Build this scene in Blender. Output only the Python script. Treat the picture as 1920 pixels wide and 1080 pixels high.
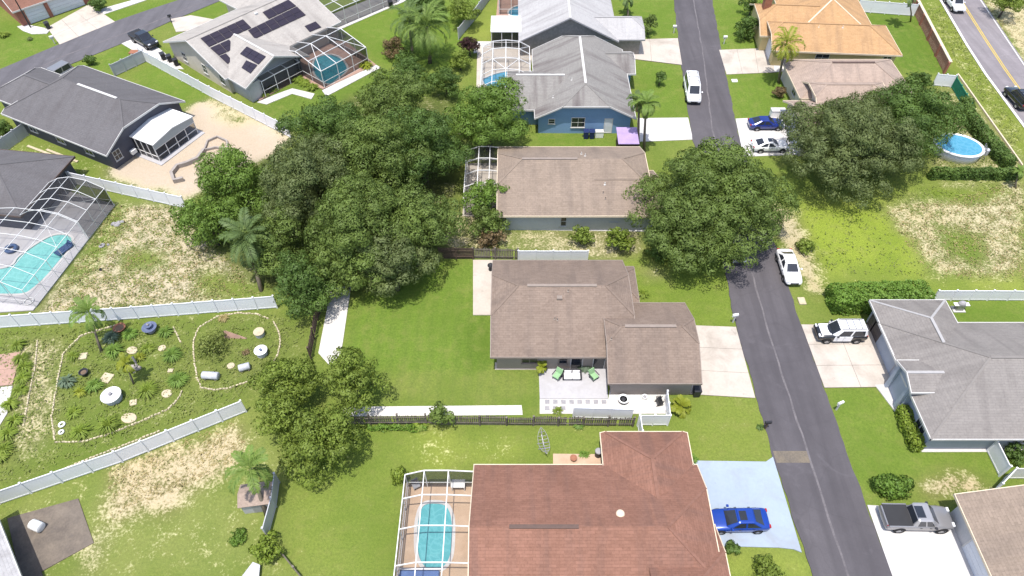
import bpy, bmesh, math, random
import numpy as np
from mathutils import Vector, Matrix

for o in list(bpy.data.objects):
    bpy.data.objects.remove(o)
S = bpy.context.scene
C = S.collection
R = math.radians
random.seed(7)
RNG = np.random.default_rng(7)

# ---------------------------------------------------------------- camera, sky, sun, exposure
CAM_H = 53.0
PITCH = R(49)
cam = bpy.data.cameras.new('camera')
cam.sensor_width = 36.0
cam.lens = 24.0
cam.clip_start = 0.5
cam.clip_end = 6000
camo = bpy.data.objects.new('camera', cam)
C.objects.link(camo)
camo.location = (0, 0, CAM_H)
camo.rotation_euler = (R(90) - PITCH, 0, 0)
S.camera = camo
S.render.resolution_x, S.render.resolution_y = 1024, 576

SUN_OFF = (0.10, 0.22)          # shadow shift per metre of height
sun_dir = Vector((-SUN_OFF[0], -SUN_OFF[1], 1)).normalized()
W = bpy.data.worlds.new('World')
S.world = W
W.use_nodes = True
wn = W.node_tree.nodes
wl = W.node_tree.links
bg = wn['Background']
sky = wn.new('ShaderNodeTexSky')
sky.sky_type = 'NISHITA'
sky.sun_disc = False
sky.sun_elevation = math.asin(sun_dir.z)
sky.sun_rotation = math.atan2(sun_dir.x, sun_dir.y)
sky.air_density = 1.0
sky.dust_density = 2.0
wl.new(sky.outputs[0], bg.inputs[0])
bg.inputs[1].default_value = 0.15
sl = bpy.data.lights.new('sun', 'SUN')
sl.energy = 3.2
sl.angle = R(0.6)
sl.color = (1.0, 0.955, 0.89)
so = bpy.data.objects.new('sun', sl)
C.objects.link(so)
so.rotation_euler = (-sun_dir).to_track_quat('-Z', 'Y').to_euler()
so.location = (0, 60, 80)
S.view_settings.view_transform = 'Standard'
S.view_settings.look = 'None'
S.view_settings.exposure = 0.78
S.view_settings.gamma = 1.0
S.view_settings.use_curve_mapping = False


# ---------------------------------------------------------------- helpers
def G(x, y, z=0.0):
    """place surveyed from the photograph: point of the plane at height z"""
    u = (x - 960) / 1280.0
    v = (y - 540) / 1280.0
    t = (CAM_H - z) / (math.sin(PITCH) + v * math.cos(PITCH))
    return Vector((u * t, t * (math.cos(PITCH) - v * math.sin(PITCH)), z))


def GP(x, y, p0, n):
    u = (x - 960) / 1280.0
    v = (y - 540) / 1280.0
    d = Vector((u, math.cos(PITCH) - v * math.sin(PITCH), -math.sin(PITCH) - v * math.cos(PITCH)))
    o = Vector((0, 0, CAM_H))
    return o + d * ((Vector(p0) - o).dot(n) / d.dot(n))


def tag(o, label=None, cat=None, group=None, kind=None):
    if label: o['label'] = label
    if cat: o['category'] = cat
    if group: o['group'] = group
    if kind: o['kind'] = kind
    return o


def empty(name, loc=(0, 0, 0), rz=0.0, label=None, cat=None, group=None):
    o = bpy.data.objects.new(name, None)
    o.empty_display_size = 0.3
    C.objects.link(o)
    o.location = loc
    o.rotation_euler = (0, 0, rz)
    return tag(o, label, cat, group)


def link(name, me, parent=None, loc=None, rz=None, scale=None):
    o = bpy.data.objects.new(name, me)
    C.objects.link(o)
    if parent: o.parent = parent
    if loc is not None: o.location = loc
    if rz is not None: o.rotation_euler = (0, 0, rz)
    if scale is not None: o.scale = scale
    return o


class MB:
    def __init__(s):
        s.v, s.f = [], []

    def add(s, vs, fs):
        b = len(s.v)
        s.v += [tuple(p) for p in vs]
        s.f += [tuple(b + i for i in f) for f in fs]
        return s

    def box(s, x0, x1, y0, y1, z0, z1):
        return s.add([(x0, y0, z0), (x1, y0, z0), (x1, y1, z0), (x0, y1, z0), (x0, y0, z1), (x1, y0, z1), (x1, y1, z1), (x0, y1, z1)],
                     [(3, 2, 1, 0), (4, 5, 6, 7), (0, 1, 5, 4), (1, 2, 6, 5), (2, 3, 7, 6), (3, 0, 4, 7)])

    def prism(s, poly, z0, z1):
        n = len(poly)
        a = sum(poly[i][0] * poly[(i + 1) % n][1] - poly[(i + 1) % n][0] * poly[i][1] for i in range(n))
        if a < 0: poly = list(reversed(poly))
        vs = [(p[0], p[1], z0) for p in poly] + [(p[0], p[1], z1) for p in poly]
        fs = [tuple(range(n - 1, -1, -1)), tuple(range(n, 2 * n))]
        fs += [(i, (i + 1) % n, n + (i + 1) % n, n + i) for i in range(n)]
        return s.add(vs, fs)

    def poly(s, pts):
        return s.add(pts, [tuple(range(len(pts)))])

    def beam(s, p, q, w=0.06, h=None):
        h = h or w
        p, q = Vector(p), Vector(q)
        d = (q - p)
        if d.length < 1e-5: return s
        d.normalize()
        up = Vector((0, 0, 1)) if abs(d.z) < 0.95 else Vector((0, 1, 0))
        sx = d.cross(up).normalized() * (w / 2)
        sz = sx.cross(d).normalized() * (h / 2)
        vs = []
        for c in (p, q):
            vs += [c - sx - sz, c + sx - sz, c + sx + sz, c - sx + sz]
        return s.add(vs, [(3, 2, 1, 0), (4, 5, 6, 7), (0, 1, 5, 4), (1, 2, 6, 5), (2, 3, 7, 6), (3, 0, 4, 7)])

    def tube(s, pts, rad, n=7):
        pts = [Vector(p) for p in pts]
        if not hasattr(rad, '__len__'): rad = [rad] * len(pts)
        vs, fs = [], []
        for i, p in enumerate(pts):
            d = (pts[min(i + 1, len(pts) - 1)] - pts[max(i - 1, 0)]).normalized()
            up = Vector((0, 0, 1)) if abs(d.z) < 0.9 else Vector((1, 0, 0))
            a = d.cross(up).normalized()
            b = d.cross(a).normalized()
            for k in range(n):
                t = 2 * math.pi * k / n
                vs.append(p + (a * math.cos(t) + b * math.sin(t)) * rad[i])
        for i in range(len(pts) - 1):
            for k in range(n):
                fs.append((i * n + k, (i + 1) * n + k, (i + 1) * n + (k + 1) % n, i * n + (k + 1) % n))
        fs.append(tuple(range(n)))
        fs.append(tuple(range(len(pts) * n - 1, len(pts) * n - n - 1, -1)))
        return s.add(vs, fs)

    def lathe(s, prof, n=20, c=(0, 0), sy=1.0):
        vs, fs = [], []
        for r, z in prof:
            for k in range(n):
                t = 2 * math.pi * k / n
                vs.append((c[0] + r * math.cos(t), c[1] + r * sy * math.sin(t), z))
        m = len(prof)
        for i in range(m - 1):
            for k in range(n):
                fs.append((i * n + k, i * n + (k + 1) % n, (i + 1) * n + (k + 1) % n, (i + 1) * n + k))
        fs.append(tuple(range(n - 1, -1, -1)))
        fs.append(tuple(range((m - 1) * n, m * n)))
        return s.add(vs, fs)

    def mesh(s, name, mat, smooth=False, bevel=0):
        me = bpy.data.meshes.new(name)
        me.from_pydata(s.v, [], s.f)
        if bevel or True:
            bm = bmesh.new()
            bm.from_mesh(me)
            bmesh.ops.recalc_face_normals(bm, faces=bm.faces)
            if bevel:
                bmesh.ops.bevel(bm, geom=bm.edges[:], offset=bevel, segments=1, affect='EDGES', clamp_overlap=True)
            bm.to_mesh(me)
            bm.free()
        if mat: me.materials.append(mat)
        if smooth: me.polygons.foreach_set('use_smooth', [True] * len(me.polygons))
        return me

    def build(s, name, mat, parent=None, smooth=False, bevel=0, loc=None, rz=None):
        return link(name, s.mesh(name, mat, smooth, bevel), parent, loc, rz)


def fast_mesh(name, verts, quads, mat):
    """verts (N,3) quads (M,4) numpy"""
    me = bpy.data.meshes.new(name)
    me.vertices.add(len(verts))
    me.vertices.foreach_set('co', verts.astype(np.float32).ravel())
    k = quads.shape[1]
    me.loops.add(quads.size)
    me.loops.foreach_set('vertex_index', quads.astype(np.int32).ravel())
    me.polygons.add(len(quads))
    me.polygons.foreach_set('loop_start', np.arange(0, quads.size, k, dtype=np.int32))
    me.polygons.foreach_set('loop_total', np.full(len(quads), k, dtype=np.int32))
    me.update(calc_edges=True)
    if mat: me.materials.append(mat)
    return me


# ---------------------------------------------------------------- materials
MATS = {}


class NT:
    def __init__(s, name):
        s.m = bpy.data.materials.new(name)
        s.m.use_nodes = True
        s.n = s.m.node_tree.nodes
        s.l = s.m.node_tree.links
        s.b = s.n['Principled BSDF']
        s.out = s.n['Material Output']
        MATS[name] = s.m

    def new(s, t, **kw):
        n = s.n.new('ShaderNode' + t)
        for k, v in kw.items():
            if k in n.inputs.keys() if isinstance(k, str) else False:
                n.inputs[k].default_value = v
            else:
                setattr(n, k, v)
        return n

    def pos(s, kind='world'):
        if kind == 'world': return s.new('NewGeometry').outputs['Position']
        return s.new('TexCoord').outputs['UV' if kind == 'uv' else 'Object']

    def noise(s, vec, scale, detail=4, rough=0.6, dist=0.0):
        n = s.new('TexNoise')
        n.inputs['Scale'].default_value = scale
        n.inputs['Detail'].default_value = detail
        n.inputs['Roughness'].default_value = rough
        n.inputs['Distortion'].default_value = dist
        s.l.new(vec, n.inputs['Vector'])
        return n.outputs['Fac']

    def ramp(s, fac, p0, p1, c0=(0, 0, 0, 1), c1=(1, 1, 1, 1)):
        r = s.new('ValToRGB')
        e = r.color_ramp.elements
        e[0].position, e[1].position = p0, p1
        e[0].color, e[1].color = c0, c1
        s.l.new(fac, r.inputs[0])
        return r.outputs[0]

    def mix(s, fac, a, b, mode='MIX'):
        m = s.new('Mix')
        m.data_type = 'RGBA'
        m.blend_type = mode
        for sock, val in ((m.inputs[0], fac), (m.inputs[6], a), (m.inputs[7], b)):
            if hasattr(val, 'links'): s.l.new(val, sock)
            elif hasattr(val, '__len__'): sock.default_value = tuple(val) + ((1,) if len(val) == 3 else ())
            else: sock.default_value = val
        return m.outputs[2]

    def math(s, op, a, b=0.0, c=None):
        m = s.new('Math')
        m.operation = op
        for i, val in enumerate((a, b) if c is None else (a, b, c)):
            if hasattr(val, 'links'): s.l.new(val, m.inputs[i])
            else: m.inputs[i].default_value = val
        return m.outputs[0]

    def bump(s, h, strength=0.3, dist=0.02):
        b = s.new('Bump')
        b.inputs['Strength'].default_value = strength
        b.inputs['Distance'].default_value = dist
        s.l.new(h, b.inputs['Height'])
        s.l.new(b.outputs[0], s.b.inputs['Normal'])

    def base(s, c):
        if hasattr(c, 'links'): s.l.new(c, s.b.inputs['Base Color'])
        else: s.b.inputs['Base Color'].default_value = tuple(c) + (1,)


def mat(name, c, c2=None, scale=1.5, rough=0.75, bump=0.0, bscale=40, metal=0.0, kind='world', fine=0.12, spec=0.3, coat=0.0, stain=0.0):
    t = NT(name)
    c2 = c2 or tuple(x * 0.82 for x in c)
    p = t.pos(kind)
    n1 = t.noise(p, scale, 5)
    col = t.mix(t.ramp(n1, 0.3, 0.7), c, c2)
    if fine:
        n2 = t.noise(p, scale * 9, 3)
        col = t.mix(t.ramp(n2, 0.3, 0.7), col, t.mix(fine, col, (0.02, 0.02, 0.02)))
    if stain:
        st = t.ramp(t.noise(p, 0.33, 6, 0.6, 0.8), 0.50, 0.74)
        col = t.mix(t.math('MULTIPLY', st, stain), col, (0.20, 0.17, 0.14))
        sp = t.ramp(t.noise(p, 1.7, 5, 0.7, 0.4), 0.62, 0.72)
        col = t.mix(t.math('MULTIPLY', sp, stain * 0.8), col, (0.14, 0.12, 0.11))
    t.base(col)
    t.b.inputs['Roughness'].default_value = rough
    t.b.inputs['Metallic'].default_value = metal
    t.b.inputs['Specular IOR Level'].default_value = spec
    t.b.inputs['Coat Weight'].default_value = coat
    if bump: t.bump(t.noise(p, bscale, 3), bump, 0.02)
    return t.m


def shingle(name, c, c2, streak=0.25, stain=(0.07, 0.06, 0.06), stainamt=0.0, seam=False):
    """roof covering: courses up the slope (UV in metres), mottled tabs, weather streaks down the slope"""
    t = NT(name)
    uv = t.pos('uv')
    p = t.pos('world')
    br = t.new('TexBrick')
    br.inputs['Scale'].default_value = 1.0
    br.inputs['Brick Width'].default_value = 0.55
    br.inputs['Row Height'].default_value = 0.22
    br.inputs['Mortar Size'].default_value = 0.016
    br.inputs['Mortar Smooth'].default_value = 0.3
    br.inputs['Bias'].default_value = 0.1
    br.offset = 0.37
    br.inputs['Color1'].default_value = tuple(c) + (1,)
    br.inputs['Color2'].default_value = tuple(c2) + (1,)
    br.inputs['Mortar'].default_value = tuple(0.84 * x for x in c2) + (1,)
    t.l.new(uv, br.inputs['Vector'])
    n1 = t.noise(p, 0.35, 5)
    n2 = t.noise(p, 5.0, 4, 0.7)
    col = t.mix(t.ramp(n2, 0.3, 0.72), br.outputs['Color'], t.mix(0.6, br.outputs['Color'], tuple(min(1, 1.25 * x) for x in c)))
    col = t.mix(t.math('MULTIPLY', t.ramp(n1, 0.35, 0.75), streak), col, tuple(0.55 * x for x in c2))
    mp = t.new('Mapping')
    mp.inputs['Scale'].default_value = (0.9, 0.10, 1)
    t.l.new(uv, mp.inputs['Vector'])
    st = t.ramp(t.noise(mp.outputs[0], 1.0, 4, 0.55, 0.3), 0.48, 0.72)
    col = t.mix(t.math('MULTIPLY', st, stainamt if stainamt else 0.30), col, stain)
    t.base(col)
    t.b.inputs['Roughness'].default_value = 0.88
    t.b.inputs['Specular IOR Level'].default_value = 0.15
    h = t.math('ADD', t.math('MULTIPLY', br.outputs['Fac'], -0.6), n2)
    t.bump(h, 0.55, 0.03)
    mat(name + '_cap', tuple(0.97 * x for x in c), tuple(0.95 * x for x in c2), 3.0, 0.9)
    return t.m


def leafmat(name, c, c2, dry=None, trans=0.28):
    t = NT(name)
    g = t.new('NewGeometry')
    p = t.pos('world')
    r = g.outputs['Random Per Island']
    col = t.mix(t.ramp(r, 0.0, 1.0), c, c2)
    n = t.noise(p, 0.4, 3)
    col = t.mix(t.math('MULTIPLY', t.ramp(n, 0.4, 0.7), 0.4), col, tuple(0.62 * x for x in c))
    n3 = t.noise(p, 0.22, 4, 0.6)
    col = t.mix(t.math('MULTIPLY', t.ramp(n3, 0.46, 0.62), 0.5), col, tuple(1.38 * a + b for a, b in zip(c, (0.02, 0.02, 0.0))))
    if dry:
        col = t.mix(t.ramp(r, 0.93, 0.96), col, dry)
    t.base(col)
    t.b.inputs['Roughness'].default_value = 0.55
    t.b.inputs['Specular IOR Level'].default_value = 0.25
    tr = t.new('BsdfTranslucent')
    t.l.new(t.mix(0.5, col, (0.26, 0.32, 0.05)), tr.inputs['Color'])
    mx = t.new('MixShader')
    mx.inputs[0].default_value = trans
    t.l.new(t.b.outputs[0], mx.inputs[1])
    t.l.new(tr.outputs[0], mx.inputs[2])
    t.l.new(mx.outputs[0], t.out.inputs[0])
    return t.m


def screenmat(name, c, alpha):
    t = NT(name)
    t.base(c)
    t.b.inputs['Roughness'].default_value = 0.8
    tr = t.new('BsdfTransparent')
    mx = t.new('MixShader')
    mx.inputs[0].default_value = alpha
    t.l.new(tr.outputs[0], mx.inputs[1])
    t.l.new(t.b.outputs[0], mx.inputs[2])
    t.l.new(mx.outputs[0], t.out.inputs[0])
    return t.m


def watermat(name, c, c2):
    t = NT(name)
    p = t.pos('world')
    v = t.new('TexVoronoi')
    v.feature = 'DISTANCE_TO_EDGE'
    v.inputs['Scale'].default_value = 1.6
    d = t.new('Vector' + 'Math')
    d.operation = 'ADD'
    nz = t.new('TexNoise')
    nz.inputs['Scale'].default_value = 1.2
    t.l.new(p, nz.inputs['Vector'])
    t.l.new(p, d.inputs[0])
    t.l.new(nz.outputs['Color'], d.inputs[1])
    t.l.new(d.outputs[0], v.inputs['Vector'])
    n = t.noise(p, 0.45, 3)
    col = t.mix(t.ramp(n, 0.3, 0.7), c, c2)
    col = t.mix(t.math('MULTIPLY', t.ramp(v.outputs['Distance'], 0.0, 0.16, (1, 1, 1, 1), (0, 0, 0, 1)), 0.28), col, tuple(min(1, x * 1.35 + 0.1) for x in c))  # bright caustic net of sunlight painted into the water colour
    t.base(col)
    t.b.inputs['Roughness'].default_value = 0.06
    t.b.inputs['IOR'].default_value = 1.33
    t.bump(t.noise(p, 5.0, 2), 0.12, 0.03)
    return t.m


mat('trim_white', (0.60, 0.59, 0.57), (0.52, 0.505, 0.48), 2.0, 0.5)
mat('trim_cream', (0.66, 0.56, 0.42), (0.58, 0.48, 0.35), 2.0, 0.55)
mat('trim_grey', (0.36, 0.35, 0.36), (0.30, 0.29, 0.30), 2.0, 0.5)
mat('trim_taupe', (0.27, 0.22, 0.19), (0.23, 0.19, 0.16), 2.0, 0.6)
mat('trim_brown', (0.12, 0.075, 0.06), (0.09, 0.06, 0.05), 2.0, 0.6)
mat('vinyl', (0.80, 0.80, 0.83), (0.74, 0.74, 0.77), 0.8, 0.42, fine=0.06)
mat('vinyl_grey', (0.50, 0.50, 0.53), (0.42, 0.42, 0.45), 0.8, 0.45, fine=0.06)
mat('frame_white', (0.74, 0.73, 0.72), (0.66, 0.65, 0.63), 2.0, 0.4, fine=0.05)
mat('wood_grey', (0.22, 0.195, 0.165), (0.12, 0.10, 0.085), 2.2, 0.9, 0.4, 30, fine=0.3)
mat('wood_brown', (0.14, 0.095, 0.07), (0.08, 0.055, 0.045), 2.0, 0.9, 0.4, 30, fine=0.3)
mat('concrete', (0.49, 0.44, 0.385), (0.44, 0.39, 0.335), 0.5, 0.85, 0.15, 60, fine=0.1, stain=0.5)
mat('concrete_white', (0.56, 0.54, 0.525), (0.50, 0.48, 0.46), 0.35, 0.85, 0.15, 60, fine=0.1, stain=0.28)
mat('concrete_blue', (0.31, 0.37, 0.445), (0.28, 0.335, 0.405), 0.4, 0.7, 0.1, 60, fine=0.06, stain=0.32)
mat('concrete_grey', (0.43, 0.42, 0.43), (0.39, 0.38, 0.385), 0.5, 0.85, 0.15, 60, fine=0.08, stain=0.3)
mat('slab_dark', (0.20, 0.165, 0.13), (0.12, 0.10, 0.085), 0.7, 0.9, 0.2, 50, fine=0.25, stain=0.5)
mat('paver_tan', (0.52, 0.38, 0.27), (0.44, 0.31, 0.21), 1.0, 0.85, 0.2, 50, stain=0.3)
mat('paver_pink', (0.42, 0.27, 0.21), (0.33, 0.21, 0.17), 1.4, 0.85, 0.2, 50, stain=0.3)
mat('gravel_white', (0.62, 0.60, 0.57), (0.50, 0.47, 0.43), 5.0, 0.95, 0.3, 25, fine=0.10)
mat('stone_cream', (0.60, 0.52, 0.36), (0.42, 0.36, 0.25), 3.0, 0.9, 0.4, 30, fine=0.25)
mat('stone_grey', (0.33, 0.32, 0.33), (0.25, 0.24, 0.25), 4.0, 0.85, 0.3, 30)
mat('wall_taupe', (0.34, 0.29, 0.25), (0.31, 0.265, 0.23), 1.0, 0.85)
mat('wall_greywhite', (0.42, 0.45, 0.46), (0.38, 0.41, 0.42), 1.0, 0.8)
mat('wall_blue', (0.20, 0.33, 0.52), (0.18, 0.30, 0.48), 1.0, 0.75)
mat('wall_bluegrey', (0.36, 0.40, 0.47), (0.33, 0.365, 0.43), 1.0, 0.75)
mat('wall_cream', (0.62, 0.55, 0.46), (0.56, 0.50, 0.41), 1.0, 0.85)
mat('wall_yellow', (0.64, 0.52, 0.26), (0.58, 0.47, 0.23), 1.0, 0.85)
mat('wall_dark', (0.10, 0.10, 0.125), (0.085, 0.085, 0.105), 1.0, 0.8)
mat('wall_stone', (0.36, 0.32, 0.29), (0.26, 0.23, 0.21), 3.0, 0.9, 0.3, 20)
mat('wall_lightgrey', (0.50, 0.49, 0.49), (0.45, 0.44, 0.44), 1.0, 0.8)
mat('brick_red', (0.36, 0.15, 0.105), (0.28, 0.11, 0.08), 2.0, 0.9, 0.2, 30)
mat('door_garage', (0.66, 0.68, 0.72), (0.6, 0.62, 0.66), 1.0, 0.5)
mat('door_dark', (0.09, 0.075, 0.08), (0.07, 0.06, 0.065), 1.0, 0.5)
mat('metal_white', (0.80, 0.80, 0.79), (0.72, 0.71, 0.69), 0.6, 0.4, fine=0.06)
mat('metal_dark', (0.035, 0.035, 0.04), (0.025, 0.025, 0.03), 3.0, 0.45, kind='object')
mat('metal_grey', (0.40, 0.40, 0.42), (0.32, 0.32, 0.34), 3.0, 0.4, metal=0.6)
mat('glass_dark', (0.025, 0.03, 0.04), (0.02, 0.022, 0.028), 1.0, 0.08, fine=0, spec=0.6)
mat('rubber', (0.02, 0.02, 0.022), (0.015, 0.015, 0.016), 4.0, 0.8, kind='object')
mat('rim', (0.45, 0.45, 0.47), (0.35, 0.35, 0.37), 4.0, 0.35, metal=0.7, kind='object')
mat('lamp_red', (0.35, 0.02, 0.02), None, 4.0, 0.25, kind='object', fine=0)
mat('lamp_clear', (0.75, 0.76, 0.78), None, 4.0, 0.15, kind='object', fine=0)
mat('bark', (0.14, 0.115, 0.09), (0.07, 0.06, 0.05), 4.0, 0.95, 0.6, 20, fine=0.3)
mat('bark_palm', (0.24, 0.20, 0.15), (0.15, 0.12, 0.09), 5.0, 0.95, 0.6, 25, fine=0.3)
mat('terracotta', (0.34, 0.15, 0.09), (0.24, 0.10, 0.06), 3.0, 0.85)
mat('pot_glaze', (0.14, 0.17, 0.27), (0.10, 0.12, 0.20), 3.0, 0.35)
mat('barrel', (0.52, 0.53, 0.57), (0.38, 0.39, 0.43), 3.0, 0.6)
mat('cushion_white', (0.76, 0.75, 0.74), (0.68, 0.67, 0.66), 3.0, 0.9)
mat('cushion_green', (0.28, 0.46, 0.25), (0.23, 0.40, 0.21), 3.0, 0.9)
mat('canopy_lilac', (0.40, 0.29, 0.50), (0.33, 0.24, 0.42), 1.0, 0.8)
mat('tarp_blue', (0.10, 0.17, 0.36), (0.07, 0.12, 0.28), 1.2, 0.6, 0.3, 6)
mat('float_blue', (0.06, 0.11, 0.22), (0.05, 0.08, 0.17), 2.0, 0.35)
mat('bin_blue', (0.02, 0.035, 0.12), (0.015, 0.025, 0.09), 2.0, 0.5)
mat('net_green', (0.02, 0.22, 0.13), (0.015, 0.17, 0.10), 1.0, 0.8)
mat('solar', (0.030, 0.022, 0.032), (0.022, 0.017, 0.026), 1.0, 0.25, fine=0, spec=0.5)
mat('paint_white', (0.78, 0.78, 0.79), (0.75, 0.75, 0.76), 1.0, 0.28, kind='object', fine=0, spec=0.5, coat=0.6)
mat('paint_blue', (0.006, 0.045, 0.30), (0.005, 0.04, 0.27), 1.0, 0.25, kind='object', fine=0, spec=0.5, coat=0.8, metal=0.2)
mat('paint_darkblue', (0.012, 0.03, 0.20), (0.01, 0.025, 0.17), 1.0, 0.25, kind='object', fine=0, spec=0.5, coat=0.8, metal=0.2)
mat('paint_silver', (0.27, 0.265, 0.27), (0.25, 0.245, 0.25), 1.0, 0.3, kind='object', fine=0, spec=0.5, coat=0.6, metal=0.4)
mat('paint_pewter', (0.36, 0.355, 0.36), (0.33, 0.325, 0.33), 1.0, 0.3, kind='object', fine=0, spec=0.5, coat=0.6, metal=0.4)
mat('paint_black', (0.015, 0.015, 0.017), (0.013, 0.013, 0.015), 1.0, 0.2, kind='object', fine=0, spec=0.5, coat=0.8)
mat('vinyl_black', (0.03, 0.03, 0.032), (0.025, 0.025, 0.027), 3.0, 0.6, kind='object')
mat('line_yellow', (0.58, 0.42, 0.06), (0.50, 0.36, 0.05), 1.0, 0.8)
mat('line_white', (0.70, 0.69, 0.66), (0.56, 0.55, 0.53), 1.0, 0.8)
mat('seam', (0.18, 0.165, 0.17), (0.11, 0.10, 0.108), 0.8, 0.9, fine=0.3)
mat('patch_tan', (0.20, 0.165, 0.12), (0.14, 0.12, 0.10), 0.8, 0.9, fine=0.3)
mat('mulch', (0.22, 0.15, 0.10), (0.14, 0.095, 0.065), 3.0, 0.95, 0.5, 20, fine=0.3)
shingle('roof_taupe', (0.225, 0.172, 0.138), (0.175, 0.132, 0.106))
shingle('roof_brown', (0.265, 0.208, 0.165), (0.210, 0.165, 0.130))
shingle('roof_red', (0.248, 0.128, 0.093), (0.188, 0.096, 0.068), 0.35)
shingle('roof_grey', (0.226, 0.208, 0.194), (0.193, 0.177, 0.166), 0.2)
shingle('roof_greystain', (0.235, 0.224, 0.210), (0.200, 0.190, 0.178), 0.2, (0.085, 0.066, 0.068), 0.75)
shingle('roof_dark', (0.128, 0.122, 0.126), (0.110, 0.105, 0.109), 0.2)
shingle('roof_orange', (0.425, 0.265, 0.138), (0.360, 0.218, 0.108), 0.25)
shingle('roof_beige', (0.355, 0.275, 0.225), (0.290, 0.225, 0.185), 0.2)
shingle('roof_pale', (0.385, 0.375, 0.372), (0.345, 0.335, 0.333), 0.15)
shingle('roof_cream', (0.365, 0.34, 0.312), (0.315, 0.292, 0.268), 0.2)
leafmat('leaf_oak', (0.118, 0.172, 0.040), (0.139, 0.197, 0.047))
leafmat('leaf_grey', (0.117, 0.150, 0.053), (0.138, 0.174, 0.063))
leafmat('leaf_deep', (0.085, 0.146, 0.033), (0.104, 0.170, 0.040))
leafmat('leaf_bright', (0.124, 0.206, 0.035), (0.152, 0.243, 0.045))
leafmat('leaf_lime', (0.149, 0.218, 0.028), (0.236, 0.299, 0.046))
leafmat('leaf_olive', (0.150, 0.208, 0.034), (0.190, 0.249, 0.045))
leafmat('leaf_rust', (0.150, 0.105, 0.055), (0.230, 0.160, 0.085))
leafmat('leaf_purple', (0.040, 0.018, 0.022), (0.075, 0.030, 0.036))
leafmat('leaf_hedge', (0.098, 0.186, 0.027), (0.186, 0.292, 0.051))
leafmat('leaf_blue', (0.102, 0.150, 0.096), (0.168, 0.222, 0.150))
leafmat('leaf_palm', (0.119, 0.196, 0.039), (0.210, 0.287, 0.070))
leafmat('leaf_palmlime', (0.180, 0.220, 0.020), (0.280, 0.300, 0.035))
leafmat('leaf_palmdark', (0.083, 0.135, 0.045), (0.150, 0.210, 0.072))
leafmat('leaf_sprig', (0.15, 0.19, 0.045), (0.22, 0.25, 0.075))
leafmat('leaf_straw', (0.30, 0.24, 0.11), (0.42, 0.34, 0.17))
screenmat('screen', (0.02, 0.02, 0.022), 0.42)
screenmat('screen_wall', (0.018, 0.018, 0.02), 0.62)
screenmat('screen_light', (0.05, 0.05, 0.05), 0.16)
watermat('water_turq', (0.085, 0.315, 0.345), (0.105, 0.36, 0.38))
watermat('water_teal', (0.025, 0.22, 0.285), (0.035, 0.265, 0.32))
watermat('water_aqua', (0.14, 0.4, 0.375), (0.185, 0.45, 0.415))
watermat('water_blue', (0.055, 0.22, 0.335), (0.07, 0.265, 0.375))
# ---------------------------------------------------------------- ground
def ground_material():
    t = NT('ground_cover')
    p = t.pos('world')
    at = t.new('Attribute')
    at.attribute_name = 'cover'
    n_big = t.noise(p, 0.12, 5)
    n_mid = t.noise(p, 0.75, 6, 0.65)
    n_fin = t.noise(p, 4.5, 5, 0.7)
    n_vf = t.noise(p, 16.0, 3, 0.7)
    g = t.mix(1.0, at.outputs['Color'], (1.08, 1.10, 1.05), 'MULTIPLY')
    col = t.mix(t.ramp(n_fin, 0.25, 0.75), t.mix(0.42, g, (0.02, 0.035, 0.006)), t.mix(0.30, g, (0.26, 0.30, 0.06)))
    col = t.mix(t.math('MULTIPLY', t.ramp(n_mid, 0.48, 0.70), 0.45), col, (0.225, 0.228, 0.068))
    col = t.mix(t.math('MULTIPLY', t.ramp(n_big, 0.44, 0.60), 0.45), col, (0.100, 0.160, 0.022))
    col = t.mix(t.math('MULTIPLY', t.ramp(n_vf, 0.35, 0.8), 0.30), col, (0.03, 0.05, 0.01))
    sand = t.mix(t.ramp(n_fin, 0.3, 0.75), (0.41, 0.345, 0.245), (0.53, 0.475, 0.385))
    sand = t.mix(t.ramp(n_big, 0.35, 0.6), sand, t.mix(0.4, sand, (0.36, 0.25, 0.14)))
    sand = t.mix(t.math('MULTIPLY', t.ramp(n_vf, 0.4, 0.8), 0.25), sand, (0.18, 0.13, 0.08))
    sand = t.mix(0.42, sand, t.mix(1.0, g, (2.1, 2.1, 2.1), 'MULTIPLY'))
    a = t.math('MULTIPLY_ADD', at.outputs['Alpha'], 1.5, -0.75)
    mixn = t.math('MULTIPLY_ADD', t.math('SUBTRACT', n_mid, 0.5), 1.5, a)
    mixn = t.math('MULTIPLY_ADD', t.math('SUBTRACT', n_fin, 0.5), 1.7, mixn)
    mask = t.ramp(mixn, -0.02, 0.34)
    col = t.mix(mask, col, sand)
    t.base(col)
    t.b.inputs['Roughness'].default_value = 0.95
    t.b.inputs['Specular IOR Level'].default_value = 0.08
    t.bump(t.math('ADD', n_fin, t.math('MULTIPLY', n_vf, 0.6)), 0.8, 0.09)
    return t.m


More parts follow.
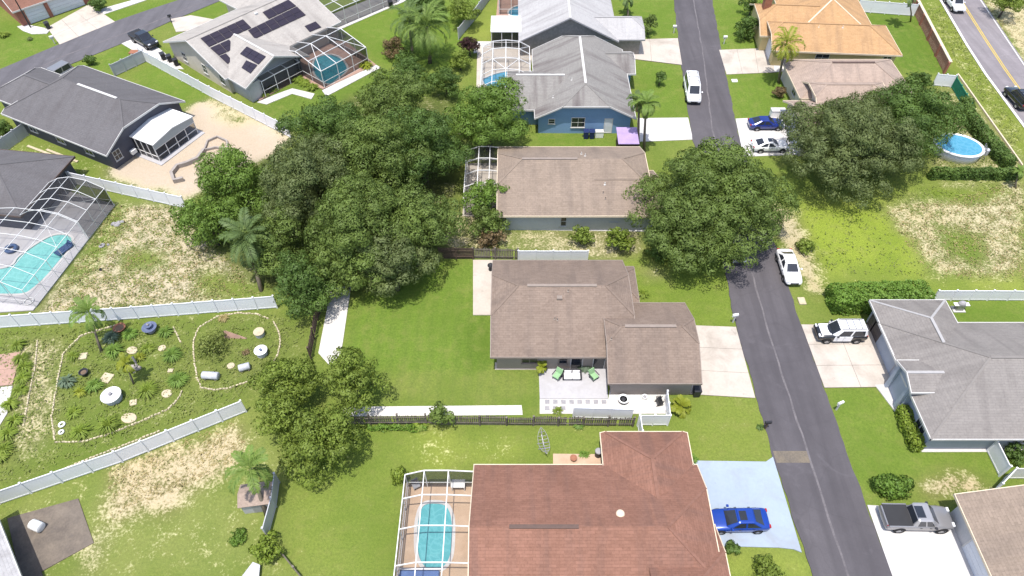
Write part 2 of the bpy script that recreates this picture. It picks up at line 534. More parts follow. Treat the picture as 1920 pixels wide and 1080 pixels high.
LUSH = (0.116, 0.192, 0.028)
MID = (0.165, 0.205, 0.048)
YEL = (0.250, 0.290, 0.060)
DRY = (0.208, 0.188, 0.095)
DEEP = (0.082, 0.155, 0.020)
DARK_MULCH = (0.060, 0.065, 0.030)  # dark mulch ground under the thicket
REG = [
    ([(640, 660), (665, 560), (700, 520), (835, 485), (925, 485), (925, 700), (1015, 700), (1015, 768), (740, 768), (650, 745)], LUSH, 0.10),
    ([(860, 600), (925, 600), (925, 700), (870, 700)], DEEP, 0.0),
    ([(700, 700), (1010, 700), (1010, 765), (730, 765)], MID, 0.24),
    ([(1150, 470), (1230, 430), (1370, 480), (1390, 615), (1290, 622), (1170, 570)], (0.165, 0.225, 0.036), 0.14),
    ([(1205, 500), (1250, 500), (1250, 525), (1205, 525)], DRY, 0.55),
    ([(960, 425), (1215, 425), (1200, 480), (1100, 490), (960, 470)], DRY, 0.56),
    ([(840, 380), (960, 400), (965, 470), (820, 472)], DRY, 0.60),
    ([(1250, 735), (1428, 745), (1450, 862), (1290, 868), (1250, 800)], (0.18, 0.225, 0.045), 0.27),
    ([(520, 795), (1190, 795), (1300, 870), (890, 880), (760, 890), (735, 1090), (500, 1090), (560, 940)], (0.175, 0.225, 0.045), 0.24),
    ([(770, 810), (860, 810), (860, 875), (770, 875)], YEL, 0.47),
    ([(880, 825), (970, 825), (970, 860), (880, 860)], YEL, 0.43),
    ([(0, 945), (460, 772), (560, 860), (515, 900), (500, 1000), (580, 1090), (0, 1090)], (0.215, 0.240, 0.075), 0.40),
    ([(200, 880), (440, 790), (470, 850), (300, 970), (210, 980)], (0.205, 0.165, 0.085), 0.68),
    ([(150, 1000), (190, 1000), (190, 1090), (150, 1090)], DRY, 0.70),
    ([(0, 600), (520, 580), (590, 620), (560, 700), (460, 755), (0, 935)], (0.135, 0.165, 0.042), 0.38),
    ([(20, 640), (110, 640), (95, 830), (30, 860)], DRY, 0.60),
    ([(365, 610), (420, 590), (500, 590), (530, 650), (470, 715), (375, 720)], (0.13, 0.155, 0.045), 0.34),
    ([(60, 595), (215, 375), (345, 383), (440, 480), (500, 555), (300, 578)], (0.205, 0.178, 0.115), 0.66),
    ([(215, 380), (240, 380), (200, 470), (140, 545), (130, 530)], MID, 0.46),
    ([(235, 470), (300, 470), (300, 505), (235, 505)], MID, 0.30),
    ([(380, 500), (500, 540), (500, 560), (370, 560)], MID, 0.35),
    ([(195, 315), (345, 210), (385, 178), (548, 250), (520, 295), (345, 375), (205, 330)], (0.195, 0.155, 0.128), 1.0),
    ([(380, 178), (430, 190), (470, 230), (420, 240)], DRY, 0.62),
    ([(20, 262), (205, 308), (150, 335), (0, 298)], MID, 0.50),
    ([(245, 150), (282, 115), (400, 178), (335, 198)], LUSH, 0.18),
    ([(455, 170), (600, 155), (700, 118), (780, 150), (620, 245), (545, 240)], (0.10, 0.165, 0.026), 0.16),
    ([(590, 50), (700, 0), (900, 0), (860, 130), (700, 118), (690, 80)], LUSH, 0.10),
    ([(0, 30), (90, 60), (112, 88), (0, 140)], LUSH, 0.10),
    ([(180, 40), (190, 15), (330, 0), (345, 0), (215, 42)], LUSH, 0.12),
    ([(100, 140), (250, 75), (275, 100), (220, 130)], LUSH, 0.10),
    ([(340, 20), (430, 0), (470, 0), (400, 40)], LUSH, 0.10),
    ([(1190, 110), (1275, 122), (1290, 220), (1200, 232)], LUSH, 0.14),
    ([(1000, 246), (1165, 262), (1165, 282), (1000, 275)], LUSH, 0.10),
    ([(1140, 0), (1270, 0), (1272, 75), (1190, 70)], LUSH, 0.14),
    ([(880, 60), (935, 0), (955, 0), (920, 90)], YEL, 0.15),
    ([(1335, 0), (1435, 0), (1442, 92), (1350, 95)], LUSH, 0.08),
    ([(1360, 138), (1470, 138), (1485, 218), (1380, 223)], LUSH, 0.08),
    ([(1610, 20), (1715, 25), (1792, 138), (1690, 135)], DEEP, 0.05),
    ([(1722, 5), (1762, 0), (1925, 245), (1925, 315), (1800, 150)], (0.19, 0.22, 0.04), 0.46),
    ([(1842, 0), (1960, 0), (1960, 130), (1920, 114)], DRY, 0.72),
    ([(1755, 165), (1800, 150), (1925, 315), (1925, 330), (1750, 330)], DRY, 0.52),
    ([(1480, 365), (1925, 330), (1925, 565), (1520, 565)], YEL, 0.31),
    ([(1500, 380), (1640, 390), (1720, 470), (1720, 520), (1520, 500)], (0.250, 0.315, 0.040), 0.24),
    ([(1650, 395), (1760, 340), (1925, 335), (1925, 515), (1750, 520), (1710, 450)], DRY, 0.62),
    ([(1770, 425), (1850, 450), (1840, 495), (1770, 480)], (0.12, 0.18, 0.03), 0.32),
    ([(1720, 345), (1900, 350), (1860, 380), (1720, 375)], (0.15, 0.20, 0.03), 0.35),
    ([(1425, 370), (1495, 395), (1560, 560), (1520, 560), (1470, 470), (1440, 420)], (0.16, 0.14, 0.06), 0.74),
    ([(1490, 545), (1545, 555), (1640, 575), (1640, 607), (1505, 607)], MID, 0.30),
    ([(1785, 565), (1925, 565), (1925, 610), (1795, 607)], LUSH, 0.15),
    ([(1540, 725), (1645, 722), (1745, 850), (1870, 838), (1850, 905), (1790, 945), (1622, 938)], (0.140, 0.210, 0.034), 0.15),
    ([(1700, 895), (1852, 880), (1850, 925), (1800, 935), (1730, 930)], (0.205, 0.155, 0.08), 0.70),
    ([(1850, 840), (1925, 830), (1925, 900), (1860, 910)], LUSH, 0.2),
    ([(1350, 1028), (1505, 1032), (1530, 1090), (1350, 1090)], YEL, 0.25),
    ([(380, 330), (560, 280), (650, 180), (860, 170), (860, 420), (800, 480), (650, 540), (540, 560), (480, 520), (400, 470)], DARK_MULCH, 0.40),
]


def in_poly(X, Y, poly):
    m = np.zeros(X.shape, bool)
    n = len(poly)
    for i in range(n):
        (x0, y0), (x1, y1) = poly[i], poly[(i + 1) % n]
        c = ((y0 > Y) != (y1 > Y))
        with np.errstate(divide='ignore', invalid='ignore'):
            xi = (x1 - x0) * (Y - y0) / (y1 - y0 + 1e-12) + x0
        m ^= c & (X < xi)
    return m


def blur(a, k):
    for ax in (0, 1):
        b = a.copy()
        for d in range(1, k + 1):
            b += np.roll(a, d, ax) + np.roll(a, -d, ax)
        a = b / (2 * k + 1)
    return a


gx = np.concatenate([[-2500, -1200, -600, -300, -160, -115], np.arange(-92, 96, 0.42), [118, 160, 300, 600, 1200, 2500]])
gy = np.concatenate([[-2500, -1200, -600, -300, -120, -50, -20], np.arange(0, 126, 0.42), [150, 200, 300, 600, 1200, 2500]])
GX, GY = np.meshgrid(gx, gy)
WX = GX + 0.5 * np.sin(GY * 1.3) * np.cos(GX * 0.9) + 0.25 * np.sin(GX * 3.1 + GY * 2.3)
WY = GY + 0.5 * np.cos(GX * 1.1 + 1) * np.sin(GY * 0.8) + 0.25 * np.sin(GY * 3.7 - GX * 2.1)
cov = np.zeros(GX.shape + (4,))
cov[..., :3] = MID
cov[..., 3] = 0.22
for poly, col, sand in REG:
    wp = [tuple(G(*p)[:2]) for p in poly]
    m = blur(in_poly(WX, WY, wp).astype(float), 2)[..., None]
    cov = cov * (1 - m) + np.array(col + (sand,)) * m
for (x0, x1, y0, y1, ax, per, amp) in ((-17, -2, 31.5, 47, 0, 1.25, 0.13), (-2, 3, 31.5, 36, 0, 1.25, 0.10), (30.5, 37, 74, 86, 0, 1.0, 0.12), (11, 22, 42, 54, 1, 1.2, 0.08), (17, 23.5, 74, 86, 0, 1.1, 0.08), (52, 63, 86, 104, 0, 1.3, 0.12), (29, 35, 24, 34, 1, 1.2, 0.08)):
    m = ((GX > x0) & (GX < x1) & (GY > y0) & (GY < y1)).astype(float)
    m = blur(m, 2)
    ph = (GX + 0.12 * np.sin(GY * 0.8)) if ax == 0 else (GY + 0.12 * np.sin(GX * 0.8))
    k = 1 + 0.6 * amp * m * np.sin(2 * np.pi * ph / per)
    cov[..., 0] *= k
    cov[..., 1] *= k
gz = 0.03 * np.sin(GX * 0.31 + 1.3) * np.sin(GY * 0.27) - 0.03
gz[np.abs(GX) > 96] = -0.05
nV = GX.size
idx = np.arange(nV).reshape(GX.shape)
qs = np.stack([idx[:-1, :-1], idx[:-1, 1:], idx[1:, 1:], idx[1:, :-1]], -1).reshape(-1, 4)
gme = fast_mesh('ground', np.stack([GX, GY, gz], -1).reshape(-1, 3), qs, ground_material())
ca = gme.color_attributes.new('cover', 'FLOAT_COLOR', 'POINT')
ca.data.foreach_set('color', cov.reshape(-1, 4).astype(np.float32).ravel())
gme.polygons.foreach_set('use_smooth', [True] * len(gme.polygons))
ground = tag(link('ground', gme), kind='structure', label='grass and sand of the yards around the houses')


# ---------------------------------------------------------------- roads
def asphalt(name, c, c2):
    t = NT(name)
    p = t.pos('world')
    n0 = t.noise(p, 0.10, 4)
    n1 = t.noise(p, 0.6, 6, 0.65)
    n2 = t.noise(p, 8, 4, 0.7)
    col = t.mix(t.ramp(n0, 0.35, 0.65), c, c2)
    col = t.mix(t.math('MULTIPLY', t.ramp(n1, 0.45, 0.75), 0.35), col, tuple(1.55 * x for x in c))
    col = t.mix(t.math('MULTIPLY', t.ramp(n2, 0.4, 0.7), 0.25), col, tuple(0.6 * x for x in c2))
    mp = t.new('Mapping')
    mp.inputs['Scale'].default_value = (1.0, 0.07, 1)
    t.l.new(p, mp.inputs['Vector'])
    lane = t.noise(mp.outputs[0], 0.9, 4, 0.55)
    col = t.mix(t.math('MULTIPLY', t.ramp(lane, 0.42, 0.68), 0.45), col, tuple(0.62 * x for x in c))
    blot = t.ramp(t.noise(p, 0.25, 5, 0.7, 1.2), 0.58, 0.72)
    col = t.mix(t.math('MULTIPLY', blot, 0.35), col, tuple(1.7 * x for x in c))
    v = t.new('TexVoronoi')
    v.feature = 'DISTANCE_TO_EDGE'
    v.inputs['Scale'].default_value = 0.16
    d = t.new('VectorMath')
    d.operation = 'ADD'
    nz = t.new('TexNoise')
    nz.inputs['Scale'].default_value = 0.5
    nz.inputs['Detail'].default_value = 6
    t.l.new(p, nz.inputs['Vector'])
    t.l.new(p, d.inputs[0])
    t.l.new(nz.outputs['Color'], d.inputs[1])
    t.l.new(d.outputs[0], v.inputs['Vector'])
    col = t.mix(t.math('MULTIPLY', t.ramp(v.outputs['Distance'], 0.0, 0.012, (1, 1, 1, 1), (0, 0, 0, 1)), 0.14), col, tuple(0.5 * x for x in c))
    t.base(col)
    t.b.inputs['Roughness'].default_value = 0.85
    t.b.inputs['Specular IOR Level'].default_value = 0.25
    t.bump(n2, 0.25, 0.02)
    return t.m


asphalt('asphalt', (0.078, 0.072, 0.079), (0.100, 0.092, 0.099))
asphalt('asphalt_old', (0.105, 0.100, 0.110), (0.122, 0.116, 0.126))
asphalt('asphalt_pale', (0.200, 0.180, 0.190), (0.225, 0.205, 0.212))


def strip(name, left, right, z0, z1, m, kind=None, parent=None, label=None):
    mb = MB()
    n = len(left)
    for i in range(n - 1):
        a, b, c, d = left[i], right[i], right[i + 1], left[i + 1]
        vs = [(p[0], p[1], z1) for p in (a, b, c, d)] + [(p[0], p[1], z0) for p in (a, b, c, d)]
        f = [(0, 1, 2, 3), (0, 4, 5, 1), (2, 6, 7, 3), (1, 5, 6, 2), (3, 7, 4, 0)]
        mb.add(vs, f[:1] + f[3:] if 0 < i < n - 2 else f)
    o = mb.build(name, MATS[m], parent)
    if kind: tag(o, label, kind=kind)
    return o


def offset_line(pts, w):
    L, Rr = [], []
    for i, p in enumerate(pts):
        a, b = Vector(pts[max(i - 1, 0)][:2]), Vector(pts[min(i + 1, len(pts) - 1)][:2])
        d = (b - a).normalized()
        n = Vector((-d.y, d.x))
        q = Vector(p[:2])
        L.append(q + n * w / 2)
        Rr.append(q - n * w / 2)
    return L, Rr


def dense(pts, step=4.0):
    out = []
    for a, b in zip(pts[:-1], pts[1:]):
        a, b = Vector(a[:2]), Vector(b[:2])
        k = max(1, int((b - a).length / step))
        out += [a.lerp(b, i / k) for i in range(k)]
    return out + [Vector(pts[-1][:2])]


RL = [(22.7, -80), (22.65, 17), (22.1, 27), (22.0, 42), (22.45, 50), (22.75, 62), (22.95, 72), (24.0, 85), (26.25, 108), (30.5, 150), (38, 220)]
RR = [(28.7, -80), (28.62, 17), (28.5, 27), (28.4, 42), (28.6, 50), (28.75, 62), (28.95, 72), (30.1, 85), (32.5, 108), (36.7, 150), (44.2, 220)]
def ragged(pts, amp, sgn, seed):
    rr = random.Random(seed)
    return [Vector((p.x + sgn * (amp * math.sin(i * 0.9 + seed) * 0.5 + rr.uniform(-amp, amp)), p.y)) for i, p in enumerate(pts)]


n_ = 90
def resample(pts, n):
    d = dense(pts, 0.7)
    return [d[min(len(d) - 1, round(i * (len(d) - 1) / n))] for i in range(n + 1)]


ys_ = [-80 + 3.3 * i for i in range(0, 20)] + [-14 + 0.8 * i for i in range(160)] + [114 + 5 * i for i in range(22)]
def at_y(pts, y):
    for a, b in zip(pts[:-1], pts[1:]):
        if a[1] <= y <= b[1]: return Vector((a[0] + (b[0] - a[0]) * (y - a[1]) / (b[1] - a[1]), y))
    return Vector(pts[-1] if y > 0 else pts[0])


RL2 = ragged([at_y(RL, y) for y in ys_], 0.07, 1, 3)
RR2 = ragged([at_y(RR, y) for y in ys_], 0.07, 1, 4)
street = strip('street', RL2, RR2, -0.25, 0.03, 'asphalt', 'structure', label='dark asphalt street running up the right side')
seam = [G(*p) for p in [(1590, 1080), (1553, 970), (1520, 865), (1480, 745), (1440, 620), (1412, 520), (1375, 400), (1335, 240), (1318, 100), (1300, 0)]]
seam = [Vector((26.6, -10, 0))] + seam
sl_, sr_ = offset_line(dense(seam, 1.2), 0.14)
for i in range(len(sl_)):
    j = 0.05 * math.sin(i * 1.7) + 0.03 * math.sin(i * 4.1)
    sl_[i].x += j - 0.02
    sr_[i].x += j * 0.6 + 0.02
strip('joint_seam', sl_, sr_, 0.031, 0.034, 'seam', parent=street)
pp = [G(*p) for p in [(1449, 846), (1512, 846), (1519, 868), (1456, 868)]]
MB().prism([tuple(p[:2]) for p in pp], 0.031, 0.0355).build('patch', MATS['patch_tan'], street)


def ext(pts, m=60):
    a, b = Vector(pts[0][:2]), Vector(pts[1][:2])
    c, d = Vector(pts[-2][:2]), Vector(pts[-1][:2])
    return [a + (a - b).normalized() * m] + [Vector(p[:2]) for p in pts] + [d + (d - c).normalized() * m]


tl_lo = ext([G(*p) for p in [(0, 185), (124, 124), (228, 82), (322, 39), (417, 0)]])
tl_up = ext([G(*p) for p in [(0, 130), (109, 84), (216, 40), (280, 18), (335, 0)]])
street2 = strip('side_street', tl_up, tl_lo, -0.25, 0.03, 'asphalt_old', 'structure', label='grey side street crossing the upper left corner')
a, b = offset_line(dense(ext([G(*p) for p in [(0, 162), (120, 105), (280, 45), (390, 0)]]), 3), 0.22)
strip('joint_seam', a, b, 0.031, 0.034, 'seam', parent=street2)

tr_l = ext([G(*p) for p in [(1920, 240), (1846, 140), (1810, 84), (1761, 0)]])
tr_r = ext([G(*p) for p in [(1960, 178), (1920, 116), (1881, 58), (1842, 0)]])
road = strip('main_road', tr_l, tr_r, -0.25, 0.03, 'asphalt_pale', 'structure', label='pale two lane road in the upper right corner')
for nm, off, m, w in (('edge_line', 0.03, 'line_white', 0.35), ('edge_line', 0.955, 'line_white', 0.16), ('centre_line', 0.475, 'line_yellow', 0.13), ('centre_line', 0.515, 'line_yellow', 0.13)):
    ln = [l.lerp(r, off) for l, r in zip(tr_l, tr_r)]
    a, b = offset_line(ln, w)
    strip(nm, a, b, 0.031, 0.034, m, parent=road)


# ---------------------------------------------------------------- driveways, paths, patios
def slab_field(name, quad, nu, nv, m, label, z1=0.055, gap=0.03, z0=-0.2):
    """quad of four ground points cut into nu x nv slabs with recessed joints"""
    root = empty(name, (0, 0, 0))
    tag(root, label, kind='structure')
    q = [Vector(p[:2]) for p in quad]

    def bl(u, v):
        return (q[0] * (1 - u) + q[1] * u) * (1 - v) + (q[3] * (1 - u) + q[2] * u) * v
    lu = ((q[1] - q[0]).length + (q[2] - q[3]).length) / 2
    lv = ((q[3] - q[0]).length + (q[2] - q[1]).length) / 2
    eu, ev = gap / lu / 2, gap / lv / 2
    bed = MB().prism([tuple(p) for p in q], z0, z1 - 0.035).build('joint', MATS['slab_dark'], root)
    for i in range(nu):
        for j in range(nv):
            u0, u1, v0, v1 = i / nu + eu, (i + 1) / nu - eu, j / nv + ev, (j + 1) / nv - ev
            MB().prism([tuple(bl(u0, v0)), tuple(bl(u1, v0)), tuple(bl(u1, v1)), tuple(bl(u0, v1))], z0, z1 + random.uniform(-0.006, 0.006)).build('slab', MATS[m], root)
    return root


def sheet(name, pts, m, z=0.05, label=None, kind='structure', z0=-0.2):
    o = MB().prism([tuple(p[:2]) for p in pts], z0, z).build(name, MATS[m])
    return tag(o, label, kind=kind)


# quads are listed along the street-wards direction first
slab_field('driveway', [(15.5, 33.35), (21.95, 32.9), (21.95, 41.0), (15.5, 41.3)], 1, 3, 'concrete', 'beige concrete driveway of the taupe house')
slab_field('driveway', [(28.5, 34.0), (35.2, 34.1), (35.2, 41.3), (28.4, 41.3)], 2, 3, 'concrete', 'beige concrete driveway under the black and white vehicle')
sheet('driveway', [tuple(G(*p)[:2]) for p in [(1300, 864), (1436, 866), (1449, 857), (1503, 1036), (1488, 1030), (1460, 1027), (1300, 1023)]], 'concrete_blue', 0.05, 'pale blue painted driveway under the bright blue car')
slab_field('driveway', [(28.6, 8.0), (35.0, 8.0), (35.0, 22.5), (28.6, 22.9)], 1, 2, 'concrete_white', 'white concrete driveway under the grey pickup')
sheet('driveway', [tuple(G(*p)[:2]) for p in [(1195, 222), (1290, 221), (1297, 252), (1298, 262), (1195, 266)]], 'concrete_white', 0.05, 'white driveway beside the blue house')
slab_field('driveway', [G(1165, 75), G(1271, 72), G(1279, 122), G(1165, 108)], 2, 1, 'concrete', 'pinkish driveway beside the pale grey metal roof')
slab_field('driveway', [G(1348, 94), G(1448, 90), G(1452, 136), G(1362, 140)], 3, 1, 'concrete', 'pinkish driveway in front of the orange roofed house')
sheet('driveway', [tuple(G(*p)[:2]) for p in [(1379, 223), (1490, 218), (1500, 290), (1394, 294)]], 'concrete_white', 0.05, 'white driveway under the two parked cars')
slab_field('driveway', [G(88, 52), G(112, 84), G(216, 41), G(168, 8)], 2, 3, 'concrete', 'beige slab driveway across the side street')
sheet('path', [tuple(G(*p)[:2]) for p in [(32, 50), (50, 46), (95, 55), (88, 63), (60, 64), (43, 58)]], 'concrete_white', 0.045, 'white rounded path pad beside the slab driveway')
sheet('path', [tuple(G(*p)[:2]) for p in [(186, 18), (250, 0), (275, 0), (210, 22), (192, 28)]], 'concrete_white', 0.045, 'white path at the top beyond the side street')
sheet('driveway', [tuple(G(*p)[:2]) for p in [(228, 82), (262, 68), (300, 92), (345, 130), (310, 128), (262, 102)]], 'concrete_white', 0.05, 'white driveway and side path under the black vehicle')
sheet('driveway', [tuple(G(*p)[:2]) for p in [(320, 36), (358, 29), (420, 40), (380, 56), (330, 60)]], 'concrete', 0.05, 'beige driveway beside the house with solar panels')
sheet('path', [tuple(G(*p)[:2]) for p in [(1640, 722), (1672, 720), (1700, 770), (1678, 772)]], 'concrete_white', 0.05, 'short white entry path of the grey house')
sheet('patio', [tuple(G(*p)[:2]) for p in [(887, 488), (960, 488), (960, 591), (887, 591)]], 'concrete', 0.07, 'narrow cream patio along the back of the taupe house')
sheet('path', [tuple(G(*p)[:2]) for p in [(620, 545), (660, 525), (640, 660), (622, 690), (597, 662)]], 'gravel_white', 0.03, 'white gravel strip along the brown fence')
sheet('gravel_bed', [tuple(G(*p)[:2]) for p in [(640, 763), (978, 760), (980, 778), (645, 781)]], 'gravel_white', 0.03, 'white gravel strip along the weathered picket fence')
sheet('wall_foot_strip', [tuple(G(*p)[:2]) for p in [(958, 420), (1215, 424), (1215, 434), (956, 431)]], 'concrete_white', 0.04, 'white strip for the sunlit foot of the grey white wall')  # pale sheet stands in for the sunlit lower wall below the eave shadow
sheet('wall_foot_strip', [tuple(G(*p)[:2]) for p in [(928, 680), (1012, 680), (1012, 693), (928, 693)]], 'concrete', 0.04, 'beige strip for the sunlit foot of the taupe wall')  # beige sheet painted for the band of sun low on the wall
sheet('wall_foot_strip', [(34.7, 27.58), (52, 27.58), (52, 28.5), (34.7, 28.5)], 'concrete_white', 0.04, 'thin white strip for the sunlit foot of the blue grey wall')  # line of sun at the wall foot, made as a white sheet
sheet('wall_foot_strip', [tuple(G(*p)[:2]) for p in [(1500, 112), (1440, 116), (1440, 136), (1500, 132)]], 'concrete_white', 0.045, 'pale strip beside the yellow wall')  # flat pale sheet at the foot of the wall
# taupe house terrace
sheet('terrace', [tuple(G(*p)[:2]) for p in [(1010, 690), (1137, 688), (1140, 748), (1012, 748)]], 'concrete_grey', 0.06, 'grey terrace slab behind the taupe house')
gb = sheet('gravel_bed', [tuple(G(*p)[:2]) for p in [(1012, 748.6), (1140.5, 748.6), (1144, 728), (1250, 730), (1250, 776), (1012, 776)]], 'gravel_white', 0.045, 'white gravel bed with grey stepping pavers beside the terrace')
for px, py in [(1026 + 15.2 * i, 754) for i in range(8)] + [(1026, 766), (1041, 766), (1056, 766)]:
    c = G(px, py)
    MB().box(c.x - 0.21, c.x + 0.21, c.y - 0.21, c.y + 0.21, 0.04, 0.075 + random.uniform(0, 0.008)).build('paver', MATS['stone_grey'], gb, bevel=0.01)
sheet('flower_bed', [tuple(G(*p)[:2]) for p in [(1037, 851), (1127, 852), (1130, 872), (1037, 872)]], 'paver_tan', 0.04, 'tan gravel bed against the red brown house')
sheet('slab', [tuple(G(*p)[:2]) for p in [(14, 972), (147, 935), (176, 1018), (78, 1072), (84, 1090), (40, 1090)]], 'slab_dark', 0.05, 'weathered dark concrete slab in the lower left yard')
sl2 = slab_field('patio', [G(-60, 672), G(40, 660), G(24, 722), G(-60, 730)], 2, 2, 'paver_pink', 'pinkish patio slab at the left edge')
sheet('path', [tuple(G(*p)[:2]) for p in [(-60, 732), (24, 724), (14, 775), (-20, 830), (-60, 830)]], 'concrete_white', 0.05, 'white path at the left edge below the patio')
# ---------------------------------------------------------------- houses
class House:
    def __init__(s, name, label, ox, oy, ang=0.0):
        s.o = empty(name, (ox, oy, 0), R(ang), label, 'house')
        s.ox, s.oy, s.a = ox, oy, R(ang)
        s.blocks = []

    def loc(s, w):
        d = Vector((w[0] - s.ox, w[1] - s.oy))
        c, k = math.cos(s.a), math.sin(s.a)
        return Vector((d.x * c + d.y * k, -d.x * k + d.y * c, w[2] if len(w) > 2 else 0))

    def world(s, p):
        c, k = math.cos(s.a), math.sin(s.a)
        return Vector((s.ox + p[0] * c - p[1] * k, s.oy + p[0] * k + p[1] * c, p[2]))

    def block(s, x0, x1, y0, y1, axis='x', c0=0.0, c1=0.0, roof='roof_taupe', wall='wall_taupe', trim='trim_white', ov=0.5, ze=2.6, pitch=0.5,
              cap=None, walls=True, fw=0.07, ridge_vent=None, ridge_span=None, open0=False, open1=False, ova=None):
        sw = axis == 'y'
        a0, a1, b0, b1 = (y0, y1, x0, x1) if sw else (x0, x1, y0, y1)
        P = (lambda a, b, z: (b, a, z)) if sw else (lambda a, b, z: (a, b, z))
        w, mid = (b1 - b0) / 2, (b0 + b1) / 2
        h = w * pitch
        R0, R1 = P(a0 + c0 * w, mid, ze + h), P(a1 - c1 * w, mid, ze + h)

        def rake(a, c, sgn):
            return P(a, mid + sgn * c * w, ze + (1 - c) * h)
        faces = []
        for sgn, b in ((-1, b0), (1, b1)):
            f = [P(a0, b, ze), P(a1, b, ze)]
            if 0 < c1 < 1: f.append(rake(a1, c1, sgn))
            f.append(R1)
            f.append(R0)
            if 0 < c0 < 1: f.append(rake(a0, c0, sgn))
            faces.append(f)
        if c0 > 0: faces.append([rake(a0, c0, 1), rake(a0, c0, -1), R0])
        if c1 > 0: faces.append([rake(a1, c1, -1), rake(a1, c1, 1), R1])
        me = bpy.data.meshes.new('roof')
        vs, fs, uvs = [], [], []
        for f in faces:
            pv = [Vector(p) for p in f]
            n = (pv[1] - pv[0]).cross(pv[2] - pv[1]).normalized()
            if n.z < 0:
                pv.reverse()
                n = -n
            u = Vector((0, 0, 1)).cross(n).normalized()
            v = n.cross(u)
            b = len(vs)
            vs += [tuple(p) for p in pv]
            fs.append(tuple(range(b, b + len(pv))))
            uvs += [(p.dot(u), p.dot(v)) for p in pv]
            b = len(vs)
            vs += [(p.x, p.y, p.z - 0.17) for p in pv]
            fs.append(tuple(range(b + len(pv) - 1, b - 1, -1)))
            uvs += [(p.dot(u), p.dot(v)) for p in reversed(pv)]
        me.from_pydata(vs, [], fs)
        ul = me.uv_layers.new(name='UVMap')
        k = 0
        for pol in me.polygons:
            for li in pol.loop_indices:
                ul.data[li].uv = uvs[k]
                k += 1
        me.materials.append(MATS[roof])
        ro = link('roof', me, s.o)
        # eaves and rakes trim
        loop = [P(a0, b0, ze), P(a1, b0, ze)]
        if c1 < 1: loop += [rake(a1, c1, -1)] + ([rake(a1, c1, 1)] if c1 > 0 else [])
        loop += [P(a1, b1, ze), P(a0, b1, ze)]
        if c0 < 1: loop += [rake(a0, c0, 1)] + ([rake(a0, c0, -1)] if c0 > 0 else [])
        mb = MB()
        cx, cy = (x0 + x1) / 2, (y0 + y1) / 2
        for i in range(len(loop)):
            p, q = Vector(loop[i]), Vector(loop[(i + 1) % len(loop)])
            d = Vector((q.x - p.x, q.y - p.y, 0))
            if d.length < 1e-4: continue
            av, bv = (p.y, q.y) if sw else (p.x, q.x)
            if open0 and abs(av - a0) < 1e-3 and abs(bv - a0) < 1e-3: continue
            if open1 and abs(av - a1) < 1e-3 and abs(bv - a1) < 1e-3: continue
            n = Vector((d.y, -d.x, 0)).normalized()
            if n.dot(Vector(((p.x + q.x) / 2 - cx, (p.y + q.y) / 2 - cy, 0))) < 0: n = -n
            e = d.normalized() * fw
            o = n * fw
            up, dn = Vector((0, 0, 0.02)), Vector((0, 0, -0.2))
            A, B = (p - e, q + e) if abs(p.z - q.z) < 1e-3 else (p, q)
            mb.add([A + dn, B + dn, B + o + dn, A + o + dn, A + up, B + up, B + o + up, A + o + up],
                   [(3, 2, 1, 0), (4, 5, 6, 7), (0, 1, 5, 4), (1, 2, 6, 5), (2, 3, 7, 6), (3, 0, 4, 7)])
        mb.build('fascia', MATS[trim], ro)
        # ridge and hip caps
        cm = MATS[cap if cap and not cap.startswith('roof') else (cap or roof) + '_cap']
        r0, r1 = Vector(R0), Vector(R1)
        if (r1 - r0).length > 0.1:
            g0, g1 = (0, 1) if not ridge_span else ridge_span
            MB().beam(r0.lerp(r1, g0) + Vector((0, 0, 0.01)), r0.lerp(r1, g1) + Vector((0, 0, 0.01)), 0.26 if not ridge_vent else 0.3, 0.06).build('ridge_cap', MATS[ridge_vent] if ridge_vent else cm, ro)
        for rr, a, c in ((r0, a0, c0), (r1, a1, c1)):
            if c > 0.05:
                for sgn in (-1, 1):
                    MB().beam(Vector(rake(a, c, sgn)), rr, 0.2, 0.05).build('hip_cap', cm, ro)
        if walls:
            oa = ov if ova is None else ova
            wa0, wa1, wb0, wb1 = a0 + oa, a1 - ov, b0 + ov, b1 - ov
            mb = MB()
            zt = ze - 0.05
            mb.prism([P(wa0, wb0, 0)[:2], P(wa1, wb0, 0)[:2], P(wa1, wb1, 0)[:2], P(wa0, wb1, 0)[:2]], -0.3, zt)
            for a, c, t in ((wa0, c0, 0.2), (wa1, c1, -0.2)):
                if c < 0.95:
                    zc = ze + (1 - c) * h + ov * pitch - 0.25 if c > 0 else ze + h - 0.2
                    pts = []
                    hw = w - ov
                    zt2 = ze + ov * pitch - 0.2
                    bb = min(hw, max(0.0, w - (zc + 0.2 - ze) / pitch))
                    prof = [(-hw, zt - 0.02), (hw, zt - 0.02), (hw, zt2)] + ([(bb, zc), (-bb, zc)] if bb > 0.05 else [(0, zc)]) + [(-hw, zt2)]
                    n = len(prof)
                    vs = [P(a, mid + q[0], q[1]) for q in prof] + [P(a + t, mid + q[0], q[1]) for q in prof]
                    mb.add(vs, [tuple(range(n)), tuple(range(2 * n - 1, n - 1, -1))] + [(i, (i + 1) % n, n + (i + 1) % n, n + i) for i in range(n)])
            mb.build('wall', MATS[wall], s.o)
        s.blocks.append((P, sw, a0, a1, b0, b1, mid, w, h, ze, pitch, c0, c1, ro))
        return ro

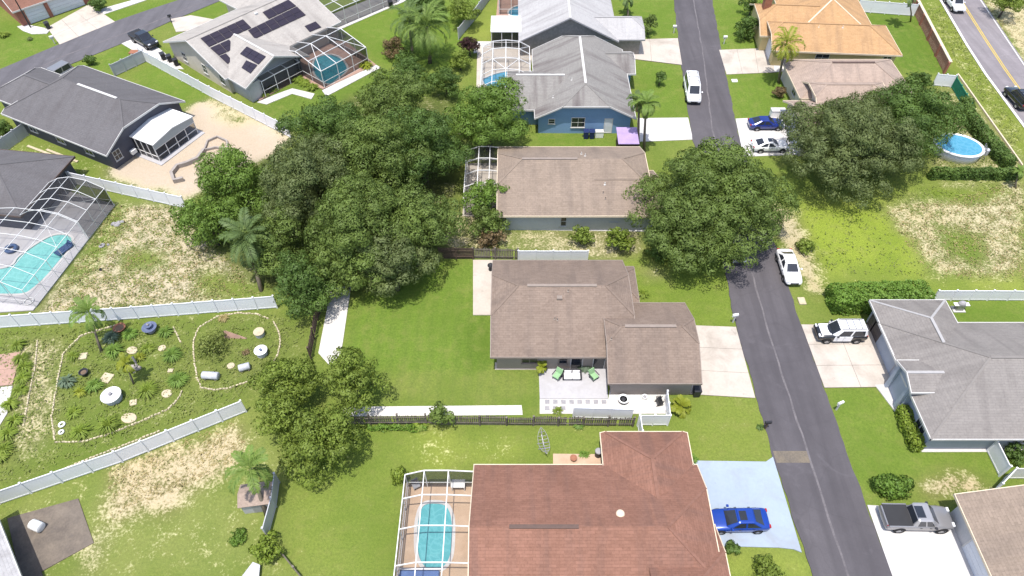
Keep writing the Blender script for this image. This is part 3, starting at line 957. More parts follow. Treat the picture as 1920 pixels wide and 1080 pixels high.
    def roofz(s, x, y):
        best = (-1, None)
        for (P, sw, a0, a1, b0, b1, mid, w, h, ze, pitch, c0, c1, ro) in s.blocks:
            a, b = (y, x) if sw else (x, y)
            if a0 <= a <= a1 and b0 <= b <= b1:
                z = ze + (w - abs(b - mid)) * pitch
                if c0 > 0: z = min(z, ze + (1 - c0) * h + (a - a0) * pitch)
                if c1 > 0: z = min(z, ze + (1 - c1) * h + (a1 - a) * pitch)
                if z > best[0]: best = (z, ro)
        return best

    def roof_item(s, px, py, kind='pipe', m='trim_white', zguess=4.0):
        for _ in range(6):
            l = s.loc(G(px, py, zguess))
            z, ro = s.roofz(l.x, l.y)
            if ro is None: return
            zguess = zguess * 0.3 + z * 0.7
        mb = MB()
        if kind == 'pipe':
            mb.lathe([(0.14, z - 0.15), (0.12, z + 0.02), (0.05, z + 0.06), (0.05, z + 0.3)], 8, (l.x, l.y))
            nm = 'vent_pipe'
        elif kind == 'box':
            mb.box(l.x - 0.25, l.x + 0.25, l.y - 0.2, l.y + 0.2, z - 0.2, z + 0.16)
            nm = 'roof_vent'
        else:
            mb.lathe([(0.32, z - 0.2), (0.32, z + 0.08), (0.26, z + 0.18), (0.08, z + 0.22)], 16, (l.x, l.y))
            nm = 'roof_vent'
        mb.build(nm, MATS[m], ro)

    def win(s, x, y, face, w=1.2, h=1.1, z=0.95, frame='trim_white', pane='glass_dark', kind='window', mull=1, sill=True):
        c = {'s': (1, 0, 0, -1), 'n': (1, 0, 0, 1), 'e': (0, 1, 1, 0), 'w': (0, 1, -1, 0)}[face]
        ux, uy, nx, ny = c

        def bx(mb, u0, u1, z0, z1, d0, d1):
            xs = sorted((x + ux * u0 + nx * d0, x + ux * u1 + nx * d1))
            ys = sorted((y + uy * u0 + ny * d0, y + uy * u1 + ny * d1))
            mb.box(xs[0], xs[1], ys[0], ys[1], z0, z1)
        t = 0.07
        mb = MB()
        bx(mb, -w / 2 - t, w / 2 + t, z + h, z + h + t, -0.02, 0.06)
        bx(mb, -w / 2 - t, w / 2 + t, z - t, z, -0.02, 0.06)
        bx(mb, -w / 2 - t, -w / 2, z, z + h, -0.02, 0.06)
        bx(mb, w / 2, w / 2 + t, z, z + h, -0.02, 0.06)
        for i in range(mull):
            u = -w / 2 + w * (i + 1) / (mull + 1)
            bx(mb, u - 0.025, u + 0.025, z, z + h, -0.02, 0.05)
        if kind == 'window': bx(mb, -w / 2, w / 2, z + h / 2 - 0.025, z + h / 2 + 0.025, -0.02, 0.045)
        f = mb.build(kind, MATS[frame], s.o)
        mb = MB()
        bx(mb, -w / 2, w / 2, z, z + h, -0.02, 0.02)
        mb.build('pane', MATS[pane], f)
        if sill and kind == 'window':
            mb = MB()
            bx(mb, -w / 2 - 0.12, w / 2 + 0.12, z - t - 0.06, z - t, -0.02, 0.12)
            mb.build('sill', MATS[frame], f)
        return f

    def garage_door(s, x, y, face, w=4.8, h=2.15, m='door_garage', frame='trim_white'):
        ux, uy, nx, ny = {'s': (1, 0, 0, -1), 'n': (1, 0, 0, 1), 'e': (0, 1, 1, 0), 'w': (0, 1, -1, 0)}[face]

        def bx(mb, u0, u1, z0, z1, d0, d1):
            xs = sorted((x + ux * u0 + nx * d0, x + ux * u1 + nx * d1))
            ys = sorted((y + uy * u0 + ny * d0, y + uy * u1 + ny * d1))
            mb.box(xs[0], xs[1], ys[0], ys[1], z0, z1)
        mb = MB()
        bx(mb, -w / 2 - 0.1, w / 2 + 0.1, h, h + 0.1, -0.02, 0.07)
        bx(mb, -w / 2 - 0.1, -w / 2, 0, h, -0.02, 0.07)
        bx(mb, w / 2, w / 2 + 0.1, 0, h, -0.02, 0.07)
        f = mb.build('garage_door', MATS[frame], s.o)
        for i in range(4):
            mb = MB()
            bx(mb, -w / 2, w / 2, i * h / 4 + 0.012, (i + 1) * h / 4 - 0.012, -0.02, 0.035)
            mb.build('panel', MATS[m], f)
        return f


# --- taupe house in the middle
h1 = House('house', 'taupe shingled house with clipped gables in the middle, terrace and mown back lawn', 0, 0)
kw = dict(roof='roof_taupe', wall='wall_taupe', trim='trim_taupe')
h1.block(-1.9, 11.15, 35.6, 47.5, 'x', 0.42, 0.42, ridge_vent='trim_taupe', ridge_span=(0.1, 0.9), **kw)
h1.block(8.0, 12.2, 41.95, 46.7, 'x', 0, 0.85, ze=2.55, open0=True, **kw)
h1.block(8.42, 16.55, 32.8, 41.9, 'x', 0.3, 0.3, ridge_vent='trim_taupe', ridge_span=(0.05, 0.9), **kw)
h1.win(1.62, 36.1, 's', 1.35, 1.0, 1.0, 'trim_taupe', mull=1)
h1.win(4.7, 36.1, 's', 0.7, 1.1, 0.9, 'trim_taupe', mull=0)
h1.win(5.95, 36.1, 's', 1.0, 2.05, 0.02, 'trim_white', kind='door', mull=0)
h1.win(8.0, 36.1, 's', 1.0, 2.05, 0.02, 'trim_white', kind='door', mull=0)
h1.garage_door(16.05, 37.3, 'e')
h1.win(11.7, 43.6, 'e', 0.95, 2.05, 0.02, 'trim_white', kind='door', mull=0)
for p in ((1065, 546), (1045, 600), (1040, 598), (1146, 636)): h1.roof_item(*p, kind='pipe', m='trim_taupe')
h1.roof_item(1049, 559, 'box', 'trim_taupe')

# --- brown roofed house behind it
h2 = House('house', 'light brown shingled house with grey white walls behind the taupe house', 0, 0)
kw = dict(roof='roof_brown', wall='wall_greywhite', trim='trim_cream')
h2.block(-1.6, 15.2, 54.1, 66.1, 'x', 0.45, 0.5, ridge_vent='trim_taupe', ridge_span=(0.0, 0.55), **kw)
h2.block(9.0, 16.2, 54.15, 61.7, 'x', 0, 0.35, open0=True, **kw)
h2.win(5.65, 54.6, 's', 0.55, 1.3, 0.7, 'wall_greywhite', mull=0)
h2.win(11.2, 54.65, 's', 0.9, 0.7, 1.3, 'wall_greywhite', mull=0)
for p in ((1097, 294), (1090, 290), (1134, 346), (1131, 362), (1135, 373)): h2.roof_item(*p, m='trim_taupe' if p[1] > 350 else 'trim_white')

# --- blue house
h3 = House('house', 'blue walled house with streaky grey roof and white ridge line', 0, 0)
kw = dict(roof='roof_greystain', wall='wall_blue', trim='trim_white')
h3.block(2.85, 15.45, 71.9, 88.2, 'y', 0.46, 0.35, cap='roof_greystain', ridge_vent='trim_white', **kw)
h3.block(-0.6, 9.0, 73.7, 82.6, 'x', 0.15, 0, open1=True, cap='roof_greystain', ridge_vent='trim_white', ridge_span=(0.05, 0.75), **kw)
h3.block(10.0, 16.6, 82.0, 87.6, 'x', 0, 0.3, open0=True, **kw)
h3.win(5.0, 72.4, 's', 0.7, 0.6, 1.5, mull=0)
h3.win(8.35, 72.4, 's', 1.6, 1.35, 0.95, mull=1)
h3.win(12.2, 72.4, 's', 0.95, 2.05, 0.1, kind='door', mull=0, pane='door_garage')
h3.win(14.95, 79.6, 'e', 1.2, 1.1, 0.95)
for p in ((1072, 150), (1037, 183)): h3.roof_item(*p)

# --- pale metal roofed house
h4 = House('house', 'house with pale grey metal roof and white flat porch roof at the top', 0, 0)
kw = dict(roof='roof_pale', wall='wall_stone', trim='trim_grey')
h4.block(1.0, 15.2, 90.4, 116, 'y', 0, 0, cap='trim_white', **kw)
h4.block(8.0, 19.0, 90.9, 97.6, 'x', 0, 0.5, open0=True, cap='roof_pale', **kw)
MB().box(-3.1, 3.05, 92.9, 97.5, 2.62, 2.76).build('porch_roof', MATS['metal_white'], h4.o)
mb = MB()
for x in (-3.0, -1.5, 0.0, 1.5, 2.9): mb.beam((x, 93.0, 0), (x, 93.0, 2.62), 0.07)
mb.beam((-3.0, 93.0, 1.0), (2.9, 93.0, 1.0), 0.05)
for y in (94.5, 96, 97.3): mb.beam((-3.0, y, 0), (-3.0, y, 2.62), 0.07)
mb.build('porch_frame', MATS['frame_white'], h4.o)
MB().poly([(-3.0, 93.02, 0), (2.9, 93.02, 0), (2.9, 93.02, 2.6), (-3.0, 93.02, 2.6)]).build('screen', MATS['screen_wall'], h4.o)
MB().poly([(-2.98, 93.0, 0), (-2.98, 97.3, 0), (-2.98, 97.3, 2.6), (-2.98, 93.0, 2.6)]).build('screen', MATS['screen_wall'], h4.o)
h4.garage_door(18.5, 94.2, 'e', 4.4)

# --- orange roofed house
h5 = House('house', 'yellow walled house with orange tan roof at the top right', 36.5, 87.95, -4.2)
kw = dict(roof='roof_orange', wall='wall_yellow', trim='trim_cream', cap='trim_cream')
h5.block(0, 17.8, 0, 8.3, 'x', 0.4, 1.0, **{**kw, 'cap': 'roof_orange'})
h5.block(3.0, 15.8, 3.0, 26, 'y', 1, 0, **{**kw, 'cap': 'trim_cream'})
h5.block(-1.0, 8.5, 4.0, 13.5, 'x', 0.5, 0, open1=True, **{**kw, 'cap': 'roof_orange'})
h5.win(7.3, 0.5, 's', 1.8, 1.1, 0.95)
h5.win(16.2, 0.5, 's', 1.0, 1.1, 0.95)
h5.garage_door(0.5, 4.2, 'w', 4.6)
MB().box(-0.3, 0.7, 8.6, 9.8, 0, 6.3).box(-0.4, 0.8, 8.5, 9.9, 6.3, 6.5).build('chimney', MATS['terracotta'], h5.o)
h5.roof_item(1580, 52, 'pipe', 'trim_white')
h5.roof_item(1535, 51, 'pipe', 'trim_cream')

# --- beige roofed house under the oaks
h6 = House('house', 'beige brown hip roofed house half hidden by the two oaks', 0, 0)
kw = dict(roof='roof_beige', wall='wall_cream', trim='trim_cream')
h6.block(37.2, 52.2, 76.2, 85.6, 'x', 1, 1, ridge_vent='trim_brown', **kw)
h6.block(38.2, 48.0, 71.5, 80.4, 'x', 0.35, 0.5, **kw)
h6.block(34.9, 46.0, 67.2, 75.7, 'x', 0.35, 0.5, **kw)
h6.garage_door(35.4, 71.4, 'w', 4.6)
h6.win(37.7, 79.6, 'w', 1.2, 1.1)

# --- grey hip house on the right
h7 = House('house', 'grey hip roofed house with blue grey walls and entry gable on the right', 0, 0)
kw = dict(roof='roof_grey', wall='wall_bluegrey', trim='trim_white')
h7.block(34.4, 58.0, 27.4, 39.5, 'x', 1, 1, cap='roof_grey', **kw)
h7.block(34.45, 41.7, 35.85, 42.25, 'y', 0.0, 1.0, ze=2.62, cap='roof_pale', open0=True, **kw)
h7.block(34.0, 39.2, 31.4, 34.7, 'x', 0, 0, ze=3.35, pitch=0.36, cap='roof_pale', ov=0.35, open1=True, **kw)
h7.garage_door(34.95, 38.0, 'w', 4.9, 2.15, 'door_dark', 'trim_grey')
h7.garage_door(34.95, 41.0, 'w', 0.9, 2.05, 'door_dark', 'trim_grey')
h7.win(34.9, 29.3, 'w', 1.3, 1.2, 0.9)
h7.win(43.6, 27.9, 's', 1.6, 1.0, 1.1)
MB().box(34.02, 34.32, 31.85, 32.15, 0, 3.2).build('porch_post', MATS['wall_bluegrey'], h7.o)
MB().box(34.02, 34.32, 34.0, 34.3, 0, 3.2).build('porch_post', MATS['wall_bluegrey'], h7.o)

# --- brown house in the bottom right corner
h8 = House('house', 'brown shingled house with pale garage wall in the bottom right corner', 0, 0)
h8.block(34.3, 54, 6, 22.6, 'y', 0, 0, roof='roof_brown', wall='wall_lightgrey', trim='trim_cream', ze=2.65, pitch=0.36)
h8.garage_door(34.8, 17.0, 'w', 4.9, 2.15, 'door_garage', 'trim_white')

# --- red brown house at the bottom
h9 = House('house', 'large red brown shingled house with cream gutters at the bottom', 0, 0)
kw = dict(roof='roof_red', wall='wall_cream', trim='trim_cream')
h9.block(-3.0, 14.75, 12.6, 25.1, 'x', 0.0, 0.6, ridge_vent='trim_brown', ridge_span=(0.2, 0.55), **kw)
h9.block(7.3, 14.45, 18.9, 27.95, 'y', 0, 0.9, open0=True, **kw)
h9.block(9.5, 15.2, 10.5, 20.2, 'x', 0, 0.5, ze=2.65, open0=True, **kw)
h9.garage_door(14.26, 22.2, 'e', 4.9)
h9.roof_item(1163, 964, 'dome', 'trim_cream')

# --- house with solar panels
h10 = House('house', 'cream house with solar panels on its pale gabled roof, upper left', -42.5, 84.3, 50)
kw = dict(roof='roof_cream', wall='wall_cream', trim='trim_white', pitch=0.34)
m10 = h10.block(0, 20, -5.6, 9.4, 'x', 0, 0, cap='roof_cream', **{**kw, 'pitch': 0.387})
x10 = h10.block(0.45, 10.9, -9.5, -0.6, 'y', 0, 0, cap='trim_white', open1=True, ova=1.55, **{**kw, 'ov': 0.55, 'wall': 'wall_lightgrey', 'pitch': 0.44})
MB().box(1.0, 2.85, -9.1, -7.95, -0.3, 2.55).build('wall', MATS['wall_lightgrey'], h10.o)
h10.block(12.5, 22, 4.0, 14.0, 'y', 0, 0.6, cap='roof_cream', open0=True, **kw)
for yy in (-3.6, 0.5, 5.5): h10.win(0.5, yy, 'w', 0.9, 1.2, 0.9)


def solar_array(h, ro, quad, nu, nv, p0, n):
    q = [GP(x, y, p0, n) for x, y in quad]
    for i in range(nu):
        for j in range(nv):
            def bl(u, v): return (q[0] * (1 - u) + q[1] * u) * (1 - v) + (q[3] * (1 - u) + q[2] * u) * v
            g = 0.02
            c = [bl((i + g) / nu, (j + g) / nv), bl((i + 1 - g) / nu, (j + g) / nv), bl((i + 1 - g) / nu, (j + 1 - g) / nv), bl((i + g) / nu, (j + 1 - g) / nv)]
            l = [h.loc(p) for p in c]
            lo = [p + Vector((0, 0, 0.05)) for p in l]
            hi = [p + Vector((0, 0, 0.11)) for p in l]
            MB().add(lo + hi, [(3, 2, 1, 0), (4, 5, 6, 7), (0, 1, 5, 4), (1, 2, 6, 5), (2, 3, 7, 6), (3, 0, 4, 7)]).build('solar_panel', MATS['solar'], ro)


def plane_of(h, pts):
    w = [h.world(p) for p in pts]
    return w[0], (w[1] - w[0]).cross(w[2] - w[0]).normalized()


hp = plane_of(h10, [(0, -5.6, 2.6), (20, -5.6, 2.6), (0, 1.9, 2.6 + 7.5 * 0.387)])
solar_array(h10, m10, [(376, 73), (456, 37), (472, 53), (392, 89)], 5, 2, *hp)
solar_array(h10, m10, [(394, 91), (430, 75), (443, 91), (410, 105)], 2, 2, *hp)
solar_array(h10, m10, [(411, 106), (424, 101), (437, 115), (427, 121)], 1, 1, *hp)
solar_array(h10, m10, [(465, 58), (557, 13), (574, 29), (478, 74)], 6, 2, *hp)
solar_array(h10, m10, [(492, 24), (541, 0), (556, 12), (504, 37)], 3, 1, *hp)
solar_array(h10, m10, [(571, 50), (592, 41), (603, 52), (581, 61)], 2, 1, *hp)
hp2 = plane_of(h10, [(0.45, -9.0, 2.6), (0.45, 0, 2.6), (5.675, 0, 2.6 + 5.225 * 0.44)])
solar_array(h10, x10, [(463, 88), (499, 107), (485, 122), (450, 102)], 3, 2, *hp2)
solar_array(h10, x10, [(462, 114), (483, 123), (470, 139), (453, 128)], 2, 2, *hp2)
h10.roof_item(480, 26, 'box', 'trim_white')

# --- dark grey house on the left
h11 = House('house', 'dark grey shingled house with a white roofed screen room, left', -45.25, 70.05, -27.1)
kw = dict(roof='roof_dark', wall='wall_dark', trim='trim_white')
h11.block(-18.2, 0.3, -6.1, 6.4, 'x', 0.9, 0.45, ridge_vent='trim_white', ridge_span=(0.28, 0.95), **kw)
h11.block(-22.8, -13, -4.2, 3.4, 'x', 0.8, 0, open1=True, **kw)
h11.win(-0.2, -4.6, 'e', 0.9, 1.2, 0.9)
for xx in (-14, -9, -4): h11.win(xx, -5.6, 's', 1.3, 1.1, 0.95, 'trim_white')
mb = MB()
mb.add([(-0.9, -2.2, 2.62), (3.7, -2.2, 2.62), (3.7, 1.1, 3.05), (-0.9, 1.1, 3.05), (-0.9, 4.4, 2.62), (3.7, 4.4, 2.62),
        (-0.9, -2.2, 2.5), (3.7, -2.2, 2.5), (3.7, 1.1, 2.93), (-0.9, 1.1, 2.93), (-0.9, 4.4, 2.5), (3.7, 4.4, 2.5)],
       [(0, 1, 2, 3), (3, 2, 5, 4), (6, 9, 8, 7), (9, 10, 11, 8), (0, 6, 7, 1), (4, 5, 11, 10), (1, 7, 8, 2), (2, 8, 11, 5), (0, 3, 9, 6), (3, 4, 10, 9)])
mb.build('porch_roof', MATS['metal_white'], h11.o)
mb = MB()
for y in (-2.1, -0.5, 1.1, 2.7, 4.3):
    mb.beam((3.5, y, 0), (3.5, y, 2.55), 0.09)
for x in (0.4, 1.4, 2.4): mb.beam((x, -2.1, 0), (x, -2.1, 2.55), 0.09)
mb.beam((3.5, -2.1, 1.75), (3.5, 4.3, 1.75), 0.09)
mb.beam((3.5, -2.1, 0.75), (3.5, 4.3, 0.75), 0.07)
mb.beam((0.0, -2.1, 0.75), (3.5, -2.1, 0.75), 0.07)
mb.build('porch_frame', MATS['frame_white'], h11.o)
MB().poly([(3.48, -2.1, 0), (3.48, 4.3, 0), (3.48, 4.3, 2.55), (3.48, -2.1, 2.55)]).build('screen', MATS['screen_wall'], h11.o)
MB().poly([(-0.2, -2.08, 0), (3.5, -2.08, 0), (3.5, -2.08, 2.55), (-0.2, -2.08, 2.55)]).build('screen', MATS['screen_wall'], h11.o)
MB().add([(3.52, -2.15, 1.8), (3.52, 4.35, 1.8), (3.52, 4.35, 2.5), (3.52, 1.1, 2.92), (3.52, -2.15, 2.5), (3.56, -2.15, 1.8), (3.56, 4.35, 1.8), (3.56, 4.35, 2.5), (3.56, 1.1, 2.92), (3.56, -2.15, 2.5)],
         [(0, 1, 2, 3, 4), (9, 8, 7, 6, 5), (0, 5, 6, 1), (1, 6, 7, 2), (2, 7, 8, 3), (3, 8, 9, 4), (4, 9, 5, 0)]).build('gable_panel', MATS['wall_greywhite'], h11.o)
MB().box(-1.0, 4.2, -2.6, 4.8, -0.2, 0.06).build('porch_slab', MATS['concrete_grey'], h11.o)
MB().box(0.08, 0.5, -3.2, -2.5, 0.7, 1.2).build('air_conditioner', MATS['metal_white'], h11.o)

# --- dark house with the cage on the left edge
h12 = House('house', 'dark grey roofed house at the left edge beside the long pool cage', -52.9, 54.0, -8)
h12.block(-18, 0, 0, 10.4, 'x', 0, 1.0, roof='roof_dark', wall='wall_dark', trim='trim_brown', pitch=0.45)

# --- brick house top left
h13 = House('house', 'red brick house with two white garage doors at the top left corner', -74.6, 100.3, 46)
h13.block(-1.5, 16, -0.4, 11, 'x', 0.5, 0, roof='roof_red', wall='brick_red', trim='trim_white', ov=0.4)
h13.garage_door(1.5, 0.0, 's', 2.7, 2.15)
h13.garage_door(6.0, 0.0, 's', 4.9, 2.15)
MB().box(3.0, 3.5, -0.25, 0.05, 0, 2.3).build('pilaster', MATS['brick_red'], h13.o)

# --- white metal roof bottom left corner
h15 = House('house', 'white metal roofed house corner at the bottom left', -38.46, 20.19, -48.6)
h15.block(-2.2, 22, -13, 0, 'x', 0, 0, roof='roof_pale', wall='wall_dark', trim='trim_white', pitch=0.3, ov=0.9)
# ---------------------------------------------------------------- pools and cages
def spline(pts, k=6):
    out = []
    n = len(pts)
    P = [Vector(p[:2]) for p in pts]
    for i in range(n):
        a, b, c, d = P[i - 1], P[i], P[(i + 1) % n], P[(i + 2) % n]
        for j in range(k):
            t = j / k
            out.append(0.5 * ((2 * b) + (c - a) * t + (2 * a - 5 * b + 4 * c - d) * t * t + (3 * b - a - 3 * c + d) * t ** 3))
    return out


def grow(pts, d):
    c = sum(pts, Vector((0, 0))) / len(pts)
    a = sum(pts[i].x * pts[(i + 1) % len(pts)].y - pts[(i + 1) % len(pts)].x * pts[i].y for i in range(len(pts)))
    out = []
    for i, p in enumerate(pts):
        t = (pts[(i + 1) % len(pts)] - pts[i - 1]).normalized()
        n = Vector((t.y, -t.x)) * (1 if a > 0 else -1)
        out.append(p + n * d)
    return out


def ring_fill(outer, inner, z):
    bm = bmesh.new()
    for loop in (outer, inner):
        vs = [bm.verts.new((p[0], p[1], z)) for p in loop]
        for i in range(len(vs)): bm.edges.new((vs[i], vs[(i + 1) % len(vs)]))
    bmesh.ops.triangle_fill(bm, edges=bm.edges[:], use_beauty=True)
    bmesh.ops.recalc_face_normals(bm, faces=bm.faces)
    for f in bm.faces:
        if f.normal.z < 0: f.normal_flip()
    for loop in (outer, inner):
        n = len(loop)
        lo = [bm.verts.new((p[0], p[1], -0.25)) for p in loop]
        hi = [bm.verts.new((p[0], p[1], z)) for p in loop]
        for i in range(n): bm.faces.new((lo[i], lo[(i + 1) % n], hi[(i + 1) % n], hi[i]))
    return bm


def pool(label, dlabel, deck, outline, deckm, waterm, z=0.12, cop='concrete_white', water_z=0.03):
    out = spline(outline)
    o2 = grow(out, 0.28)
    bm = ring_fill([Vector(p[:2]) for p in deck], o2, z)
    me = bpy.data.meshes.new('pool_deck')
    bm.to_mesh(me)
    bm.free()
    me.materials.append(MATS[deckm])
    tag(link('pool_deck', me), dlabel, kind='structure')
    root = empty('swimming_pool', (0, 0, 0), 0, label, 'pool')
    bm = ring_fill(o2, out, z + 0.02)
    me = bpy.data.meshes.new('coping')
    bm.to_mesh(me)
    bm.free()
    me.materials.append(MATS[cop])
    link('coping', me, root)
    MB().poly([(p.x, p.y, water_z) for p in grow(out, 0.02)]).build('water', MATS[waterm], root)
    return root


def cage(label, ox, oy, ang, prof, ys, west=True, east=True, south=True, north=True, bar=0.075, screen='screen', wall='screen_wall', group=None, diag=False):
    """aluminium pool cage: profile (x, z) across, frame stations ys along; child parts are bars and screen panels"""
    root = empty('pool_cage', (ox, oy, 0), R(ang), label, 'pool cage', group)
    m = MATS['frame_white']
    for y in ys:
        mb = MB()
        for (xa, za), (xb, zb) in zip(prof[:-1], prof[1:]): mb.beam((xa, y, za), (xb, y, zb), bar, bar * 1.3)
        mb.build('rafter', m, root)
        for k, (x, z) in ((0, prof[0]), (-1, prof[-1])):
            if (k == 0 and west) or (k == -1 and east):
                MB().beam((x, y, 0), (x, y, z), bar).build('post', m, root)
    for x, z in prof:
        MB().beam((x, ys[0], z + 0.01), (x, ys[-1], z + 0.01), bar * 0.95, bar * 1.1).build('purlin', m, root)
    for ya, yb in zip(ys[:-1], ys[1:]):
        for (xa, za), (xb, zb) in zip(prof[:-1], prof[1:]):
            MB().poly([(xa, ya, za - 0.03), (xb, ya, zb - 0.03), (xb, yb, zb - 0.03), (xa, yb, za - 0.03)]).build('screen_panel', MATS[screen], root)
        for flag, (x, z) in ((west, prof[0]), (east, prof[-1])):
            if flag: MB().poly([(x, ya, 0.05), (x, yb, 0.05), (x, yb, z), (x, ya, z)]).build('screen_panel', MATS[wall], root)
    for flag, (x, z) in ((west, prof[0]), (east, prof[-1])):
        if flag:
            MB().beam((x, ys[0], 0.95), (x, ys[-1], 0.95), bar * 0.7).build('rail', m, root)
            MB().beam((x, ys[0], 0.1), (x, ys[-1], 0.1), bar * 0.7).build('rail', m, root)
    for flag, y in ((south, ys[0]), (north, ys[-1])):
        if flag:
            for x, z in prof[1:-1]: MB().beam((x, y, 0), (x, y, z), bar).build('post', m, root)
            MB().beam((prof[0][0], y, 0.95), (prof[-1][0], y, 0.95), bar * 0.7).build('rail', m, root)
            MB().poly([(prof[0][0], y, 0.05)] + [(x, y, z) for x, z in prof] + [(prof[-1][0], y, 0.05)]).build('screen_panel', MATS[wall], root)
    if diag:
        for (ia, ib, ja, jb) in diag:
            (xa, za), (xb, zb) = prof[ia], prof[ib]
            MB().beam((xa, ys[ja], za), (xb, ys[jb], zb), bar * 0.8).build('brace', m, root)
    return root


# red brown house pool
pool('oval pool with pale turquoise water beside the red brown house', 'tan paved pool deck beside the red brown house',
     [(-8.75, 6), (-2.5, 6), (-2.5, 24.7), (-8.75, 24.7)],
     [G(*p) for p in [(795, 949), (815, 945), (836, 950), (846, 972), (847, 1010), (843, 1045), (830, 1064), (812, 1068), (796, 1062), (785, 1040), (783, 1000), (786, 970)]], 'paver_tan', 'water_turq')
cage('pool cage over the oval pool beside the red brown house', 0, 0, 0, [(-8.5, 2.3), (-6.9, 3.05), (-5.0, 3.05), (-3.0, 2.85)],
     [6.5, 9.2, 11.9, 14.6, 17.3, 20.0, 22.4, 24.4], east=False, screen='screen_light')
# left edge pool
pool('long aqua pool with angled edges inside the cage at the left edge', 'pale pool deck at the left edge',
     [G(*p) for p in [(216, 384), (63, 583), (-60, 590), (-160, 590), (-120, 425), (30, 420), (40, 372), (100, 352)]],
     [G(*p) for p in [(95, 445), (130, 444), (134, 462), (112, 490), (88, 518), (64, 540), (44, 551), (0, 552), (-40, 552), (-30, 515), (22, 500), (40, 480)]], 'concrete_grey', 'water_aqua')
g12 = G(212, 384)
cage('long arched pool cage over the aqua pool at the left edge', -52.95, 53.9, -8,
     [(0.0, 2.75), (1.4, 3.5), (3.0, 3.9), (4.9, 3.6), (6.6, 2.65)], [0.2, 2.0, 3.8, 5.6], bar=0.045, west=False, south=False, screen='screen', diag=[(2, 4, 0, 2)])
cage('lower arched bay of the pool cage at the left edge', -52.95, 53.9, -8,
     [(-5.0, 2.75), (-2.6, 3.5), (0.2, 3.95), (3.0, 3.9), (4.9, 3.6), (6.6, 2.65)], [-9.6, -7.6, -5.6, -3.7, -1.8, 0.05], bar=0.042, west=False, north=False, screen='screen_light', wall='screen_light', diag=[(3, 5, 5, 3), (1, 3, 2, 0)])
# house with solar panels
pool('teal freeform pool behind the house with solar panels', 'pink paved pool deck behind the solar panel house',
     [G(*p) for p in [(486, 190), (557, 150), (606, 168), (705, 122), (650, 80), (600, 72), (540, 100), (480, 160)]],
     [G(*p) for p in [(592, 112), (612, 104), (632, 107), (645, 118), (650, 132), (636, 146), (618, 158), (600, 150), (589, 134)]], 'paver_pink', 'water_teal')
c10 = h10.world((9.4, -5.3, 0))
cage('peaked white framed pool cage behind the house with solar panels', c10.x, c10.y, -40,
     [(0, 2.65), (3.5, 3.65), (6.1, 3.15), (8.6, 2.6)], [0, 2.7, 5.4, 8.1], west=False, east=True, south=True, north=True, diag=[(1, 3, 1, 0), (1, 3, 2, 3)])
c10b = h10.world((2.9, -9.4, 0))
cage('low screened porch under the grey gable beside the teal pool', c10b.x, c10b.y, 50,
     [(0, 2.35), (2.1, 2.4), (4.2, 2.4), (6.4, 2.35)], [0, 1.4], north=False, east=False, screen='screen', wall='screen_wall')
sheet('path', [tuple(G(*p)[:2]) for p in [(604, 170), (702, 120), (714, 127), (612, 181)]], 'concrete_white', 0.05, 'cream path along the lower side of the peaked pool cage')
sheet('path', [tuple(G(*p)[:2]) for p in [(482, 192), (520, 176), (548, 166), (590, 176), (584, 186), (548, 176), (500, 196)]], 'concrete_white', 0.045, 'curved cream path in front of the low screened porch')
# neighbour cage at the top
c14 = G(625, 56)
d14 = G(752, 2) - G(625, 56)
cage('screen enclosure with dark mesh at the top beside the green lawn', c14.x, c14.y, math.degrees(math.atan2(d14.y, d14.x)),
     [(0, 2.7), (2.4, 2.8), (4.8, 2.8), (7.2, 2.8), (9.6, 2.8), (12.5, 2.8)], [0, 2.4, 4.6], north=False, screen='screen', wall='screen_wall')
sheet('pool_deck', [G(618, 64), G(765, 0), G(740, -20), G(590, 40)], 'concrete_white', 0.05, 'white slab under the screen enclosure at the top')
# blue house pool
pool('pale blue curved pool beside the blue house', 'beige pool deck beside the blue house',
     [G(*p) for p in [(893, 178), (895, 88), (1000, 86), (990, 178)]],
     [G(*p) for p in [(906, 152), (918, 144), (936, 138), (958, 135), (972, 140), (968, 158), (946, 164), (918, 165)]], 'concrete', 'water_blue')
cg = G(898, 165, 2.6)
ce = G(998, 165, 2.6)
cn = G(902, 84, 2.6)
w3 = 6.6
cage('white lattice pool cage beside the blue house', cg.x + 0.2, 76.0, 0, [(0, 2.6), (1.5, 3.4), (3.3, 3.6), (5.1, 3.4), (w3, 2.6)], [0, 2.8, 5.6, 8.4, 11.0, 13.0], east=True, south=False, screen='screen_light', wall='screen_light', diag=[(1, 2, 3, 2), (3, 2, 3, 2), (0, 1, 5, 4), (4, 3, 5, 4)])
sheet('path', [G(890, 78), G(925, 78), G(925, 92), G(888, 100)], 'concrete_white', 0.05, 'small white pad above the lattice pool cage')
# metal roof house pool
pool('round blue pool behind the pale metal roofed house', 'pool deck behind the pale metal roofed house',
     [G(*p) for p in [(930, 36), (936, -30), (1010, -30), (1006, 36)]],
     [G(*p) for p in [(955, 22), (966, 14), (980, 12), (993, 19), (994, 28), (975, 31), (958, 30)]], 'paver_pink', 'water_blue')
cg4 = G(936, 28)
cage('pool cage over the round blue pool at the top', cg4.x, cg4.y, 0, [(0, 2.6), (1.9, 3.1), (4.0, 3.1), (5.6, 2.7)], [0, 2.5, 5, 7.5, 10], east=False, screen='screen_light', wall='screen')
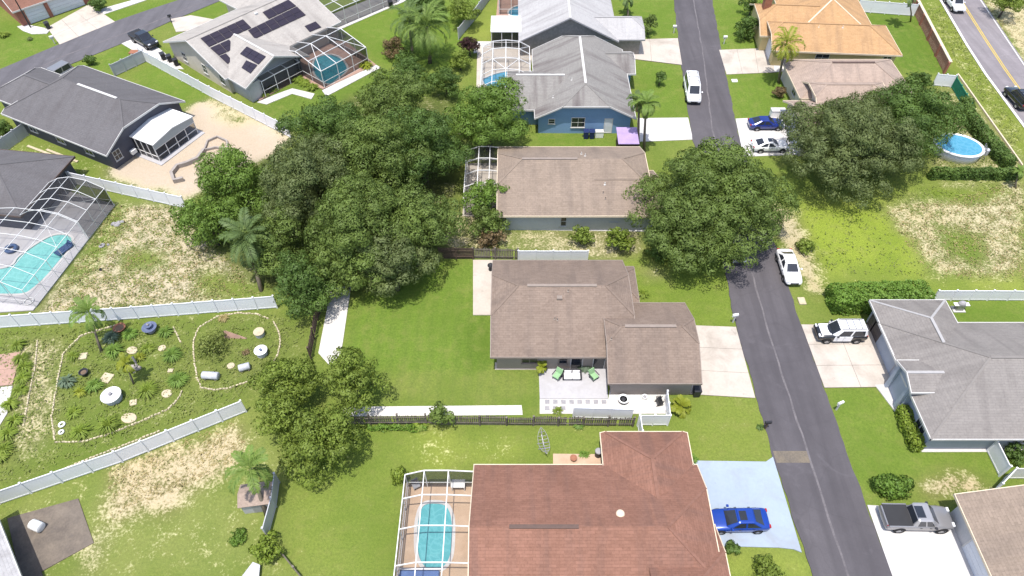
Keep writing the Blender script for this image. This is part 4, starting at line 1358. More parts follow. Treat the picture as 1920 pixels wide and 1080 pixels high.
# brown house lanai
sheet('pool_deck', [(-5.6, 56.8), (-1.0, 56.8), (-1.0, 66.2), (-5.6, 66.2)], 'concrete', 0.05, 'beige slab under the small cage of the brown roofed house')
cage('small white framed cage beside the light brown roof', 0, 0, 0, [(-5.4, 2.3), (-3.9, 2.9), (-2.6, 2.9), (-1.6, 2.75)], [57.0, 59.2, 61.4, 63.6, 65.8], east=False, screen='screen_light', wall='screen')

# above ground pool
c = G(1798, 272, 1.2)
ag = empty('above_ground_pool', (c.x, c.y, 0), R(-18), 'oval above ground pool with white rim near the main road', 'pool')
MB().lathe([(2.75, -0.2), (2.75, 1.18)], 36, sy=0.8).build('wall', MATS['metal_white'], ag, smooth=True)
mb = MB()
n = 36
for i in range(n):
    pass
vs, fs = [], []
for r, z in ((2.62, 1.15), (2.62, 1.24), (2.95, 1.24), (2.95, 1.15)):
    for k in range(n):
        t = 2 * math.pi * k / n
        vs.append((r * math.cos(t), (r - 0.55) * math.sin(t), z))
for i in range(4):
    for k in range(n):
        fs.append((i * n + k, i * n + (k + 1) % n, ((i + 1) % 4) * n + (k + 1) % n, ((i + 1) % 4) * n + k))
mb.add(vs, fs).build('rim', MATS['metal_white'], ag)
MB().poly([(2.64 * math.cos(2 * math.pi * k / n), 2.09 * math.sin(2 * math.pi * k / n), 1.2) for k in range(n)]).build('water', MATS['water_blue'], ag)
mb = MB()
for dy in (-0.3, 0.3): mb.beam((2.95, dy, 0), (2.8, dy, 1.9), 0.06).beam((3.3, dy, 0), (2.95, dy, 1.7), 0.06)
for z in (0.35, 0.7, 1.05, 1.4): mb.beam((2.98, -0.3, z), (2.98, 0.3, z), 0.06)
mb.build('ladder', MATS['metal_grey'], ag)
MB().lathe([(0.3, 0), (0.3, 0.7), (0.2, 0.8)], 12, (3.6, 0.9)).box(3.2, 3.9, 1.3, 1.8, 0, 0.35).build('pump', MATS['barrel'], ag)


# ---------------------------------------------------------------- fences
def vinyl_panel(L, h, m, planks=True):
    mb = MB()
    mb.box(0.07, L - 0.07, -0.035, 0.035, h - 0.14, h - 0.02)
    mb.box(0.07, L - 0.07, -0.035, 0.035, 0.06, 0.2)
    mb.box(0.07, L - 0.07, -0.018, 0.018, 0.2, h - 0.14)
    for i in range(1, 4):
        x = 0.07 + (L - 0.14) * i / 4
        mb.box(x - 0.02, x + 0.02, -0.021, 0.021, 0.2, h - 0.14)
    return mb.mesh('panel', MATS[m])


def fence(name, label, pts, h=1.8, plen=1.95, m='vinyl', style='vinyl', group=None, lean=0.0, cat='fence', post_h=0.1):
    pts = [Vector(p[:2]) for p in pts]
    root = empty(name, (pts[0].x, pts[0].y, 0), 0, label, cat, group)
    o0 = pts[0]
    postm = MB().box(-0.065, 0.065, -0.065, 0.065, -0.3, h + post_h - 0.04).box(-0.08, 0.08, -0.08, 0.08, h + post_h - 0.04, h + post_h).mesh('post', MATS[m])
    first = True
    for a, b in zip(pts[:-1], pts[1:]):
        d = b - a
        n = max(1, round(d.length / plen))
        L = d.length / n
        ang = math.atan2(d.y, d.x)
        if style == 'vinyl': meshes = [vinyl_panel(L, h, m)]
        else: meshes = [picket_panel(L, h, m, style, s) for s in range(5)]
        for i in range(n + 1):
            if i == 0 and not first: continue
            p = a + d * (i / n) - o0
            po = link('post', postm, root, (p.x, p.y, 0), ang)
            if lean: po.rotation_euler = (random.uniform(-lean, lean), 0, ang)
        for i in range(n):
            p = a + d * (i / n) - o0
            o = link('panel', meshes[i % len(meshes)] if style == 'vinyl' else random.choice(meshes), root, (p.x, p.y, random.uniform(-0.015, 0.015)), ang)
            if lean: o.rotation_euler = (random.uniform(-lean, lean), 0, ang)
        first = False
    return root


def picket_panel(L, h, m, style, seed):
    rr = random.Random(seed * 13 + int(L * 100))
    mb = MB()
    for z in (0.35, h - 0.35): mb.box(0, L, -0.05, -0.01, z, z + 0.09)
    if style == 'picket':
        k = int(L / 0.17)
        w = L / k
        for i in range(k):
            if rr.random() < 0.05: continue
            x = i * w + rr.uniform(-0.012, 0.012)
            t = h + rr.uniform(-0.12, 0.03)
            s = rr.uniform(-0.02, 0.02)
            mb.add([(x + 0.02, 0, 0.03), (x + w - 0.03, 0, 0.03), (x + w - 0.03 + s, 0, t - 0.06), (x + w / 2 + s, 0, t), (x + 0.02 + s, 0, t - 0.06),
                    (x + 0.02, 0.022, 0.03), (x + w - 0.03, 0.022, 0.03), (x + w - 0.03 + s, 0.022, t - 0.06), (x + w / 2 + s, 0.022, t), (x + 0.02 + s, 0.022, t - 0.06)],
                   [(0, 1, 2, 3, 4), (9, 8, 7, 6, 5), (0, 5, 6, 1), (1, 6, 7, 2), (2, 7, 8, 3), (3, 8, 9, 4), (4, 9, 5, 0)])
    else:
        z = 0.06
        while z < h - 0.05:
            mb.box(0.02, L - 0.02, 0, 0.025, z, z + 0.15 + rr.uniform(-0.01, 0.01))
            z += 0.185
    return mb.mesh('panel', MATS[m])


fence('vinyl_fence', 'long white panel fence between the sandy lot and the garden', [G(-120, 621), G(0, 615), G(260, 597), G(520, 577)])
fence('vinyl_fence', 'white diagonal panel fence below the garden', [G(-120, 985), G(0, 945), G(230, 866), G(462, 772)], plen=2.3)
fence('vinyl_fence', 'white fence below the dark grey house with the screen room', [G(-120, 282), G(0, 314), G(200, 358), G(350, 391)], plen=2.2)
fence('vinyl_fence', 'white fence between the dark grey house and the solar panel house', [G(268, 112), G(400, 184), G(545, 258)], plen=2.2)
fence('vinyl_fence', 'short grey fence behind the dark grey house', [G(216, 143), G(276, 115)], m='vinyl_grey', plen=1.6)
fence('vinyl_fence', 'short grey fence at the left corner of the dark grey house', [G(-30, 318), G(0, 292), G(54, 254)], m='vinyl_grey', plen=1.7)
fence('vinyl_fence', 'plain white fence between the taupe and light brown roofs', [G(972, 470, 1.8), G(1103, 470, 1.8)], plen=2.0, post_h=0.05)
fence('plank_fence', 'dark horizontal plank fence left of the weathered picket section', [G(822, 466, 1.6), G(886, 466, 1.6)], 1.6, 1.9, 'wood_brown', 'plank', lean=0.03)
fence('picket_fence', 'short weathered picket fence ending at the white fence', [G(886, 465, 1.6), G(971, 467, 1.6)], 1.65, 2.2, 'wood_grey', 'picket', lean=0.04)
fence('picket_fence', 'long weathered grey picket fence behind the red brown house', [G(590, 796), G(800, 796), G(1000, 798), G(1186, 799)], 1.5, 2.3, 'wood_grey', 'picket', lean=0.09)
fence('vinyl_fence', 'white fence around the gravel corner of the taupe house', [G(1077, 764, 1.7), G(1187, 767, 1.7)], 1.7, 1.6, post_h=0.04)
fence('vinyl_fence', 'bright white corner fence beside the taupe garage', [G(1195, 797), G(1251, 797), G(1246, 752)], 1.7, 1.5, post_h=0.06)
fence('vinyl_fence', 'white gate panel pointing at the red brown roof', [G(1196, 799), G(1200, 826)], 1.7, 1.6, post_h=0.06)
fence('plank_fence', 'dark brown fence beside the white gravel strip', [G(583, 672), G(596, 600), G(618, 548)], 1.7, 2.2, 'wood_brown', 'picket', lean=0.04)
fence('vinyl_fence', 'grey fence beside the palm thicket at the top', [G(860, 74), G(890, 38), G(925, -10)], m='vinyl_grey', plen=2.2)
fence('vinyl_fence', 'grey fence beside the leaning palm in the lower left yard', [G(524, 905), G(518, 950), G(503, 1006)], 1.7, 1.9, 'vinyl_grey')
fence('wire_fence', 'low dark edging running to the bottom beside the lower left yard', [G(503, 1008), G(530, 1040), G(575, 1095)], 0.5, 1.5, 'wood_grey', 'plank')
fence('vinyl_fence', 'white fence at the top beside the red brick wall', [G(1605, 22), G(1712, 30)], 1.9, 2.2)
fence('vinyl_fence', 'white fence at the foot of the red brick wall', [G(1748, 160), G(1782, 163)], 1.8, 1.5)
fence('net_fence', 'green mesh screen beside the hedge near the main road', [G(1784, 164), G(1812, 212)], 1.6, 1.8, 'net_green')
fence('vinyl_fence', 'white fence along the vacant lot behind the grey house', [G(1748, 563), G(1850, 563), G(2000, 564)], 1.5, 2.2)
fence('vinyl_fence', 'white fence panels beside the wall of the grey house', [G(1850, 846), G(1873, 893)], 1.8, 1.8)
fence('vinyl_fence', 'white fence corner behind the bottom right brown roof', [G(1858, 925), G(1884, 897), G(2000, 897)], 1.8, 1.9)

# red brick wall along the main road
ba, bb = G(1711, 20), G(1770, 137)
d = (bb - ba)
bw = empty('brick_wall', (ba.x, ba.y, 0), math.atan2(d.y, d.x), 'red brick wall with cream cap beside the main road', 'wall')
Lw = d.length
MB().box(-6, Lw, -0.0, 0.22, -0.3, 1.7).build('masonry', MATS['brick_red'], bw)
MB().box(-6, Lw, -0.06, 0.34, 1.7, 1.8).build('cap', MATS['trim_cream'], bw)
for k in range(5): MB().box(k * Lw / 4.0 - 0.25, k * Lw / 4.0 + 0.25, -0.14, -0.002, -0.3, 1.72).build('pier', MATS['brick_red'], bw)
mb = MB()
for k in range(12):
    z = 0.1 + k * 0.135
    mb.box(-6, Lw, -0.006, 0.0, z, z + 0.012)
mb.build('mortar', MATS['trim_cream'], bw)
a, b = offset_line([G(1795, 140), G(1860, 232), G(1925, 324), G(2000, 430)], 0.16)
tag(strip('kerb', a, b, -0.2, 0.22, 'trim_cream'), 'thin cream kerb running beside the hedge and main road verge', kind='structure')
# ---------------------------------------------------------------- foliage
def rand_dirs(rng, n, zmin=-1.0):
    z = rng.uniform(zmin, 1, n)
    t = rng.uniform(0, 2 * np.pi, n)
    r = np.sqrt(np.maximum(0, 1 - z * z))
    return np.stack([r * np.cos(t), r * np.sin(t), z], -1)


def leaf_quads(rng, pos, nrm, size, aspect=0.5, tilt=0.7):
    n = len(pos)
    nn = nrm + tilt * rng.normal(size=(n, 3))
    nn /= np.linalg.norm(nn, axis=1, keepdims=True) + 1e-9
    r = rng.normal(size=(n, 3))
    t = np.cross(nn, r)
    t /= np.linalg.norm(t, axis=1, keepdims=True) + 1e-9
    b = np.cross(nn, t)
    s = (size * rng.uniform(0.5, 1.6, n))[:, None]
    v = np.stack([pos - t * s, pos + b * s * aspect + nn * s * 0.12, pos + t * s, pos - b * s * aspect + nn * s * 0.12], 1).reshape(-1, 3)
    q = np.arange(n * 4).reshape(-1, 4)[:, ::-1]
    return v, q


def crown_mesh(name, seed, lobes, m, clump=0.85, leaf=0.17, per=70, dens=1.0, zmin=-0.45, tilt=0.3, aspect=0.55):
    rng = np.random.default_rng(seed)
    P, N = [], []
    L = np.array(lobes, float)
    for i, (cx, cy, cz, rx, ry, rz) in enumerate(lobes):
        area = 4 * np.pi * ((rx * ry) ** 1.6 / 3 + (rx * rz) ** 1.6 / 3 + (ry * rz) ** 1.6 / 3) ** (1 / 1.6)
        nc = max(6, int(dens * area * 0.75 / (clump * clump * 1.55)))
        d = rand_dirs(rng, nc, zmin)
        cc = np.array([cx, cy, cz]) + d * np.array([rx, ry, rz]) * rng.uniform(0.72, 1.08, (nc, 1))
        # drop clumps buried in other lobes
        keep = np.ones(nc, bool)
        for j, (ax, ay, az, sx, sy, sz) in enumerate(lobes):
            if j == i: continue
            q = ((cc - [ax, ay, az]) / [sx, sy, sz])
            keep &= (q * q).sum(1) > 0.55
        cc = cc[keep]
        d = d[keep]
        k = len(cc)
        if k == 0: continue
        cr = clump * rng.uniform(0.5, 1.15, k)
        n = np.maximum(10, (per * (cr / clump) ** 2)).astype(int)
        ci = np.repeat(np.arange(k), n)
        dd = rand_dirs(rng, len(ci), -0.55)
        dd = dd + 0.55 * d[ci]
        dd /= np.linalg.norm(dd, axis=1, keepdims=True)
        ph = rng.uniform(0, 6.28, (k, 3))[ci]
        lump = 1 + 0.22 * (np.sin(dd[:, 0] * 4 + ph[:, 0]) * np.sin(dd[:, 1] * 4 + ph[:, 1]) + 0.5 * np.sin(dd[:, 2] * 7 + ph[:, 2]))[:, None]
        fz = rng.uniform(0, 1, (len(ci), 1)) < 0.2
        rad = cr[ci][:, None] * lump * np.where(fz, rng.uniform(0.6, 1.28, (len(ci), 1)), rng.uniform(0.88, 1.03, (len(ci), 1)))
        P.append(cc[ci] + dd * rad * np.array([1, 1, 0.75]))
        N.append(dd)
        # inner dark mass so that the crown is not see-through
        ni = int(nc * per * 0.16)
        di = rand_dirs(rng, ni, -0.7)
        P.append(np.array([cx, cy, cz]) + di * np.array([rx, ry, rz]) * rng.uniform(0.45, 0.85, (ni, 1)))
        N.append(di)
    P = np.concatenate(P)
    N = np.concatenate(N)
    lo = P[:, 2] > 0.06
    v, q = leaf_quads(rng, P[lo], N[lo], leaf, aspect, tilt)
    me = fast_mesh(name, v, q, MATS[m])
    nn = N[lo] + 0.18 * rng.normal(size=N[lo].shape)
    nn /= np.linalg.norm(nn, axis=1, keepdims=True) + 1e-9
    me.normals_split_custom_set_from_vertices(np.repeat(nn, 4, axis=0).astype(np.float32))
    return me


def tree(label, px, py, zc, r, m='leaf_oak', h=None, seed=1, nl=7, flat=0.8, squash=(1, 1), clump=None, leaf=0.096, per=None, gap=0.16, group=None, cat='tree', name='oak_tree', spread=0.62, trunk_r=None, dens=1.0, lobes=None):
    """crown centred at height zc on the line surveyed at (px, py); r is the crown radius in metres"""
    c = G(px, py, zc)
    if clump is None: clump = min(1.0, max(0.3, 0.2 * r))
    if per is None: per = int(max(30, 200 * (clump / 0.9) ** 2 * (0.096 / leaf) ** 2))
    rr = random.Random(seed)
    root = empty(name, (c.x, c.y, 0), 0, label, cat, group)
    if lobes is None:
        lobes = [(0, 0, zc - r * 0.2, r * 0.42 * squash[0], r * 0.42 * squash[1], r * 0.34 * flat)]
        for i in range(nl):
            t = 2 * math.pi * (i + rr.uniform(-0.25, 0.25)) / nl
            if r > 3 and rr.random() < gap: continue
            k = r * spread * rr.uniform(0.75, 1.2)
            s = r * rr.uniform(0.26, 0.42)
            lobes.append((k * math.cos(t) * squash[0], k * math.sin(t) * squash[1], zc + rr.uniform(-0.5, 0.12) * r * flat, s, s, s * flat * rr.uniform(0.8, 1.1)))
        nm = max(2, int(nl * 0.75))
        for i in range(nm):
            t = 2 * math.pi * (i + rr.uniform(-0.3, 0.3)) / nm + 0.4
            k = r * 0.40 * rr.uniform(0.5, 1.2)
            s = r * rr.uniform(0.24, 0.36)
            lobes.append((k * math.cos(t) * squash[0], k * math.sin(t) * squash[1], zc + r * flat * rr.uniform(0.12, 0.58), s, s, s * flat))
    lobes = [(a, b, max(c_, f * 0.85), d_, e, f) for a, b, c_, d_, e, f in lobes]
    cm = crown_mesh('crown', seed, lobes, m, clump, leaf, per, dens)
    link('crown', cm, root)
    tr = trunk_r or max(0.08, r * 0.055)
    mb = MB()
    zf = max(0.6, zc - 0.35 * r)
    mb.tube([(0, 0, -0.2), (0.1 * r * 0.3, 0.02, zf * 0.5), (0, 0, zf)], [tr * 1.35, tr, tr * 0.85], 8)
    for l in lobes[:8]:
        e = Vector(l[:3])
        s = Vector((0, 0, zf * 0.9))
        mid = s.lerp(e, 0.5) + Vector((0, 0, -0.12 * r * 0.5))
        mb.tube([s, mid, e], [tr * 0.6, tr * 0.4, tr * 0.12], 6)
    mb.build('trunk', MATS['bark'], root, smooth=True)
    return root


CL = 'trees of the thicket in the middle left'
T = [
    ('bright green tree at the left edge of the thicket beside the white fence', 432, 342, 3.8, 4.8, 'leaf_bright', 11),
    ('low bright green tree at the left of the thicket above the palm', 392, 420, 3.0, 3.6, 'leaf_bright', 12),
    ('grey green feathery tree in the middle of the thicket', 590, 335, 5.5, 6.2, 'leaf_grey', 13),
    ('dark green tree at the upper left of the thicket below the teal pool', 622, 238, 4.8, 5.2, 'leaf_deep', 14),
    ('green tree at the top of the thicket below the palms', 742, 195, 5.0, 5.2, 'leaf_oak', 15),
    ('dark tree at the right of the thicket beside the small cage', 790, 275, 5.0, 5.6, 'leaf_deep', 16),
    ('oak green tree at the centre right of the thicket', 700, 300, 6.0, 5.6, 'leaf_oak', 17),
    ('broad grey green tree at the lower middle of the thicket over the gravel', 690, 420, 5.6, 6.0, 'leaf_oak', 18),
    ('oak green tree at the right end of the thicket above the plank fence', 785, 405, 5.0, 4.6, 'leaf_oak', 19),
    ('tree at the lower right of the thicket shading the mown lawn', 735, 490, 4.2, 3.9, 'leaf_grey', 20),
    ('round tree at the bottom of the thicket where the white fence ends', 568, 530, 3.4, 3.5, 'leaf_deep', 21),
    ('green tree behind the palm in the lower left of the thicket', 520, 440, 3.6, 4.2, 'leaf_oak', 22),
    ('small dark tree at the lower middle of the thicket beside the gravel', 640, 500, 3.4, 3.2, 'leaf_oak', 23),
]
for lb, px, py, zc, r, m, sd in T:
    tree(lb, px, py, zc, r, m, seed=sd, group=CL, nl=9 if r > 5 else 7)
tree('yellow green round oak beside the lattice pool cage', 915, 222, 4.6, 5.6, 'leaf_bright', seed=31, squash=(1.08, 0.8), nl=9)
tree('dark green shrub tree at the corner of the lattice pool cage', 835, 150, 2.5, 2.6, 'leaf_deep', seed=32, nl=5)
tree('large oak overhanging the street beside the brown roof', 1338, 372, 5.4, 8.3, 'leaf_oak', seed=33, nl=11, flat=0.68, gap=0.05, squash=(0.98, 0.95))
tree('lower limb oak leaning over the lawn below the large street oak', 1300, 455, 3.8, 4.4, 'leaf_oak', seed=34, nl=6)
tree('huge grey green oak over the vacant lot corner', 1598, 262, 5.4, 7.3, 'leaf_grey', seed=35, nl=12, flat=0.72, gap=0.0, spread=0.62)
tree('darker green oak beside the above ground pool', 1700, 222, 5.2, 5.8, 'leaf_deep', seed=36, nl=8)
tree('bushy green tree beside the light brown roof and cage', 912, 365, 3.2, 2.5, 'leaf_bright', seed=37, nl=5, flat=1.0)
tree('lower bushy green tree in front of the light brown roof', 918, 412, 2.2, 2.2, 'leaf_oak', seed=38, nl=5, flat=0.9)
tree('upper left tree of the clump at the garden corner', 540, 712, 3.0, 2.9, 'leaf_olive', seed=39, nl=6)
tree('upper right tree of the clump beside the mown lawn', 660, 708, 3.2, 2.9, 'leaf_olive', seed=40, nl=6)
tree('lower tree of the clump above the grey shed', 604, 818, 3.1, 3.3, 'leaf_olive', seed=41, nl=7)
tree('left tree of the clump above the dirt yard', 528, 782, 2.8, 2.5, 'leaf_olive', seed=42, nl=5)
tree('small lime bush tree right of the trimmed brown roof wall', 1165, 445, 1.7, 1.5, 'leaf_lime', seed=43, nl=5, name='shrub', cat='shrub', flat=0.95)
tree('brownish bush below the brown roof wall', 1090, 438, 1.4, 1.3, 'leaf_olive', seed=44, nl=4, name='shrub', cat='shrub', flat=0.95)
tree('small young tree on the front lawn beside the pale metal roof', 1218, 42, 1.9, 1.3, 'leaf_oak', seed=45, nl=4, flat=1.1)
tree('tall leafy shrub beside the orange roof and street', 1403, 48, 2.0, 1.7, 'leaf_deep', seed=46, nl=5, flat=1.2)
tree('leafy shrub at the top beside the orange roof', 1410, 8, 2.0, 1.8, 'leaf_deep', seed=47, nl=5, flat=1.0)
tree('rust coloured shrub left of the palm thicket at the top', 735, 88, 1.6, 1.8, 'leaf_rust', seed=48, nl=5, name='shrub', cat='shrub', flat=1.0)
tree('dark purple shrub beside the grey fence at the top', 880, 84, 1.8, 1.6, 'leaf_purple', seed=49, nl=5, name='shrub', cat='shrub', flat=1.0)
tree('olive tree at the top beside the grey fence', 868, 18, 2.6, 2.6, 'leaf_olive', seed=50, nl=5)
tree('dark tree at the top edge behind the palms', 800, 2, 2.8, 3.4, 'leaf_deep', seed=51, nl=6)
tree('olive shrub at the right of the palm thicket', 862, 112, 1.6, 1.8, 'leaf_olive', seed=52, nl=5, name='shrub', cat='shrub')
tree('dark shrub at the left foot of the palms at the top', 760, 110, 1.4, 1.7, 'leaf_deep', seed=53, nl=5, name='shrub', cat='shrub')
tree('dark shrub under the oak beside the yellow green oak', 770, 140, 2.6, 2.8, 'leaf_deep', seed=54, nl=5)
tree('slim dark tree on the lawn beside the blue house', 1238, 145, 1.2, 0.7, 'leaf_deep', seed=55, nl=3, flat=1.3)
tree('dark bush behind the two oaks beside the white fence', 1727, 148, 1.3, 1.7, 'leaf_deep', seed=56, nl=5, name='shrub', cat='shrub')
tree('dark bush at the upper end of the hedge beside the main road', 1812, 195, 1.2, 1.3, 'leaf_deep', seed=57, nl=4, name='shrub', cat='shrub')
tree('grey wispy shrub inside the stone ring of the garden', 398, 648, 0.7, 1.7, 'leaf_sprig', seed=58, nl=6, name='shrub', cat='shrub', flat=0.6, dens=0.35, leaf=0.09)
tree('leafy young tree beside the long picket fence', 826, 775, 1.7, 1.0, 'leaf_oak', seed=59, nl=4, flat=1.0)
tree('lime shrub below the leaning palm in the lower left yard', 497, 1032, 0.8, 1.2, 'leaf_lime', seed=60, nl=4, name='shrub', cat='shrub')
tree('dark tree trunk side bush at the top right edge', 1890, 2, 2.6, 2.6, 'leaf_olive', seed=61, nl=5)
tree('leafy bush on the roadside above the white sedan', 1510, 460, 0.7, 1.1, 'leaf_olive', seed=62, nl=4, name='shrub', cat='shrub')
tree('pale green bush at the garage corner under the huge oak', 1490, 222, 1.0, 1.3, 'leaf_lime', seed=63, nl=4, name='shrub', cat='shrub')
tree('dark green shrub between the brick garage and the path', 183, 6, 1.2, 1.5, 'leaf_deep', seed=64, nl=4, name='shrub', cat='shrub')
tree('wispy shrub at the bottom beside the blue driveway', 1440, 1068, 0.8, 1.2, 'leaf_olive', seed=65, nl=4, name='shrub', cat='shrub', flat=0.7)
tree('yellow green bush beside the tan pool cage', 749, 893, 0.55, 0.62, 'leaf_lime', seed=66, nl=4, name='shrub', cat='shrub', leaf=0.1, clump=0.3)
tree('small green bush at the gutter of the red brown roof', 1374, 1027, 0.5, 0.45, 'leaf_deep', seed=67, nl=3, name='shrub', cat='shrub', leaf=0.1, clump=0.25)
tree('twiggy brown bush below the bushy green trees', 920, 450, 0.9, 1.6, 'leaf_rust', seed=68, nl=5, name='shrub', cat='shrub', dens=0.7)
tree('brown shrub at the front door of the beige roofed house', 1463, 172, 0.8, 0.9, 'leaf_rust', seed=69, nl=4, name='shrub', cat='shrub')
tree('dark shrub under the large street oak on the lawn side', 1235, 470, 1.0, 1.4, 'leaf_deep', seed=70, nl=4, name='shrub', cat='shrub')
tree('shrub behind the dark grey house beside the side street', 168, 112, 0.7, 0.7, 'leaf_deep', seed=71, nl=3, name='shrub', cat='shrub', leaf=0.12, clump=0.4)
tree('variegated shrub at the corner of the dark grey house', 45, 172, 0.8, 1.1, 'leaf_lime', seed=72, nl=4, name='shrub', cat='shrub')
tree('green bush at the left edge beside the dark grey house', 2, 238, 0.8, 1.1, 'leaf_deep', seed=73, nl=4, name='shrub', cat='shrub')
tree('dark bush at the lower right corner of the dark grey fence', 1905, 850, 0.6, 1.0, 'leaf_deep', seed=74, nl=4, name='shrub', cat='shrub')


def hedge(label, pts, w, h, m, seed, leaf=0.11, dens=130, name='hedge'):
    pts = [Vector(p[:2]) for p in pts]
    rng = np.random.default_rng(seed)
    root = empty(name, (pts[0].x, pts[0].y, 0), 0, label, 'hedge')
    P, N = [], []
    for a, b in zip(pts[:-1], pts[1:]):
        d = b - a
        L = d.length
        d = d / L
        nrm = Vector((-d.y, d.x))
        for kind, area in (('top', L * w), ('s0', L * h), ('s1', L * h), ('e0', w * h), ('e1', w * h), ('in', L * h)):
            n = int(area * dens)
            u = rng.uniform(0, L, n)
            v = rng.uniform(-w / 2, w / 2, n)
            z = rng.uniform(0.03, h, n)
            no = np.zeros((n, 3))
            if kind == 'top': z[:] = h; no[:, 2] = 1
            elif kind == 's0': v[:] = -w / 2; no[:, 0], no[:, 1] = -nrm.x, -nrm.y
            elif kind == 's1': v[:] = w / 2; no[:, 0], no[:, 1] = nrm.x, nrm.y
            elif kind == 'e0': u[:] = 0; no[:, 0], no[:, 1] = -d.x, -d.y
            elif kind == 'e1': u[:] = L; no[:, 0], no[:, 1] = d.x, d.y
            else: no[:, 2] = 1; v *= 0.7; z *= 0.9
            bumpy = 0.10 * np.sin(u * 2.3 + seed) * np.cos(v * 2.7 + z * 2) + 0.07 * np.sin(u * 5.1 + v * 4 + z * 3)
            e = np.maximum(np.abs(v) / (w / 2), 0) ** 6 * (z / h) ** 6
            q = np.stack([a.x + d.x * u + nrm.x * v, a.y + d.y * u + nrm.y * v, z - 0.18 * e], -1) + no * (bumpy + rng.normal(0, 0.05, n))[:, None]
            q[:, :2] -= np.array(pts[0])
            P.append(q)
            N.append(no)
    P, N = np.concatenate(P), np.concatenate(N)
    P[:, 2] = np.maximum(P[:, 2], 0.03)
    v, q = leaf_quads(rng, P, N, leaf, 0.55, 0.6)
    link('foliage', fast_mesh('foliage', v, q, MATS[m]), root)
    mb = MB()
    for a, b in zip(pts[:-1], pts[1:]):
        n = max(2, int((b - a).length / 1.2))
        for i in range(n):
            c = a.lerp(b, (i + 0.5) / n) - pts[0]
            mb.tube([(c.x, c.y, -0.1), (c.x, c.y, h * 0.8)], [0.05, 0.03], 5)
    mb.build('stems', MATS['bark'], root)
    return root


hedge('thick rounded hedge between the vacant lot and the grey roofed house', [G(1552, 572), G(1728, 566)], 2.6, 2.0, 'leaf_hedge', 1, dens=110)
hedge('long clipped hedge below the above ground pool', [G(1740, 333), G(1905, 334)], 0.9, 1.3, 'leaf_deep', 2)
hedge('overgrown hedge beside the cream kerb and main road', [G(1800, 210), G(1830, 252), G(1888, 318)], 1.3, 1.5, 'leaf_deep', 3)
hedge('narrow clipped hedge along the front of the grey roofed house', [G(1686, 772), G(1716, 846)], 1.0, 1.05, 'leaf_lime', 4)
hedge('low weedy green row at the foot of the long picket fence', [G(690, 803), G(800, 804)], 0.4, 0.35, 'leaf_hedge', 5, dens=90)
# boxwood ball
c = G(1668, 918)
bx = empty('boxwood', (c.x, c.y, 0), 0, 'round clipped boxwood bush on the lawn beside the white driveway', 'shrub')
link('foliage', crown_mesh('foliage', 77, [(-0.55, 0, 0.62, 0.95, 0.75, 0.62), (0.55, 0, 0.62, 0.95, 0.75, 0.62), (0, 0, 0.7, 0.9, 0.78, 0.62)], 'leaf_hedge', 0.3, 0.085, 42, 1.3, -0.8, 0.5), bx)
MB().tube([(0, 0, -0.1), (0, 0, 0.5)], [0.07, 0.05], 6).build('stem', MATS['bark'], bx)


# palms -------------------------------------------------------------
def frond_mesh(name, L, droop, width, m, nleaf=26, seed=0, up=0.45):
    rng = np.random.default_rng(seed)
    v, q = [], []
    pts = []
    ang = up
    p = np.array([0.0, 0.0, 0.0])
    n = 14
    for i in range(n + 1):
        pts.append(p.copy())
        p = p + np.array([math.cos(ang), 0, math.sin(ang)]) * (L / n)
        ang -= droop / n * (0.6 + 0.9 * i / n)
    pts = np.array(pts)

    def quad(a, b, c, d):
        k = len(v)
        v.extend([a, b, c, d])
        q.append((k, k + 1, k + 2, k + 3))
    for i in range(n):
        w0, w1 = 0.035 * (1 - i / n) + 0.008, 0.035 * (1 - (i + 1) / n) + 0.008
        quad(pts[i] - [0, w0, 0], pts[i + 1] - [0, w1, 0], pts[i + 1] + [0, w1, 0], pts[i] + [0, w0, 0])
    for s in (-1, 1):
        for k in range(nleaf):
            t = 0.12 + 0.88 * (k + rng.uniform(0, 0.6)) / nleaf
            f = t * n
            i = min(n - 1, int(f))
            b = pts[i] + (pts[i + 1] - pts[i]) * (f - i)
            tan = (pts[i + 1] - pts[i])
            tan /= np.linalg.norm(tan)
            l = width * (math.sin(math.pi * min(1, 0.12 + 0.85 * t)) ** 0.6) * rng.uniform(0.85, 1.1)
            dirn = tan * 0.75 + np.array([0, s, 0]) * 0.9 + np.array([0, 0, rng.uniform(-0.1, 0.35)])
            dirn /= np.linalg.norm(dirn)
            tip = b + dirn * l + np.array([0, 0, -0.25 * l])
            md = b + dirn * l * 0.5 + np.array([0, 0, 0.03])
            wv = tan * 0.075
            quad(b - wv * 0.6, md - wv, tip, md + wv)
    return fast_mesh(name, np.array(v), np.array(q), MATS[m])


